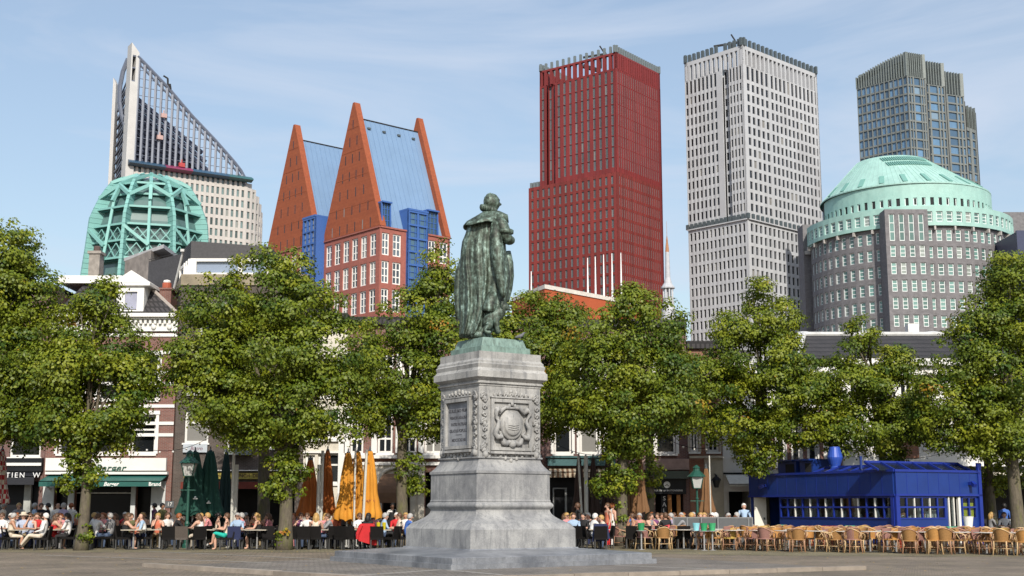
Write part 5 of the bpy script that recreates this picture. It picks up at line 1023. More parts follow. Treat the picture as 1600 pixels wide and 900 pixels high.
# 6 --- purple-red house with teal shop cornice
def h6():
    t, fr, w, zt = house('shop_house', 'purple red brick house with tall white sash windows and teal shop cornice', 846.6, 1078, 512, BPU)
    wins = [(*pxwin(fr, a, b, 640, 709), 1, 2) for a, b in ((866, 894), (907, 936), (949, 970), (1026, 1058))] + [(*pxwin(fr, a, b, 552, 616), 1, 2) for a, b in ((866, 894), (907, 936), (949, 970), (1026, 1058))]
    front(t, fr, w, zt, BPU, [pxwin(fr, 850, 960, 745, 856), pxwin(fr, 1024, 1068, 772, 856)], wins)
    mb = MB()
    for o in wins:
        for q in (o[0] - .16, o[1] + .01): mb.box(fr, q, q + .15, -.1, .03, o[2], o[3])
    mb.build('white_trim', WH, t)
    part(t, 'shop_cornice', mat('teal_paint', (.05, .12, .13), .4, .15), fr, (.3, hx(962) - fr.o.x, .004, .45, pz(728), pz(716)), (.2, hx(963) - fr.o.x, .004, .55, pz(715.8), pz(713.5)))
    aw = awning(fr, hx(858) - fr.o.x, hx(960) - fr.o.x, pz(731), .9, .22, [mat('cream_stripe', (.45, .38, .28), .8), mat('brown_stripe', (.16, .09, .05), .8)], .28, 'awning', t, 27)
    part(t, 'stone_band', mat('pink_stone', (.36, .25, .22), .8, .2), fr, (hx(985) - fr.o.x, w, .004, .12, pz(731), pz(717)), (hx(985) - fr.o.x, w, .004, .2, pz(734), pz(731.3))); part(t, 'shop_entablature', DGN, fr, (hx(1014) - fr.o.x, hx(1076) - fr.o.x, .004, .35, pz(748), pz(736)))
    sg = part(t, 'shop_sign', BLK, fr, (hx(1020) - fr.o.x, hx(1072) - fr.o.x, .004, .2, pz(772), pz(748.5)))
    wl = mat('sign_white', (.7, .7, .7), .5); o = MB(); q = fr.p(hx(1042) - fr.o.x, .205, pz(757.5)); n = 20; o.add([q + fr.u * .17 * math.cos(6.283 * k / n) + Vector((0, 0, .17 * math.sin(6.283 * k / n))) for k in range(n)] , [tuple(range(n))]); o.build('round_logo', wl, sg)
    lb = MB(); lb.tube([q + Vector((-.1, -.012, -.06)), q + Vector((-.03, -.012, -.01)), q + Vector((.0, -.012, .03)), q + Vector((.05, -.012, -.03)), q + Vector((.1, -.012, -.06))], .014, 5); lb.build('logo_mark', BLK, sg)
    lettering('RUE DE LA BASTONNERIE', .115, fr.p(hx(1044) - fr.o.x, .206, pz(766.5)), 0, wl, sg, .003, spacing=1.1, bold=.002)
    dr = MB()
    for a, b in ((1044, 1050), (1058, 1064)): dr.box(fr, hx(a) - fr.o.x, hx(b) - fr.o.x, -.2, -.1, .3, pz(773))
    dr.build('door_frame', mat('orange_timber', (.42, .17, .03), .5), t); vs = part(t, 'menu_banner', BLK, fr, (hx(1033) - fr.o.x, hx(1041.5) - fr.o.x, .02, .04, pz(812), pz(774)))
    for k, chx in enumerate('SAL'): lettering(chx, .3, fr.p(hx(1038) - fr.o.x, .045, pz(779 + 9.5 * k)), 0, wl, vs, .003)
    part(t, 'roof', TIL, fr, (0, w, -12, .3, zt, zt + .4)); part(t, 'shop_front', BLK, fr, (.3, hx(962) - fr.o.x, -.5, -.42, 0, pz(745))); part(t, 'door_jambs', mat('grey_jamb', (.3, .31, .31), .6), fr, (hx(864) - fr.o.x, hx(866) - fr.o.x, -.4, -.1, 0, pz(762)), (hx(883) - fr.o.x, hx(886) - fr.o.x, -.4, -.1, 0, pz(762)), (hx(866) - fr.o.x, hx(883) - fr.o.x, -.4, -.1, pz(764), pz(762)))
h6()
# 7 --- orange brick house
def h7():
    t, fr, w, zt = house('narrow_house', 'narrow orange brick house with stone framed twin windows over a stone ground floor', 1078.6, 1131, 545, BOR)
    SF = mat('stone_frame', (.42, .38, .30), .7, .15)
    wins = [(*pxwin(fr, a, b, 650, 706), 2, 2) for a, b in ((1080.5, 1094), (1108, 1126))]; front(t, fr, w, zt, BOR, [pxwin(fr, 1100, 1124, 776, 856)], wins)
    mb = MB()
    for o in wins:
        for q in (o[0] - .12, o[1] + .01): mb.box(fr, q, q + .11, .004, .07, o[2], o[3])
    mb.build('stone_frames', SF, t); part(t, 'stone_base', SF, fr, (hx(1102) - fr.o.x, w - .01, .004, .14, 0, pz(712)), (0, w - .01, .142, .22, pz(716), pz(712) - .02)); part(t, 'roof', TIL, fr, (0, w, -12, .2, zt, zt + .4))
h7()
# 8-10 --- white row on the right
def h8():
    t, fr, w, zt = house('white_house', 'white rendered house with a pale roller awning left of the blue kiosk', 1131.6, 1183, 560, WH)
    front(t, fr, w, zt, WH, [pxwin(fr, 1136, 1180, 768, 856)], [(*pxwin(fr, 1146, 1162, 672, 712), 2, 1), (*pxwin(fr, 1146, 1162, 590, 640), 2, 1)]); aw = awning(fr, .1, w + .6, pz(741), 1.2, .5, mat('pale_awning', (.6, .58, .52), .8), .12, parent=t); part(t, 'dark_line', BLK, fr, (0, w, .004, .1, pz(741), pz(738.5))); part(t, 'roof', SLT, fr, (0, w, -12, .2, zt, zt + .4))
h8()
def h9():
    t, fr, w, zt = house('striped_house', 'white house with narrow red brick piers between tall windows behind the kiosk', 1183.6, 1320, 575, WH)
    wins = [(*pxwin(fr, a, a + 15, 640, 728), 1, 2) for a in (1190, 1216, 1240, 1266, 1296)] + [(*pxwin(fr, a, a + 15, 585, 625), 1, 2) for a in (1190, 1216, 1240, 1266, 1296)]
    front(t, fr, w, zt, WH, [], wins); mb = MB()
    for a in (1208, 1233, 1258, 1284, 1313): mb.box(fr, hx(a) - fr.o.x, hx(a + 6) - fr.o.x, .004, .06, pz(732), pz(640))
    mb.build('brick_piers', BRD, t); part(t, 'cornice', WH, fr, (0, w, .005, .5, zt - .5, zt))
h9()
def h10():
    t, fr, w, zt = house('long_white_house', 'long white house with hipped slate roof at the right end of the square', 1320.6, 1680, 562, WH)
    wins = [(*pxwin(fr, a, a + 22, 640, 700), 2, 2) for a in (1335, 1375, 1450, 1485, 1530, 1570, 1610)] + [(*pxwin(fr, a, a + 22, 580, 622), 2, 2) for a in (1335, 1375, 1415, 1450, 1485, 1530, 1570, 1610)]
    front(t, fr, w, zt, WH, [pxwin(fr, 1440, 1670, 748, 856)], wins)
    part(t, 'brick_panel', BOR, fr, (hx(1400) - fr.o.x, hx(1440) - fr.o.x, .004, .05, pz(716), pz(690))); part(t, 'cornice', WH, fr, (0, w, .005, .6, zt - .35, zt), (0, w, .005, .3, zt - .8, zt - .36)); part(t, 'string_course', WH, fr, (0, w, .005, .2, pz(735), pz(728)))
    part(t, 'shop_band', BLK, fr, (hx(1435) - fr.o.x, w, .21, .35, pz(748), pz(729))); part(t, 'cream_strip', CR, fr, (hx(1530) - fr.o.x, w, .36, .5, pz(743), pz(738.5)))
    mb = MB(); a, b = hx(1262) - fr.o.x, hx(1470) - fr.o.x; zr = pz(523, 70); P = fr.p
    mb.hexa([P(a - .3, .4, zt + .02), P(b + 8, .4, zt + .02), P(b + 8, -11, zt + .02), P(a - .3, -11, zt + .02), P(a + 1.2, -4.6, zr), P(b + 7, -4.6, zr), P(b + 7, -7, zr), P(a + 1.2, -7, zr)]); rf = mb.build('roof', TIL, t)
    rd = MB(); rd.tube([P(a + 1.2, -4.6, zr + .05), P(b + 7, -4.6, zr + .05)], .14, 8); rd.tube([P(a - .3, .4, zt + .1), P(a + 1.2, -4.6, zr + .05)], .14, 8); rd.build('ridge_tiles', mat('white_ridge', (.5, .5, .49), .7), rf)
    for px, s in ((1254, .75), (1455, .8)):
        d = MB(); q = at(px, 523, 71.5); d.lathe((q.x, 71.5, q.z - .35), [(s, 0), (s, .18), (s * .85, .38), (s * .45, .5), (.02, .54)], 20); d.build('roof_dome', mat('white_dome', (.6, .6, .6), .4), t)
    d = MB(); q = at(1425, 515, 71.5); d.cube(q.x, 71.5, q.z, .6, .6, .6); d.build('roof_box', WH, t)
h10()
# ================================================================== TREES
def leafmat():
    m = bpy.data.materials.new('lime_leaf'); m.use_nodes = True; nt = m.node_tree; L = nt.links; b = nt.nodes['Principled BSDF']; b.inputs['Roughness'].default_value = .5; b.inputs['Specular IOR Level'].default_value = .35
    a = nd(nt, 'ShaderNodeAttribute', attribute_name='tint'); r = nd(nt, 'ShaderNodeValToRGB'); e = r.color_ramp.elements
    e[0].position = 0; e[0].color = (.035, .075, .008, 1); e[1].position = 1; e[1].color = (.33, .12, .012, 1)
    for p, c in ((.3, (.042, .085, .008, 1)), (.6, (.16, .20, .013, 1)), (.86, (.26, .275, .018, 1)), (.93, (.30, .22, .018, 1))): x = e.new(p); x.color = c
    L.new(a.outputs['Fac'], r.inputs['Fac']); L.new(r.outputs[0], b.inputs['Base Color'])
    t = nd(nt, 'ShaderNodeBsdfTranslucent'); vm = nd(nt, 'ShaderNodeVectorMath', operation='MULTIPLY'); vm.inputs[1].default_value = (1.3, 1.25, .5); L.new(r.outputs[0], vm.inputs[0]); L.new(vm.outputs[0], t.inputs['Color'])
    mx = nd(nt, 'ShaderNodeMixShader'); mx.inputs['Fac'].default_value = .22; L.new(b.outputs[0], mx.inputs[1]); L.new(t.outputs[0], mx.inputs[2]); L.new(mx.outputs[0], nt.nodes['Material Output'].inputs['Surface']); return m
LEAF = leafmat(); BARK = mat('lime_bark', (.11, .092, .066), .9, .4, 5, bump=.8, bscale=14, stretch=(3, 3, .8), dirt=(.12, .13, .03), dscale=1.6)
def leaf_mesh(clumps, rng, per=150, size=.102, dens=1.0):
    """clumps: array of x,y,z,r, ox,oy,oz (outward dir)"""
    C = np.asarray(clumps); n = np.maximum(6, (per * dens * (C[:, 3] / .55) ** 2).astype(int)); idx = np.repeat(np.arange(len(C)), n); N = len(idx)
    d = rng.normal(size=(N, 3)); d /= np.linalg.norm(d, axis=1)[:, None]; rad = rng.random(N) ** .5
    p = C[idx, :3] + d * (rad * C[idx, 3])[:, None] * np.array([1.2, 1.2, .68]); p[:, 2] -= .25 * (rad ** 2) * C[idx, 3]
    nrm = d * .95 + C[idx, 4:7] * .55 + np.array([0, 0, .5]) + rng.normal(size=(N, 3)) * .30; nrm /= np.linalg.norm(nrm, axis=1)[:, None]
    t = np.cross(nrm, rng.normal(size=(N, 3))); t /= np.linalg.norm(t, axis=1)[:, None]; t[:, 2] -= .35; t /= np.linalg.norm(t, axis=1)[:, None]; s = np.cross(nrm, t)
    z = size * (.65 + .7 * rng.random(N))[:, None]
    V = np.stack([p - t * z * .55, p + s * z * .46 - t * z * .08, p + t * z * .65, p - s * z * .46 - t * z * .08], 1).reshape(-1, 3)
    base = np.clip(rng.normal(.52, .12, len(C)), .08, .86); tint = np.clip(base[idx] + rng.normal(0, .06, N), 0, .87)
    aut = rng.random(len(C)) < .004; tint = np.where(aut[idx] & (rng.random(N) < .7), rng.uniform(.9, 1, N), tint); tint = np.where(rng.random(N) < .001, .95, tint)
    return V, tint
def mesh_from_quads(name, V, tint, m, off):
    n = len(V) // 4; me = bpy.data.meshes.new(name); me.vertices.add(len(V)); me.vertices.foreach_set('co', (V - np.array(off)).ravel()); me.loops.add(n * 4); me.loops.foreach_set('vertex_index', np.arange(n * 4)); me.polygons.add(n)
    me.polygons.foreach_set('loop_start', np.arange(n) * 4); me.update(calc_edges=True); at_ = me.attributes.new('tint', 'FLOAT', 'FACE'); at_.data.foreach_set('value', tint); me.materials.append(m); return me
def tree(label, base, Y, blobs, tr, seed, sprouts=(), dens=1.0, name='lime_tree', group='lime trees along the square', lean=0.0):
    """blobs: (px, py, rx, ry, dY) outlines of the crown as the photograph shows them, set at the tree's own depth"""
    rng = np.random.default_rng(seed); rnd = random.Random(seed); B = Vector((xat(base, Y, 0), Y, 0)); t = thing(name, B, label, 'tree', group); cl = []; cents = []
    for b in list(blobs) + [tuple(s) + (0,) * (5 - len(s)) + ('s',) for s in sprouts]:
        px, py, rx, ry = b[:4]; dY = b[4] if len(b) > 4 else 0; sp = len(b) > 5; y = Y + dY; c = at(px, py, y); k = y / F * 1.04; ax, az = rx * k, ry * k; ay = (ax + az) / 2 * (1.15 if not sp else .9)
        if not sp: cents.append(c)
        area = 4 * math.pi * ((ax * az) ** 1.6 / 3 + (ax * ay) ** 1.6 / 3 + (ay * az) ** 1.6 / 3) ** (1 / 1.6); n = max(4, int(area * (2.1 if not sp else 6.0)))
        d = rng.normal(size=(n, 3)); d /= np.linalg.norm(d, axis=1)[:, None]; f = .42 + .62 * rng.random(n) ** .55
        for q, w in zip(d, f):
            X_ = (c.x + q[0] * w * ax, c.y + q[1] * w * ay, c.z + q[2] * w * az)
            if not sp and math.sin(X_[0] * 2.1 + seed) + math.sin(X_[1] * 1.9 + 1.3 * seed) + math.sin(X_[2] * 2.6 + .7 * seed) + .6 * math.sin(X_[0] * 4.3 - X_[2] * 3.7) < -1.08: continue
            r = rng.uniform(.34, .66) * (1 if not sp else .5); r = min(r, max(ax, az) * .6)
            cl.append((c.x + q[0] * w * ax, c.y + q[1] * w * ay, c.z + q[2] * w * az, r, *q))
    V, tint = leaf_mesh(cl, rng, dens=dens); V[:, 2] = np.maximum(V[:, 2], .03); me = mesh_from_quads('crown', V, tint, LEAF, B); o = bpy.data.objects.new('crown', me); COL.objects.link(o); o.parent = t
    mb = MB(); top = max(cents, key=lambda c: c.z); low = min(c.z for c in cents); fork = Vector((B.x + lean, Y, max(3.0, low - .6))); mean = sum(cents, Vector()) / len(cents)
    pts = []; m_ = 9
    for k in range(m_):
        g = k / (m_ - 1); p = B.lerp(fork, g); pts.append(p + Vector((.05 * math.sin(3 * g + seed), .04 * math.cos(2 * g + seed), 0)))
    mb.tube([p if k else p - Vector((0, 0, .05)) for k, p in enumerate(pts)], [tr * (1.35 if k == 0 else 1.1 if k == 1 else 1 - .3 * k / m_) for k in range(m_)], 14)
    for c in cents + [top]:
        e = c.lerp(mean, .15); mid = pts[-1].lerp(e, .5) + Vector((rnd.uniform(-.3, .3), rnd.uniform(-.3, .3), .35)); mb.tube([pts[-1] - Vector((0, 0, .5)), pts[-1].lerp(mid, .5), mid, e], [tr * .5, tr * .36, tr * .24, tr * .08], 8)
        for q in range(3): e2 = e + Vector((rnd.uniform(-1, 1), rnd.uniform(-1, 1), rnd.uniform(-.2, .9))); mb.tube([mid.lerp(e, .4), e2], [tr * .14, .02], 5)
    mb.build('trunk', BARK, t, smooth=True); return t
tree('tall lime tree cut off by the left edge, its trunk out of view', -70, 50, [(8, 392, 55, 52), (28, 455, 62, 50), (-50, 480, 80, 90), (48, 520, 50, 55), (-40, 570, 110, 80), (20, 610, 75, 55), (15, 665, 65, 38), (-60, 650, 90, 50), (-20, 440, 50, 60)], .34, 11)
tree('lime tree with leafy shoots on its trunk, before the green awning', 127, 48.6, [(150, 468, 30, 42), (138, 508, 58, 42), (165, 548, 70, 46), (105, 585, 82, 50), (195, 592, 52, 50), (150, 632, 88, 46), (95, 655, 62, 36), (160, 675, 60, 32), (125, 695, 34, 24), (55, 600, 45, 40)], .22, 12, [(127, 718, 24, 34), (122, 748, 30, 20), (142, 738, 24, 16), (134, 836, 9, 16), (129, 805, 8, 10)])
tree('broad lime tree with a leafy clump on its pale trunk, right of the green parasols', 443, 49.2, [(425, 428, 62, 42), (362, 478, 78, 50), (462, 475, 78, 58), (325, 555, 66, 55), (425, 552, 105, 62), (518, 552, 66, 60), (360, 625, 66, 46), (455, 632, 105, 50), (540, 600, 45, 42), (400, 672, 62, 26), (296, 600, 36, 36), (500, 665, 60, 26)], .27, 13, [(450, 738, 34, 36), (438, 756, 28, 22), (447, 705, 20, 26), (440, 830, 9, 18)])
tree('dark trunked lime tree between the green and the orange parasols', 409, 57.5, [(400, 600, 70, 50), (430, 650, 75, 40), (360, 640, 60, 40), (400, 540, 80, 60)], .30, 14, dens=.8)
tree('lime tree with dark trunk just left of the pedestal', 628, 55, [(692, 412, 24, 38), (688, 455, 36, 40), (655, 482, 46, 42), (615, 515, 50, 48), (692, 545, 46, 60), (585, 578, 46, 55), (648, 598, 68, 55), (640, 652, 78, 34), (575, 640, 40, 34), (700, 630, 50, 50)], .27, 15, [(640, 735, 24, 28), (652, 760, 16, 18)])
tree('lime tree rising behind the right side of the pedestal', 838, 57, [(826, 492, 42, 38), (882, 502, 46, 42), (780, 520, 50, 50), (838, 560, 60, 56), (900, 580, 48, 55), (850, 636, 70, 44), (790, 620, 60, 50), (905, 640, 40, 36)], .27, 16)
tree('lime tree with leafy trunk in front of the teal shop cornice', 974, 53.5, [(990, 478, 50, 30), (938, 520, 52, 44), (1030, 518, 44, 46), (962, 575, 82, 54), (1042, 585, 46, 50), (895, 598, 36, 42), (985, 632, 90, 44), (1062, 622, 34, 40), (920, 650, 50, 30), (985, 680, 45, 24)], .25, 17, [(968, 722, 26, 40), (958, 755, 34, 22), (982, 750, 22, 18), (978, 690, 20, 22), (972, 812, 9, 14), (970, 790, 8, 12)])
tree('dark trunked lime tree beside the shop with the round white logo', 1016, 59, [(1020, 590, 60, 50), (1050, 640, 50, 40), (1000, 650, 55, 36), (1085, 600, 36, 50)], .24, 18, [(1018, 735, 18, 24), (1014, 765, 16, 16)], dens=.8)
tree('pointed lime tree whose trunk is hidden behind the left end of the blue kiosk', 1196, 62.8, [(1182, 462, 24, 30, -3), (1202, 498, 46, 40, -3), (1148, 520, 34, 36, -3), (1182, 556, 70, 46, -3), (1252, 560, 46, 46, -3), (1128, 608, 46, 42, -3), (1210, 615, 82, 46, -3), (1280, 620, 38, 42, -3), (1172, 665, 66, 36, -3), (1250, 665, 44, 30, -3), (1100, 590, 30, 45, -3)], .24, 19, [(1186, 705, 34, 26, -3), (1180, 728, 22, 14, -3)])
tree('smaller lime tree behind the middle of the blue kiosk', 1386, 62.6, [(1346, 518, 24, 24, -3), (1350, 555, 46, 36, -3), (1402, 568, 38, 28, -3), (1330, 608, 48, 44, -3), (1398, 620, 58, 44, -3), (1372, 665, 72, 36, -3), (1292, 650, 36, 36, -3), (1430, 650, 36, 36, -3)], .24, 20, [(1390, 702, 24, 22, -3), (1310, 700, 20, 20, -3)])
tree('large lime tree at the right edge, thick trunk right of the kiosk', 1592, 56.5, [(1566, 406, 34, 30), (1592, 450, 50, 48), (1535, 498, 42, 42), (1612, 510, 70, 70), (1500, 560, 42, 50), (1575, 570, 80, 70), (1520, 635, 66, 46), (1610, 650, 80, 55), (1475, 665, 38, 34), (1570, 690, 66, 30), (1455, 610, 22, 28)], .32, 21)
tree('slim trunked lime tree standing just beyond the right end of the kiosk', 1553, 59.5, [(1550, 600, 60, 50), (1520, 660, 60, 40), (1590, 640, 60, 45)], .24, 22, [(1545, 745, 40, 16), (1585, 735, 30, 20), (1552, 765, 14, 12)], dens=.8)
# ================================================================== KIOSK
def kiosk():
    Y = 54; z1 = zat(735, Y); C, fl, WL, fr, WR = two_faced(1397, 735, Y, 27, 1172, 1528)
    t = thing('blue_kiosk', C, 'long royal blue kiosk with paned windows, roof ducts and slanted skylights', 'kiosk')
    BL = mat('royal_blue_paint', (.009, .033, .185), .4, .12, .9, spec=.5); BD = mat('royal_blue_trim', (.012, .03, .24), .35, .1); WHT = mat('kiosk_white', (.72, .71, .66), .5, .05)
    GLS = bpy.data.materials.new('clear_pane'); GLS.use_nodes = True; nt = GLS.node_tree; o = nt.nodes['Material Output']; g = nd(nt, 'ShaderNodeBsdfGlossy', Roughness=.03); tr = nd(nt, 'ShaderNodeBsdfTransparent'); tr.inputs['Color'].default_value = (.75, .8, .8, 1); mx = nd(nt, 'ShaderNodeMixShader'); mx.inputs[0].default_value = .06; nt.links.new(tr.outputs[0], mx.inputs[1]); nt.links.new(g.outputs[0], mx.inputs[2]); nt.links.new(mx.outputs[0], o.inputs['Surface'])
    zf, zw, zs = zat(774, Y), zat(776, Y), zat(811, Y); D = 4.6
    u = lambda f, px, z=2: U(f, px, z)
    d0, d1, w0, w1 = u(fl, 1178), u(fl, 1217), u(fl, 1219), u(fl, 1394); r0, r1, r2, r3, r4, r5 = u(fr, 1404), u(fr, 1476), u(fr, 1480), u(fr, 1500), u(fr, 1503), u(fr, 1524)
    wl = MB(); wall_open(wl, fl, WL - .12, 0, zf, [(d0, d1, 0, 2.25), (w0, w1, zs, zw)], .1); wall_open(wl, fr, WR, 0, zf, [(r0, r1, zs, zw), (r2, r3, 0, zw), (r4, r5, zs, zw)], .1)
    fb = Fr(fr.p(WR, 0, 0), fr.ang + 90); fk = Fr(fb.p(WL, 0, 0), fr.ang + 180); wl.box(fb, .12, WL, -.1, 0, 0, z1 - .05); wl.box(fk, .1, WR - .12, -.1, 0, 0, z1 - .05); wl.build('wall', BL, t)
    fa = MB(); fa.box(fl, -.04, WL - .05, -.1, .06, zf + .004, z1); fa.box(fr, 0, WR + .05, -.1, .06, zf + .004, z1); fa.build('fascia', BL, t)
    tm = MB()
    for f, w in ((fl, WL), (fr, WR)):
        tm.box(f, -.05, w + .06, .062, .11, z1 - .05, z1 + .05); tm.box(f, -.05, w + .06, .062, .12, zf - .02, zf + .06)
    for k in range(14): tm.box(fl, WL * k / 14, WL * k / 14 + .02, .061, .07, zf + .06, z1 - .05)
    for k in range(8): tm.box(fr, WR * k / 8, WR * k / 8 + .02, .061, .07, zf + .06, z1 - .05)
    tm.box(fr, -.06, .14, .0, .10, 0, zf - .02); tm.box(fl, WL - .2, WL - .03, .0, .1, 0, zf - .02); tm.box(fr, WR - .12, WR + .06, .0, .12, 0, z1 + .38); tm.build('trim', BD, t)
    fc = MB(); fc.box(fl, .1, WL - .1, -WR + .2, -.2, 0.02, .06); fc.build('floor', mat('kiosk_floor', (.12, .12, .12), .6), t)
    def paned(f, a, b, n, nm='window', thick=None):
        m = MB(); z0, z9 = zs, zw; zm = z0 + (z9 - z0) * .53
        for k in range(n + 1): x = a + (b - a) * k / n; wh = 0 < k < n and k % 2 == 0; q = .022 if wh else .03; m.box(f, x - q, x + q, -.07, .02, z0, z9, 1 if wh else 0)
        m.box(f, a, b, -.06, .03, z0, z0 + .05); m.box(f, a, b, -.06, .03, z9 - .05, z9); m.box(f, a, b, -.065, .025, zm - .035, zm + .035); w = m.build(nm, [BD, WHT], t); p = MB(); p.box(f, a, b, -.045, -.035, z0, z9); p.build('pane', GLS, w)
    paned(fl, w0, w1, 14); paned(fr, r0, r1, 6); paned(fr, r4, r5, 2)
    dr = MB(); q = u(fl, 1197); df = Fr(fl.p(d0 + .02, .03, 0), 4); dw = U(df, 1197, 1.5); dr.box(df, 0, dw, 0, .05, .03, 2.22); o = dr.build('door', WHT, t); h = MB(); h.box(df, dw - .15, dw - .08, .05, .1, 1.0, 1.1); h.build('handle', FIN, o); WHX = WHT
    sd = MB(); sd.box(fr, r2 + .03, r2 + .09, -.1, .03, 0, zw); sd.box(fr, r2 + .32, r2 + .37, -.1, .03, 0, zw); sd.box(fr, r3 - .14, r3 - .02, -.1, .03, 0, zw); o = sd.build('door', WHX, t); p = MB(); p.box(fr, r2 + .09, r2 + .32, -.04, -.03, .1, zw); p.build('pane', GLS, o)
    it = MB(); it.box(fl, w0, w1 - .2, -1.5, -.7, .06, 1.0); it.box(fr, r0, r1, -1.3, -.6, .06, 1.0); it.build('counter', WHX, t)
    bk = MB(); bk.box(fl, .2, WL - .2, -2.9, -2.8, .06, z1 - .3); bk.build('back_wall', mat('dim_interior', (.14, .13, .12), .8, .3), t)
    rd = random.Random(4); pal = [mat('stock_' + n, c, .6) for n, c in (('white', (.6, .6, .58)), ('grey', (.35, .36, .38)), ('red', (.4, .05, .05)), ('wood', (.3, .14, .06)), ('pale', (.5, .5, .45)))]
    for f, a, b, nn in ((fl, w0 + .1, w1 - .3, 20), (fr, r0 + .1, r1 - .1, 9)):
        for k in range(nn):
            m = MB(); x = a + (b - a) * (k + .5) / nn; w = rd.uniform(.1, .22); h = rd.uniform(.18, .52); c = f.p(x, -.95 + rd.uniform(-.1, .1), 1.0)
            m.lathe((c.x, c.y, 1.0), [(w * .8, 0), (w * .9, h * .6), (w * .35, h * .85), (w * .35, h)], 10); solo(m, 'counter_jar', pal[rd.choice((0, 0, 1, 1, 2, 3, 4))], 'jar or dish standing on the counter inside the blue kiosk', 'jar', 'jars on the kiosk counter')
    for f, a, b, nn in ((fl, w0 + .1, w1 - .15, 14), (fr, r0 + .1, r1 - .1, 6)):
        for k in range(nn):
            if rd.random() < .5: continue
            m = MB(); x = a + (b - a) * (k + .5) / nn; w = (b - a) / nn * .42; m.box(f, x - w, x + w, -.34, -.31, zs, zs + (zw - zs) * rd.uniform(.3, .58)); m.build('half_curtain', pal[rd.choice((0, 1, 1, 4))], t)
    ps = MB(); ps.box(fr, r4 + .05, r5 - .05, -.14, -.1, zs + .05, zw - .25); po = ps.build('yellow_poster', mat('yellow_poster', (.62, .60, .03), .5, .05), t); m = MB(); m.box(fr, r4 + .35, r5 - .2, -.099, -.09, zs + .15, zs + .5); m.build('poster_picture', mat('poster_print', (.6, .45, .35), .6), po)
    rf = MB(); rf.box(fl, .0, WL - .05, -WR + .05, -.05, z1 - .08, z1 - .03); rf.build('roof', mat('roof_felt', (.03, .035, .05), .8), t)
    # slanted skylights
    sk = MB(); ua, ub = U(fl, 1262, z1), WL - .1
    def slope(f, a, b, n, d, zt):
        g = MB(); g.hexa([f.p(a, -.3, z1), f.p(b, -.3, z1), f.p(b, -.34, z1), f.p(a, -.34, z1), f.p(a, -d, zt), f.p(b, -d, zt), f.p(b, -d - .04, zt - .04), f.p(a, -d - .04, zt - .04)]); s = g.build('skylight', mat('skylight_glass', (.01, .014, .035), .15, spec=.3), t); br = MB()
        for k in range(n + 1): x = a + (b - a) * k / n; br.bar(f.p(x, -.28, z1 + .03), f.p(x, -d, zt + .03), .07)
        br.bar(f.p(a, -d, zt + .03), f.p(b, -d, zt + .03), .09); br.build('glazing_bars', BD, s)
        e = MB(); e.slab(Fr(f.p(b, 0, 0), f.ang + 90), [(.3, z1), (d, z1), (d, zt)], -.04, 0) if False else None
    slope(fr, -.6, WR - .05, 6, 1.1, z1 + .36); slope(fl, ua, WL - 1.3, 5, 1.1, z1 + .26)
    for pa, pb in ((1193, 1219), (1227, 1245)):
        a, b = U(fl, pa, z1), U(fl, pb, z1); m = MB(); m.slab(Fr(fl.p(a, -.9, 0), fl.ang), [(0, z1), (b - a, z1), (b - a + .1, z1 + .62), (-.05, z1 + .62)], -1.0, 0); m.box(Fr(fl.p(a, -.9, 0), fl.ang), -.05, b - a + .1, -1.0, .25, z1 + .623, z1 + .7); hood = m.build('duct_hood', BL, t); m = MB(); m.box(Fr(fl.p(a, -.9, 0), fl.ang), (b - a) * .45, (b - a) * .95, .003, .02, z1 + .08, z1 + .5); m.build('grille', CORE, hood)
    m = MB(); c = fl.p(U(fl, 1276, z1), -1.1, z1); m.lathe(c, [(.36, 0), (.33, .06), (.23, .2), (.22, .32), (.33, .62), (.355, .72), (.34, .78), (.24, 1.16), (.22, 1.2)], 20); m.build('chimney_cowl', mat('blue_cowl', (.03, .08, .40), .3, .08), t, smooth=False)
    m = MB(); c = fl.p(U(fl, 1324, z1), -.8, z1); m.lathe(c, [(.06, 0), (.06, .7)], 10); m.build('vent_pipe', BL, t)
    for f, px in ((fl, 1198), (fr, 1513)): x = U(f, px, 2.7); m = MB(); m.box(f, x - .1, x + .1, .06, .2, zf + .45, zf + .58); m.bar(f.p(x, .2, zf + .55), f.p(x - .05, .42, zf + .42), .16); m.build('flood_lamp', BD, t)
    return t
kiosk()
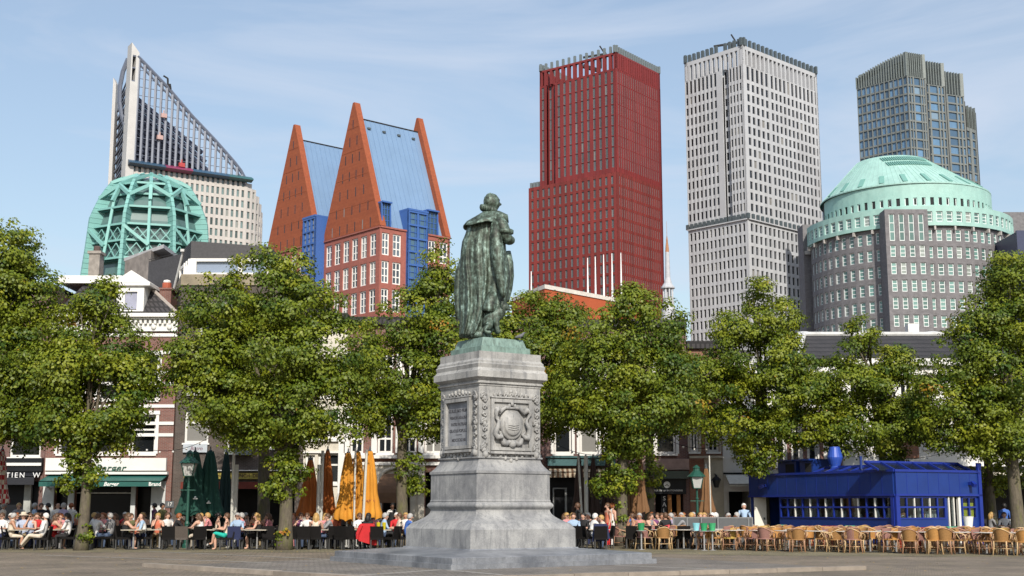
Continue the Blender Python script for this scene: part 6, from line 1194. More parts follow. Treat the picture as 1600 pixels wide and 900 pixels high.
# ================================================================== PARASOLS, LAMPS, POSTS
def zone(px):
    for lim, s in ((62, 'by the checked parasol'), (118, 'left of the leafy trunk'), (265, 'before the green awning'), (345, 'before the green parasols'), (432, 'left of the pale trunk'), (528, 'by the shade-toned orange parasols'), (670, 'left of the pedestal'), (962, 'right of the pedestal'), (1060, 'near the round logo shop'), (1180, 'by the grey wind screens'), (1500, 'before the kiosk'), (1700, 'right of the kiosk')):
        if px < lim: return s
def cloth(name, c): return mat(name, c, .85, .18, 1.2, stretch=(2, 2, .6))
PARA = {}
def parasol(px, Y, ytop, ybot, m, label, rad=.42, seed=0, pole=True):
    z0, z1 = zat(ybot, Y), zat(ytop, Y); x = xat(px, Y, (z0 + z1) / 2); t = thing('closed_parasol', (x, Y, 0), label, 'parasol', 'closed parasols on the terraces'); rd = random.Random(seed); n = 8; N = n * 6; vs = []; rows = 22; H = z1 - z0
    ph = [rd.uniform(.85, 1.2) for _ in range(n)]
    for i in range(rows + 1):
        g = i / rows; r = rad * (.16 + .62 * g ** .8 + .25 * math.exp(-((g - .93) / .08) ** 2) * .4 - .12 * math.exp(-((g - .60) / .10) ** 2) * .5)
        for k in range(N):
            a = 2 * math.pi * k / N; f = ph[(k // 6) % n]; c = abs(math.sin(n * a / 2 + .25 * math.sin(g * 3 + seed))); rr = r * (.62 + .42 * c ** .8 * (f if g > .3 else 1)); z = z1 - H * g - (.10 * (1 - c) - .06 * f) * (g > .97); vs.append((x + rr * math.cos(a), Y + rr * math.sin(a), z))
    fs = [((i + 1) * N + k, (i + 1) * N + (k + 1) % N, i * N + (k + 1) % N, i * N + k) for i in range(rows) for k in range(N)] + [tuple(range(N))]
    mb = MB(); mb.add(vs, fs); mb.build('canopy', m, t, smooth=True); p = MB(); p.lathe((x, Y, 0), [(.035, .05), (.035, z0 + .4)], 10); p.lathe((x, Y, 0), [(.28, 0), (.28, .06), (.05, .1)], 14); p.build('pole', mat('parasol_pole', (.42, .42, .40), .4), t); f = MB(); f.lathe((x, Y, z1 - .03), [(.06, 0), (.07, .06), (.03, .1), (.025, .2), (.004, .24)], 10); f.build('finial', FIN, t); return t
def post(px, Y, ytop, label, r=.05, m=None, lean=0):
    z = zat(ytop, Y); x = xat(px, Y, z / 2); mb = MB(); mb.tube([(x, Y, 0), (x + lean * z * .5, Y, z * .5), (x + lean * z, Y, z)], r, 8); mb.lathe((x, Y, 0), [(.2, 0), (.2, .05), (.07, .08)], 12); return solo(mb, 'parasol_post', m or POSTM, label, 'post')
POSTM = mat('pale_post', (.52, .51, .46), .4, .1)
OR = cloth('orange_cloth', (.52, .22, .018)); OR_SHADE = cloth('shaded_orange_cloth', (.36, .10, .015)); GRN = cloth('bottle_green_cloth', (.008, .055, .040)); GRN_SHADE = cloth('shaded_green_cloth', (.008, .03, .028)); BRN = cloth('brown_cloth', (.17, .085, .035)); BRN_SHADE = cloth('shaded_brown_cloth', (.05, .027, .02))  # second orange, green and brown cloths have shade mixed into their colour
STR = bpy.data.materials.new('red_white_check'); STR.use_nodes = True; nt_ = STR.node_tree; tc_ = nd(nt_, 'ShaderNodeTexCoord'); mp_ = nd(nt_, 'ShaderNodeMapping'); mp_.inputs['Scale'].default_value = (9, 9, 5.2); w_ = nd(nt_, 'ShaderNodeTexChecker', Scale=1.0); w_.inputs['Color1'].default_value = (.38, .02, .025, 1); w_.inputs['Color2'].default_value = (.62, .56, .46, 1); nt_.links.new(tc_.outputs['Object'], mp_.inputs[0]); nt_.links.new(mp_.outputs[0], w_.inputs[0]); nt_.links.new(w_.outputs[0], nt_.nodes['Principled BSDF'].inputs['Base Color']); nt_.nodes['Principled BSDF'].inputs['Roughness'].default_value = .85
parasol(1, 53, 703, 788, STR, 'closed red and white checked parasol cut by the left edge', 0.5, 1)
g1 = parasol(303, 53, 706, 806, GRN, 'closed bottle green parasol beside the green street lantern', 0.8, 2); g2 = parasol(327, 53.4, 705, 808, GRN, 'closed bottle green parasol with a small white emblem, right of its twin', 0.8, 3); parasol(352, 56.5, 708, 815, GRN_SHADE, 'closed green parasol with shade in its colour, behind a pale post', 0.5, 4)
wl_ = mat('white_print', (.7, .7, .68), .6)
for g, Yg, px, py in ((g1, 52.5, 305, 780), (g2, 52.9, 326, 787)): q = at(px, py, Yg); m_ = MB(); m_.box(Fr((q.x, Yg), 0), -.09, .09, -.08, .02, q.z, q.z + .04); m_.lathe((q.x, Yg, q.z + .04), [(.05, 0), (.04, .06), (.01, .08)], 8); m_.build('emblem', wl_, g)
parasol(484, 52.6, 719, 808, OR_SHADE, 'closed orange parasol with tree shade in its colour, left of the white posts', 0.6, 5); parasol(511, 53.2, 704, 806, OR_SHADE, 'closed shade-toned orange parasol right of the white posts, its top in sun', 0.46, 6)
parasol(543, 52.0, 708, 813, OR, 'closed bright orange parasol, leftmost of the sunlit three', 0.62, 7); parasol(558, 52.5, 706, 817, OR, 'closed bright orange parasol, middle one of the sunlit three', 0.6, 8); o3 = parasol(577, 51.8, 705, 811, OR, 'closed bright orange parasol with faint dark lettering, nearest the pedestal', 0.66, 9)
q = at(579, 783, 51.4); lettering('APEX', .16, (q.x, 51.40, q.z), 0, mat('dark_print', (.25, .06, .02), .7), o3, .004)
for i, (px, Y, yt, yb, m, lb, r) in enumerate(((905, 58.5, 714, 806, BRN_SHADE, 'closed shade-toned brown parasol left of the two pale poles', .42), (927, 59, 716, 806, BRN_SHADE, 'closed shade-toned brown parasol just right of the pale poles', .40), (950, 59, 712, 806, BRN_SHADE, 'closed shade-toned brown parasol behind the leafy trunk', .40), (1000, 55.5, 712, 802, BRN, 'closed sunlit brown parasol between two tree trunks', .46), (984, 57, 752, 806, BRN, 'lower closed brown parasol half hidden by the leafy trunk', .42), (1104, 59, 732, 802, BRN, 'closed brown parasol beside the right hand green lantern', .44), (1046, 62, 742, 806, BRN_SHADE, 'closed shade-toned brown parasol before the round logo shop', .30))[:6]): parasol(px, Y, yt, yb, m, lb, r, 20 + i)
post(497, 51.9, 726, 'white twin parasol post, left one between shade-toned orange parasols', .07); post(502.5, 51.9, 704, 'taller white parasol post, right one between shade-toned orange parasols', .06); post(567, 51.2, 703, 'white post leaning between the bright orange parasols', .05, None, .03); post(554, 51.6, 700, 'slim white post behind the sunlit orange parasols', .04)
post(363, 51.5, 707, 'tall pale post with small head beside the shade-toned green parasol', .06); post(367.5, 52, 726, 'shorter pale post right beside the taller one', .09)
post(911, 57, 713, 'slanting pale pole among the shade-toned brown parasols', .05, None, -.05); post(916, 57, 712, 'upright pale pole among the shade-toned brown parasols', .09); post(1110, 57, 712, 'thin grey pole beside the right brown parasol', .03); post(948, 60.5, 720, 'grey pole behind the leafy trunk', .03)
def lantern(px, Y, ytop, label):
    z = zat(ytop, Y); x = xat(px, Y, z); LG = mat('lantern_green', (.015, .075, .055), .4, .15); t = thing('street_lantern', (x, Y, 0), label, 'lantern', 'green street lanterns'); mb = MB(); zl = z - 1.0
    mb.lathe((x, Y, 0), [(.16, 0), (.16, .12), (.11, .2), (.09, .9), (.11, .95), (.06, 1.05), (.05, zl - .5), (.075, zl - .45), (.045, zl - .4), (.045, zl)], 12); mb.bar((x - .3, Y, zl - .55), (x + .3, Y, zl - .55), .035); mb.build('post', LG, t)
    f = MB(); P = [(x + sx * .16, Y + sy * .16, zl) for sx, sy in ((-1, -1), (1, -1), (1, 1), (-1, 1))]; Q = [(x + sx * .26, Y + sy * .26, zl + .5) for sx, sy in ((-1, -1), (1, -1), (1, 1), (-1, 1))]
    for a, b in zip(P, Q): f.bar(a, b, .03)
    for k in range(4): f.bar(P[k], P[(k + 1) % 4], .03); f.bar(Q[k], Q[(k + 1) % 4], .035)
    f.build('lamp_frame', LG, t); g = MB(); g.hexa([Vector(p) * 1 for p in P] + [Vector(p) * 1 for p in Q]); g.build('lamp_glass', mat('lamp_glass', (.45, .46, .45), .1, .1), t)
    h = MB(); h.lathe((x, Y, zl + .5), [(.42, 0), (.38, .05), (.22, .2), (.16, .26), (.15, .36), (.18, .38), (.10, .46), (.02, .52)], 12); h.build('lamp_hood', LG, t)
lantern(297, 51.2, 704, 'green street lantern on a slim post before the green parasols'); lantern(1088, 57, 727, 'green street lantern before the orange brick house, left of a brown parasol')
x = xat(1118, 65, 4); t = thing('wall_lantern', (x, 64.9, zat(762, 65)), 'black wall lantern on the stone base of the orange house', 'lantern'); z = zat(762, 65); m_ = MB(); m_.lathe((x, 64.9, z), [(.1, 0), (.2, .35)], 6); m_.build('lamp_glass', GL, t); m_ = MB(); m_.lathe((x, 64.9, z + .35), [(.26, 0), (.2, .1), (.06, .22), (.02, .3)], 6); m_.build('lamp_hood', BLK, t); m_ = MB(); m_.bar((x, 64.95, z + .6), (x, 65.45, z + .7), .05); m_.build('bracket', BLK, t)
# strings of bulbs hung across the terraces
for i, (a, b, lb) in enumerate((((200, 690, 60), (345, 672, 58), 'string of white bulbs before the red brick and brown houses'), ((300, 668, 58), (480, 664, 58), 'string of white bulbs across the brown brick house'), ((862, 690, 60), (1010, 688, 60), 'string of white bulbs before the purple red house'), ((1040, 684, 60), (1165, 672, 60), 'string of white bulbs before the orange brick house'), ((1320, 702, 64), (1520, 690, 63), 'string of white bulbs above the kiosk roof'))):
    A, B = at(*a), at(*b); n = 14; pts = [A.lerp(B, k / n) - Vector((0, 0, 1.1 * 4 * (k / n) * (1 - k / n) * .6)) for k in range(n + 1)]; t = thing('string_lights', A, lb, 'string lights', 'strings of bulbs'); m_ = MB(); m_.tube(pts, .012, 4); m_.build('cable', BLK, t)
    for p in pts[1:-1:2]: m_ = MB(); m_.sphere((p.x, p.y, p.z - .06), .05, seg=8, ring=6); m_.build('bulb', WH, t)
# ================================================================== TERRACE FURNITURE AND PEOPLE
ORD = ['first', 'second', 'third', 'fourth', 'fifth', 'sixth', 'seventh', 'eighth', 'ninth', 'tenth', 'eleventh', 'twelfth', 'thirteenth', 'fourteenth', 'fifteenth', 'sixteenth', 'seventeenth', 'eighteenth', 'nineteenth', 'twentieth'] + ['%dth' % k for k in range(21, 80)]
PEND = []                                   # (object, base label, px) -> ordinals are added at the end where labels clash
def later(o, label, px): PEND.append((o, label, px))
def settle():
    d = {}
    for o, l, px in PEND: d.setdefault(l, []).append((px, o))
    for l, v in d.items():
        v.sort(key=lambda q: q[0])
        for k, (px, o) in enumerate(v): o['label'] = l if len(v) == 1 else l + ', ' + ORD[k] + ' from left'
def spot(px, Y): return Vector((xat(px, Y, .6), Y, 0))
def proto(name, cat, group):                # the first copy is moved into place, later ones are copied from it
    t = thing(name, (0, 0, 0), name, cat, group); return t
class Stock:
    def __init__(s, root): s.root = root; s.used = False
    def take(s, loc, rz, scale=1.0):
        o = s.root if not s.used else copy_tree(s.root); s.used = True; o.location = loc; o.rotation_euler = (0, 0, rz); o.scale = (scale,) * 3; return o
def dress(o, mats):                          # per-object materials on shared meshes
    for sl, m in zip(o.material_slots, mats): sl.link = 'OBJECT'; sl.material = m
# ---- rattan armchair
def rattan():
    t = proto('rattan_armchair', 'chair', 'rattan armchairs before the kiosk'); B = mat('bamboo', (.55, .36, .13), .5, .2, 6); Wv = mat('woven_cane', (.36, .17, .06), .8, .2, 30)
    for sx in (-1, 1):
        m = MB(); m.tube([(sx * .27, -.25, 0), (sx * .24, -.22, .3), (sx * .25, -.24, .46)], .02, 8); m.build('leg', B, t, True); m = MB(); m.tube([(sx * .23, .27, 0), (sx * .2, .22, .3), (sx * .2, .22, .46)], .02, 8); m.build('leg', B, t, True)
    m = MB(); arc = []
    for k in range(17): a = R(-8 + 196 * k / 16); s = math.sin(R(180 * k / 16)); arc.append((.30 * math.cos(a), -.18 + .44 * math.sin(a) if s > .2 else -.20 + .2 * s, .66 + .20 * s ** 2))
    m.tube([(.27, -.26, .44), (.30, -.27, .60)] + arc + [(-.30, -.27, .60), (-.27, -.26, .44)], .018, 8); m.tube([(-.24, -.25, .43), (.24, -.25, .43)], .016, 6); m.tube([(-.24, -.23, .22), (-.2, .22, .22)], .012, 6); m.tube([(.24, -.23, .22), (.2, .22, .22)], .012, 6); m.tube([(-.22, .0, .22), (.22, .0, .22)], .012, 6)
    for sx in (-1, 1): m.tube([(sx * .26, -.1, .46), (sx * .31, -.05, .56), (sx * .30, .03, .70)], .012, 6); m.tube([(sx * .24, .05, .46), (sx * .30, .08, .58), (sx * .27, -.05, .69)], .012, 6)
    m.build('frame', B, t, True)
    m = MB(); m.lathe((0, 0, .43), [(.27, 0), (.28, .02), (.26, .045)], 20, 0, 1, .95); m.build('seat', Wv, t)
    vs = []; n = 12
    for j in range(5):
        for k in range(n + 1): a = R(28 + 124 * k / n); vs.append(((.24 + .012 * j) * math.cos(a), -.12 + (.33 + .012 * j) * math.sin(a), .47 + .095 * j * (.85 + .15 * math.sin(a))))
    f = [(j * (n + 1) + k, j * (n + 1) + k + 1, (j + 1) * (n + 1) + k + 1, (j + 1) * (n + 1) + k) for j in range(4) for k in range(n)]; L_ = len(vs); vs += [(x * .93, (y + .12) * .94 - .12, z) for x, y, z in vs]; f += [tuple(i + L_ for i in reversed(q)) for q in f]
    m = MB(); m.add(vs, f); m.build('backrest', Wv, t, True); return Stock(t)
# ---- dark wicker chair
def wicker():
    t = proto('wicker_chair', 'chair', 'dark wicker chairs on the cafe terraces'); D = mat('dark_wicker', (.009, .008, .008), .8, .3, 30, spec=.15); M = mat('grey_leg', (.04, .04, .04), .5)
    for sx in (-1, 1):
        for y in (-.24, .24): m = MB(); m.bar((sx * .22, y, 0), (sx * .22, y, .42), .04); m.build('leg', M, t)
    m = MB(); m.box(Fr((0, 0), 0), -.25, .25, -.26, .26, .38, .46); m.build('seat', D, t)
    m = MB(); m.hexa([(-.25, .20, .462), (.25, .20, .462), (.25, .26, .462), (-.25, .26, .462), (-.25, .29, .88), (.25, .29, .88), (.25, .33, .88), (-.25, .33, .88)]); m.build('backrest', D, t)
    return Stock(t)
def table(name, mt, label_group, round_=True, legm=None):
    t = proto(name, 'table', label_group); m = MB()
    if round_: m.lathe((0, 0, .72), [(.40, 0), (.41, .015), (.40, .03)], 24)
    else: m.box(Fr((0, 0), 0), -.40, .40, -.36, .36, .72, .75)
    m.build('tabletop', mt, t); m = MB(); m.lathe((0, 0, 0), [(.035, .04), (.03, .72)], 10); m.build('column', legm or mat('grey_column', (.25, .25, .25), .4), t); m = MB()
    for a in (45, 135): m.bar((-.3 * math.cos(R(a)), -.3 * math.sin(R(a)), .02), (.3 * math.cos(R(a)), .3 * math.sin(R(a)), .02), .05, .04)
    m.build('foot', legm or mat('black_foot', (.03, .03, .03), .5), t); return Stock(t)
RATTAN = rattan(); WICKER = wicker()
# the round lamina used on the rattan side is pale, the left side mixes pale and wood tops
TB_P = table('cafe_table', mat('pale_tabletop', (.50, .46, .41), .35, .1, 3), 'pale tables before the kiosk'); TB_L = table('cafe_table', mat('light_tabletop', (.42, .38, .31), .4, .1, 3), 'cafe tables on the left terrace', False)
CANE = {'orange': mat('orange_cane', (.40, .20, .055), .8, .2, 30), 'mauve': mat('mauve_cane', (.24, .12, .10), .8, .2, 30), 'brown': mat('brown_cane', (.27, .14, .045), .8, .2, 30), 'yellow': mat('yellow_cane', (.42, .29, .07), .8, .2, 30)}
PALEB = mat('pale_bamboo', (.55, .38, .20), .5, .15, 6); DARKB = mat('mauve_bamboo', (.36, .20, .12), .5, .2, 6)
def rattan_rows():
    rd = random.Random(9); A, B = ground(962, 858), ground(1606, 869); d = (B - A).normalized(); nrm = Vector((-d.y, d.x, 0)); Ltot = (B - A).length; rows = ('front', 'second', 'third', 'fourth')
    n = 15
    for row in range(3):
        for k in range(n):
            if row == 2 and k > 12: continue
            c = A + d * (Ltot * (k + .55) / n + rd.uniform(-.12, .12) + (.3 if row % 2 else 0)) + nrm * (.95 + row * 2.05 + rd.uniform(-.1, .1))
            px = proj((c.x, c.y, .6))[0]
            if px > 1640: continue
            t = TB_P.take(c, rd.uniform(0, 1)); later(t, 'pale round cafe table in the %s row of rattan chairs' % rows[row], px)
            ch = [(-.33, -.78, 180), (.45, -.74, 190), (-.45, .72, 0), (.42, .78, -8)]
            if rd.random() < .35: ch[1] = (.82, -.1, -90)
            if rd.random() < .3: ch[0] = (-.82, .05, 90)
            for q, (ox, oy, a) in enumerate(ch):
                if rd.random() < (.06 if row == 0 else .2): continue
                p = c + d * (ox + rd.uniform(-.08, .08)) + nrm * (oy + rd.uniform(-.08, .08)); col = rd.choice(('orange', 'mauve', 'orange', 'brown', 'orange', 'yellow', 'mauve', 'brown', 'mauve', 'orange')); o = RATTAN.take(p, R(a + rd.uniform(-28, 28)) + math.atan2(d.y, d.x), rd.uniform(.97, 1.04))
                fb = rd.choice((PALEB, None, None, DARKB)) if col == 'mauve' else rd.choice((PALEB, None, None))
                for c_ in o.children:
                    nm = c_.name.split('.')[0]
                    if nm in ('seat', 'backrest'): dress(c_, [CANE[col]])
                    elif fb: dress(c_, [fb])
                px2 = proj((p.x, p.y, .6))[0]; later(o, '%s rattan armchair in the %s row, %s' % (col, rows[row], 'near side of its table' if oy < 0 else 'far side of its table'), px2)
rattan_rows()
# ---- people
SK = {'fair': mat('fair_skin', (.56, .33, .24), .55, .08, 8), 'tan': mat('tanned_skin', (.42, .22, .14), .55, .08, 8), 'dark': mat('brown_skin', (.14, .07, .045), .55, .08, 8)}
CL = {n: mat(n.replace(' ', '_') + '_fabric', c, .85, .15, 4) for n, c in {'white': (.70, .69, .68), 'cream': (.60, .52, .42), 'black': (.014, .014, .016), 'navy': (.015, .022, .07), 'light blue': (.32, .44, .60), 'blue': (.05, .13, .42), 'pink': (.60, .24, .25), 'red': (.50, .02, .025), 'grey': (.25, .25, .26), 'lilac': (.42, .36, .52), 'turquoise': (.01, .38, .30), 'purple': (.16, .05, .14), 'olive': (.12, .12, .05), 'coral': (.55, .16, .09), 'denim': (.06, .09, .16), 'khaki': (.30, .23, .13), 'pale blue stripes': (.40, .45, .58)}.items()}
HR = {n: mat(n + '_hair', c, .55, .25, 20) for n, c in {'blond': (.42, .26, .09), 'brown': (.09, .045, .022), 'black': (.012, .01, .009), 'grey': (.36, .35, .34), 'white': (.62, .60, .57), 'ginger': (.25, .075, .02)}.items()}
SHOE = mat('dark_shoe', (.03, .025, .02), .5); SUNG = mat('sunglasses_lens', (.008, .008, .01), .1)
def figure(kind):
    """joints of one figure facing +X; labels pick the material of the surface round each bone"""
    ch = []; lab = []
    def add(c, l): ch.append(c); lab.append(l)
    hz = {'stand': .92, 'tray': .92}.get(kind, .53); lean = {'lean': .16, 'table': .08, 'chin': .12, 'back': -.10}.get(kind, 0.0)
    P = lambda f: (lean * f * 1.0, hz + .62 * f * (1 if lean < .1 else .97))
    sp = [(0, 0, hz, (.15, .17)), (P(.25)[0], 0, P(.25)[1], (.125, .145)), (P(.6)[0], 0, P(.6)[1], (.125, .165)), (P(.82)[0], 0, P(.82)[1], (.10, .15)), (P(.93)[0], 0, P(.93)[1], (.06, .075)), (P(.98)[0] + .01, 0, P(.98)[1], (.055, .055))]
    add(sp, 1); hx_, hz_ = P(1.02); hz_ -= .055; add([('j', 0, 5), (hx_ + .025, 0, hz_ + .075, (.075, .07)), (hx_ + .03, 0, hz_ + .145, (.104, .088)), (hx_ + .018, 0, hz_ + .21, (.085, .075)), (hx_ + .01, 0, hz_ + .245, (.045, .04))], 0)
    add([(hx_ + .09, 0, hz_ + .125, .02), (hx_ + .132, 0, hz_ + .095, .018), (hx_ + .12, 0, hz_ + .08, .014)], 0)
    for s in (-1, 1): add([(hx_ + .02, s * .07, hz_ + .12, .02), (hx_ + .012, s * .094, hz_ + .115, .018), (hx_ + .015, s * .092, hz_ + .08, .012)], 0)
    for s in (-1, 1):
        if kind in ('stand', 'tray'): hip, kn, an, toe = (0, s * .10, hz - .06, .105), (.02 + .05 * s, s * .105, .50, .07), (-.02 + .10 * s, s * .10, .09, .045), (.12 + .10 * s, s * .12, .035, .035)
        elif kind == 'back': hip, kn, an, toe = (.06, s * .09, hz - .02, .105), (.46, s * .09, .50 + .06 * (s > 0), .07), (.72, s * .06 - .03, .14 + .08 * (s > 0), .045), (.84, s * .06 - .03, .13 + .1 * (s > 0), .035)
        elif kind == 'cross' and s > 0: hip, kn, an, toe = (.06, .09, hz, .105), (.45, .02, .63, .07), (.52, -.10, .28, .045), (.64, -.12, .22, .035)
        else: hip, kn, an, toe = (.06, s * .10, hz - .02, .105), (.44, s * .12, .50, .07), (.40, s * .12, .09, .045), (.53, s * .13, .035, .035)
        add([('j', 0, 0), hip, tuple((a + b) / 2 for a, b in zip(hip, kn)), kn], 3); i = len(ch) - 1; md = tuple((a + b) / 2 + (.008 if q == 3 else 0) for q, (a, b) in enumerate(zip(kn, an))); add([('j', i, 3), md, an], 4); add([('j', i + 1, 2), (an[0] + .02, an[1], an[2] - .045, .042), toe], 5)
        sx, sz = P(.80); sh = (sx, s * .19, sz, .068)
        if kind == 'table': el, wr = (sx + .12, s * .25, sz - .25, .048), (sx + .34, s * .12, .78, .034)
        elif kind == 'lean': el, wr = (sx + .20, s * .23, .80, .048), (sx + .40, s * .05, .80, .034)
        elif kind == 'chin' and s < 0: el, wr = (sx + .24, -.15, .80, .048), (hx_ + .13, -.05, hz_ + .0, .034)
        elif kind in ('chin', 'cross'): el, wr = (sx + .08, s * .25, sz - .27, .048), (sx + .30, s * .14, sz - .24, .034)
        elif kind == 'back': el, wr = (sx + .02, s * .27, sz - .27, .048), (sx + .26, s * .22, sz - .34, .034)
        elif kind == 'tray' and s > 0: el, wr = (sx + .06, .26, sz - .27, .048), (sx + .30, .24, sz - .16, .034)
        else: el, wr = (sx - .02, s * .25, sz - .28, .048), (sx + .06, s * .24, sz - .53, .034)
        add([('j', 0, 3), sh, tuple((a + b) / 2 for a, b in zip(sh, el)), el], 2); i = len(ch) - 1; add([('j', i, 3), tuple((a + b) / 2 for a, b in zip(el, wr)), wr], 6)
        w = Vector(wr[:3]); d = (w - Vector(el[:3])).normalized(); sd = d.cross(Vector((0, 0, 1))); sd = sd.normalized() if sd.length > .1 else Vector((0, 1, 0)); pm = w + d * .055; add([('j', i + 1, 2), (*(w + d * .03), .03), (*pm, .032)], 0); up = sd.cross(d)
        for k in range(4):
            o = sd * (.027 - .018 * k); ln = (.062, .072, .068, .052)[k]; add([(*(pm + o * .8 - d * .01), .0105), (*(pm + o + d * ln * .55), .0095), (*(pm + o + d * ln - up * .02), .0085)], 0)
        add([(*(w + d * .02 + sd * .02 * s), .011), (*(w + d * .05 + sd * .05), .0105), (*(w + d * .085 + sd * .05), .009)], 0)
    me = skin_mesh(ch, 1); seg = []
    flat = {}
    for ci, c in enumerate(ch):
        prev = None
        for k, p in enumerate(c):
            q = flat[p[1:]] if p[0] == 'j' else Vector(p[:3]); flat[(ci, k)] = q
            if prev is not None: seg.append((prev, q, lab[ci], 0.0 if p[0] == 'j' else (p[3][0] if isinstance(p[3], tuple) else p[3])))
            prev = q
    Am = np.array([s[0] for s in seg]); Bm = np.array([s[1] for s in seg]); lb = np.array([s[2] for s in seg]); rr = np.array([s[3] for s in seg]); n = len(me.polygons); cen = np.zeros(n * 3); me.polygons.foreach_get('center', cen); cen = cen.reshape(-1, 3)
    AB = Bm - Am; t_ = np.clip(((cen[:, None] - Am) * AB).sum(2) / (AB ** 2).sum(1), 0, 1); dist = np.linalg.norm(cen[:, None] - (Am + t_[..., None] * AB), axis=2) - rr
    idx = lb[dist.argmin(1)]; idx = np.where((idx == 1) & (cen[:, 2] > hz + .60), 0, idx); idx = np.where((idx == 1) & (cen[:, 2] < hz - .02), 3, idx)
    for k in range(7): me.materials.append(SK['fair'])
    me.polygons.foreach_set('material_index', idx.astype(np.int32)); return me, (hx_, hz_)
def hair_mesh(h, style):
    x, z = h; m = MB(); vs = []; NR, NS = 9, 16; cx, cz = x + .012, z + .15; drop = {'short': .35, 'long': .35, 'bun': .3}[style]
    for i in range(NR + 1):
        for k in range(NS):
            a = 2 * math.pi * k / NS; fr_ = math.cos(a); mx_ = math.pi * (.64 - .27 * max(0, fr_)) + drop * max(0, -fr_) * .6; th = mx_ * i / NR; s_ = math.sin(th); r = 1.0 + .02 * math.sin(5 * a)
            vs.append((cx + .121 * r * s_ * fr_ - .010, .108 * r * s_ * math.sin(a), cz + .130 * math.cos(th)))
    m.add(vs, [((i + 1) * NS + k, (i + 1) * NS + (k + 1) % NS, i * NS + (k + 1) % NS, i * NS + k) for i in range(NR) for k in range(NS)])
    if style == 'long': m.tube([(cx - .06, 0, cz + .04), (cx - .085, .0, cz - .06), (cx - .09, 0, cz - .18), (cx - .09, 0, cz - .30)], [.08, .095, .085, .04], 12); [m.tube([(cx - .03, s * .085, cz), (cx - .045, s * .095, cz - .12), (cx - .05, s * .09, cz - .24)], [.03, .04, .02], 8) for s in (-1, 1)]
    if style == 'bun': m.sphere((cx - .12, 0, cz + .02), .05, seg=10, ring=8)
    return m.mesh('hair', [HR['brown']], smooth=True)
FIG = {k: figure(k) for k in ('table', 'lean', 'chin', 'cross', 'back', 'stand', 'tray')}
HAIR = {(k, s): hair_mesh(FIG[k][1], s) for k in FIG for s in ('short', 'long', 'bun')}
def extras(kind, what):
    x, z = FIG[kind][1]; m = MB()
    if what == 'sun_hat': m.lathe((x + .01, 0, z + .19), [(.20, -.02), (.205, 0), (.11, .02), (.105, .08), (.08, .11), (.02, .12)], 16)
    if what == 'sunglasses': m.cube(x + .118, -.035, z + .15, .02, .05, .035); m.cube(x + .118, .035, z + .15, .02, .05, .035); m.bar((x + .12, -.03, z + .155), (x + .12, .03, z + .155), .01); [m.bar((x + .115, s * .06, z + .155), (x + .01, s * .09, z + .15), .008) for s in (-1, 1)]
    return m.mesh(what, [CL['cream'] if what == 'sun_hat' else SUNG])
EXT = {}
def person(px, Y, face, kind='table', top='white', bot='denim', hair='brown', style='short', skin='fair', legs=None, sleeve=None, wear=None, row='front row', note='', z=0.0, chair=None, sc=1.0):
    me = FIG[kind][0]; o = bpy.data.objects.new('person', me); COL.objects.link(o); p = spot(px, Y); o.location = (p.x, p.y, z); a = {'R': 0, 'L': 180, 'C': -90, 'B': 90}.get(face, face); o.rotation_euler = (0, 0, R(a)); o.scale = (sc,) * 3; OFF[o.name] = (0, 0, 0)
    T, Bm, S = CL[top], CL[bot], SK[skin]; dress(o, [S, T, CL[sleeve] if sleeve in CL else (S if sleeve == 'bare' else T), Bm, Bm if legs is None else S, SHOE if legs is None else S, S if sleeve != 'long' else T])
    if hair != 'bald': h = bpy.data.objects.new('hair', HAIR[(kind, style)]); COL.objects.link(h); h.parent = o; dress(h, [HR[hair]])
    if wear:
        if (kind, wear) not in EXT: EXT[(kind, wear)] = extras(kind, wear)
        w = bpy.data.objects.new(wear, EXT[(kind, wear)]); COL.objects.link(w); w.parent = o
    o['category'] = 'person'; o['group'] = 'people on the cafe terraces'; hs = 'bald' if hair == 'bald' else hair + ' haired'
    verb = 'standing' if kind in ('stand', 'tray') else 'seated'; wn = {'sun_hat': ' with hat', 'sunglasses': ' with sunglasses', None: ''}[wear]
    later(o, ('%s person %s in %s%s, %s%s' % (hs, verb, top, wn, (row + ' ') if row else '', zone(px))) if not note else note, px)
    if chair == 1 or (chair is None and verb == 'seated'):
        c = WICKER.take((p.x - .02 * math.cos(R(a)), p.y - .02 * math.sin(R(a)), 0), R(a + 90)); later(c, 'occupied dark wicker chair, %s %s' % (row, zone(px)), px)
    return o
def tbl(px, Y, row='front row'): t = TB_L.take(spot(px, Y), 0); later(t, 'light topped cafe table, %s %s' % (row, zone(px)), px); return t
def empty_chair(px, Y, face, row='front row', c=None):
    p = spot(px, Y); a = {'R': 0, 'L': 180, 'C': -90, 'B': 90}.get(face, face); o = WICKER.take(p, R(a + 90)); later(o, 'empty dark wicker chair, %s %s' % (row, zone(px)), px)
    if c: [dress(q, [c]) for q in o.children if q.name.split('.')[0] in ('seat', 'backrest')]
    return o
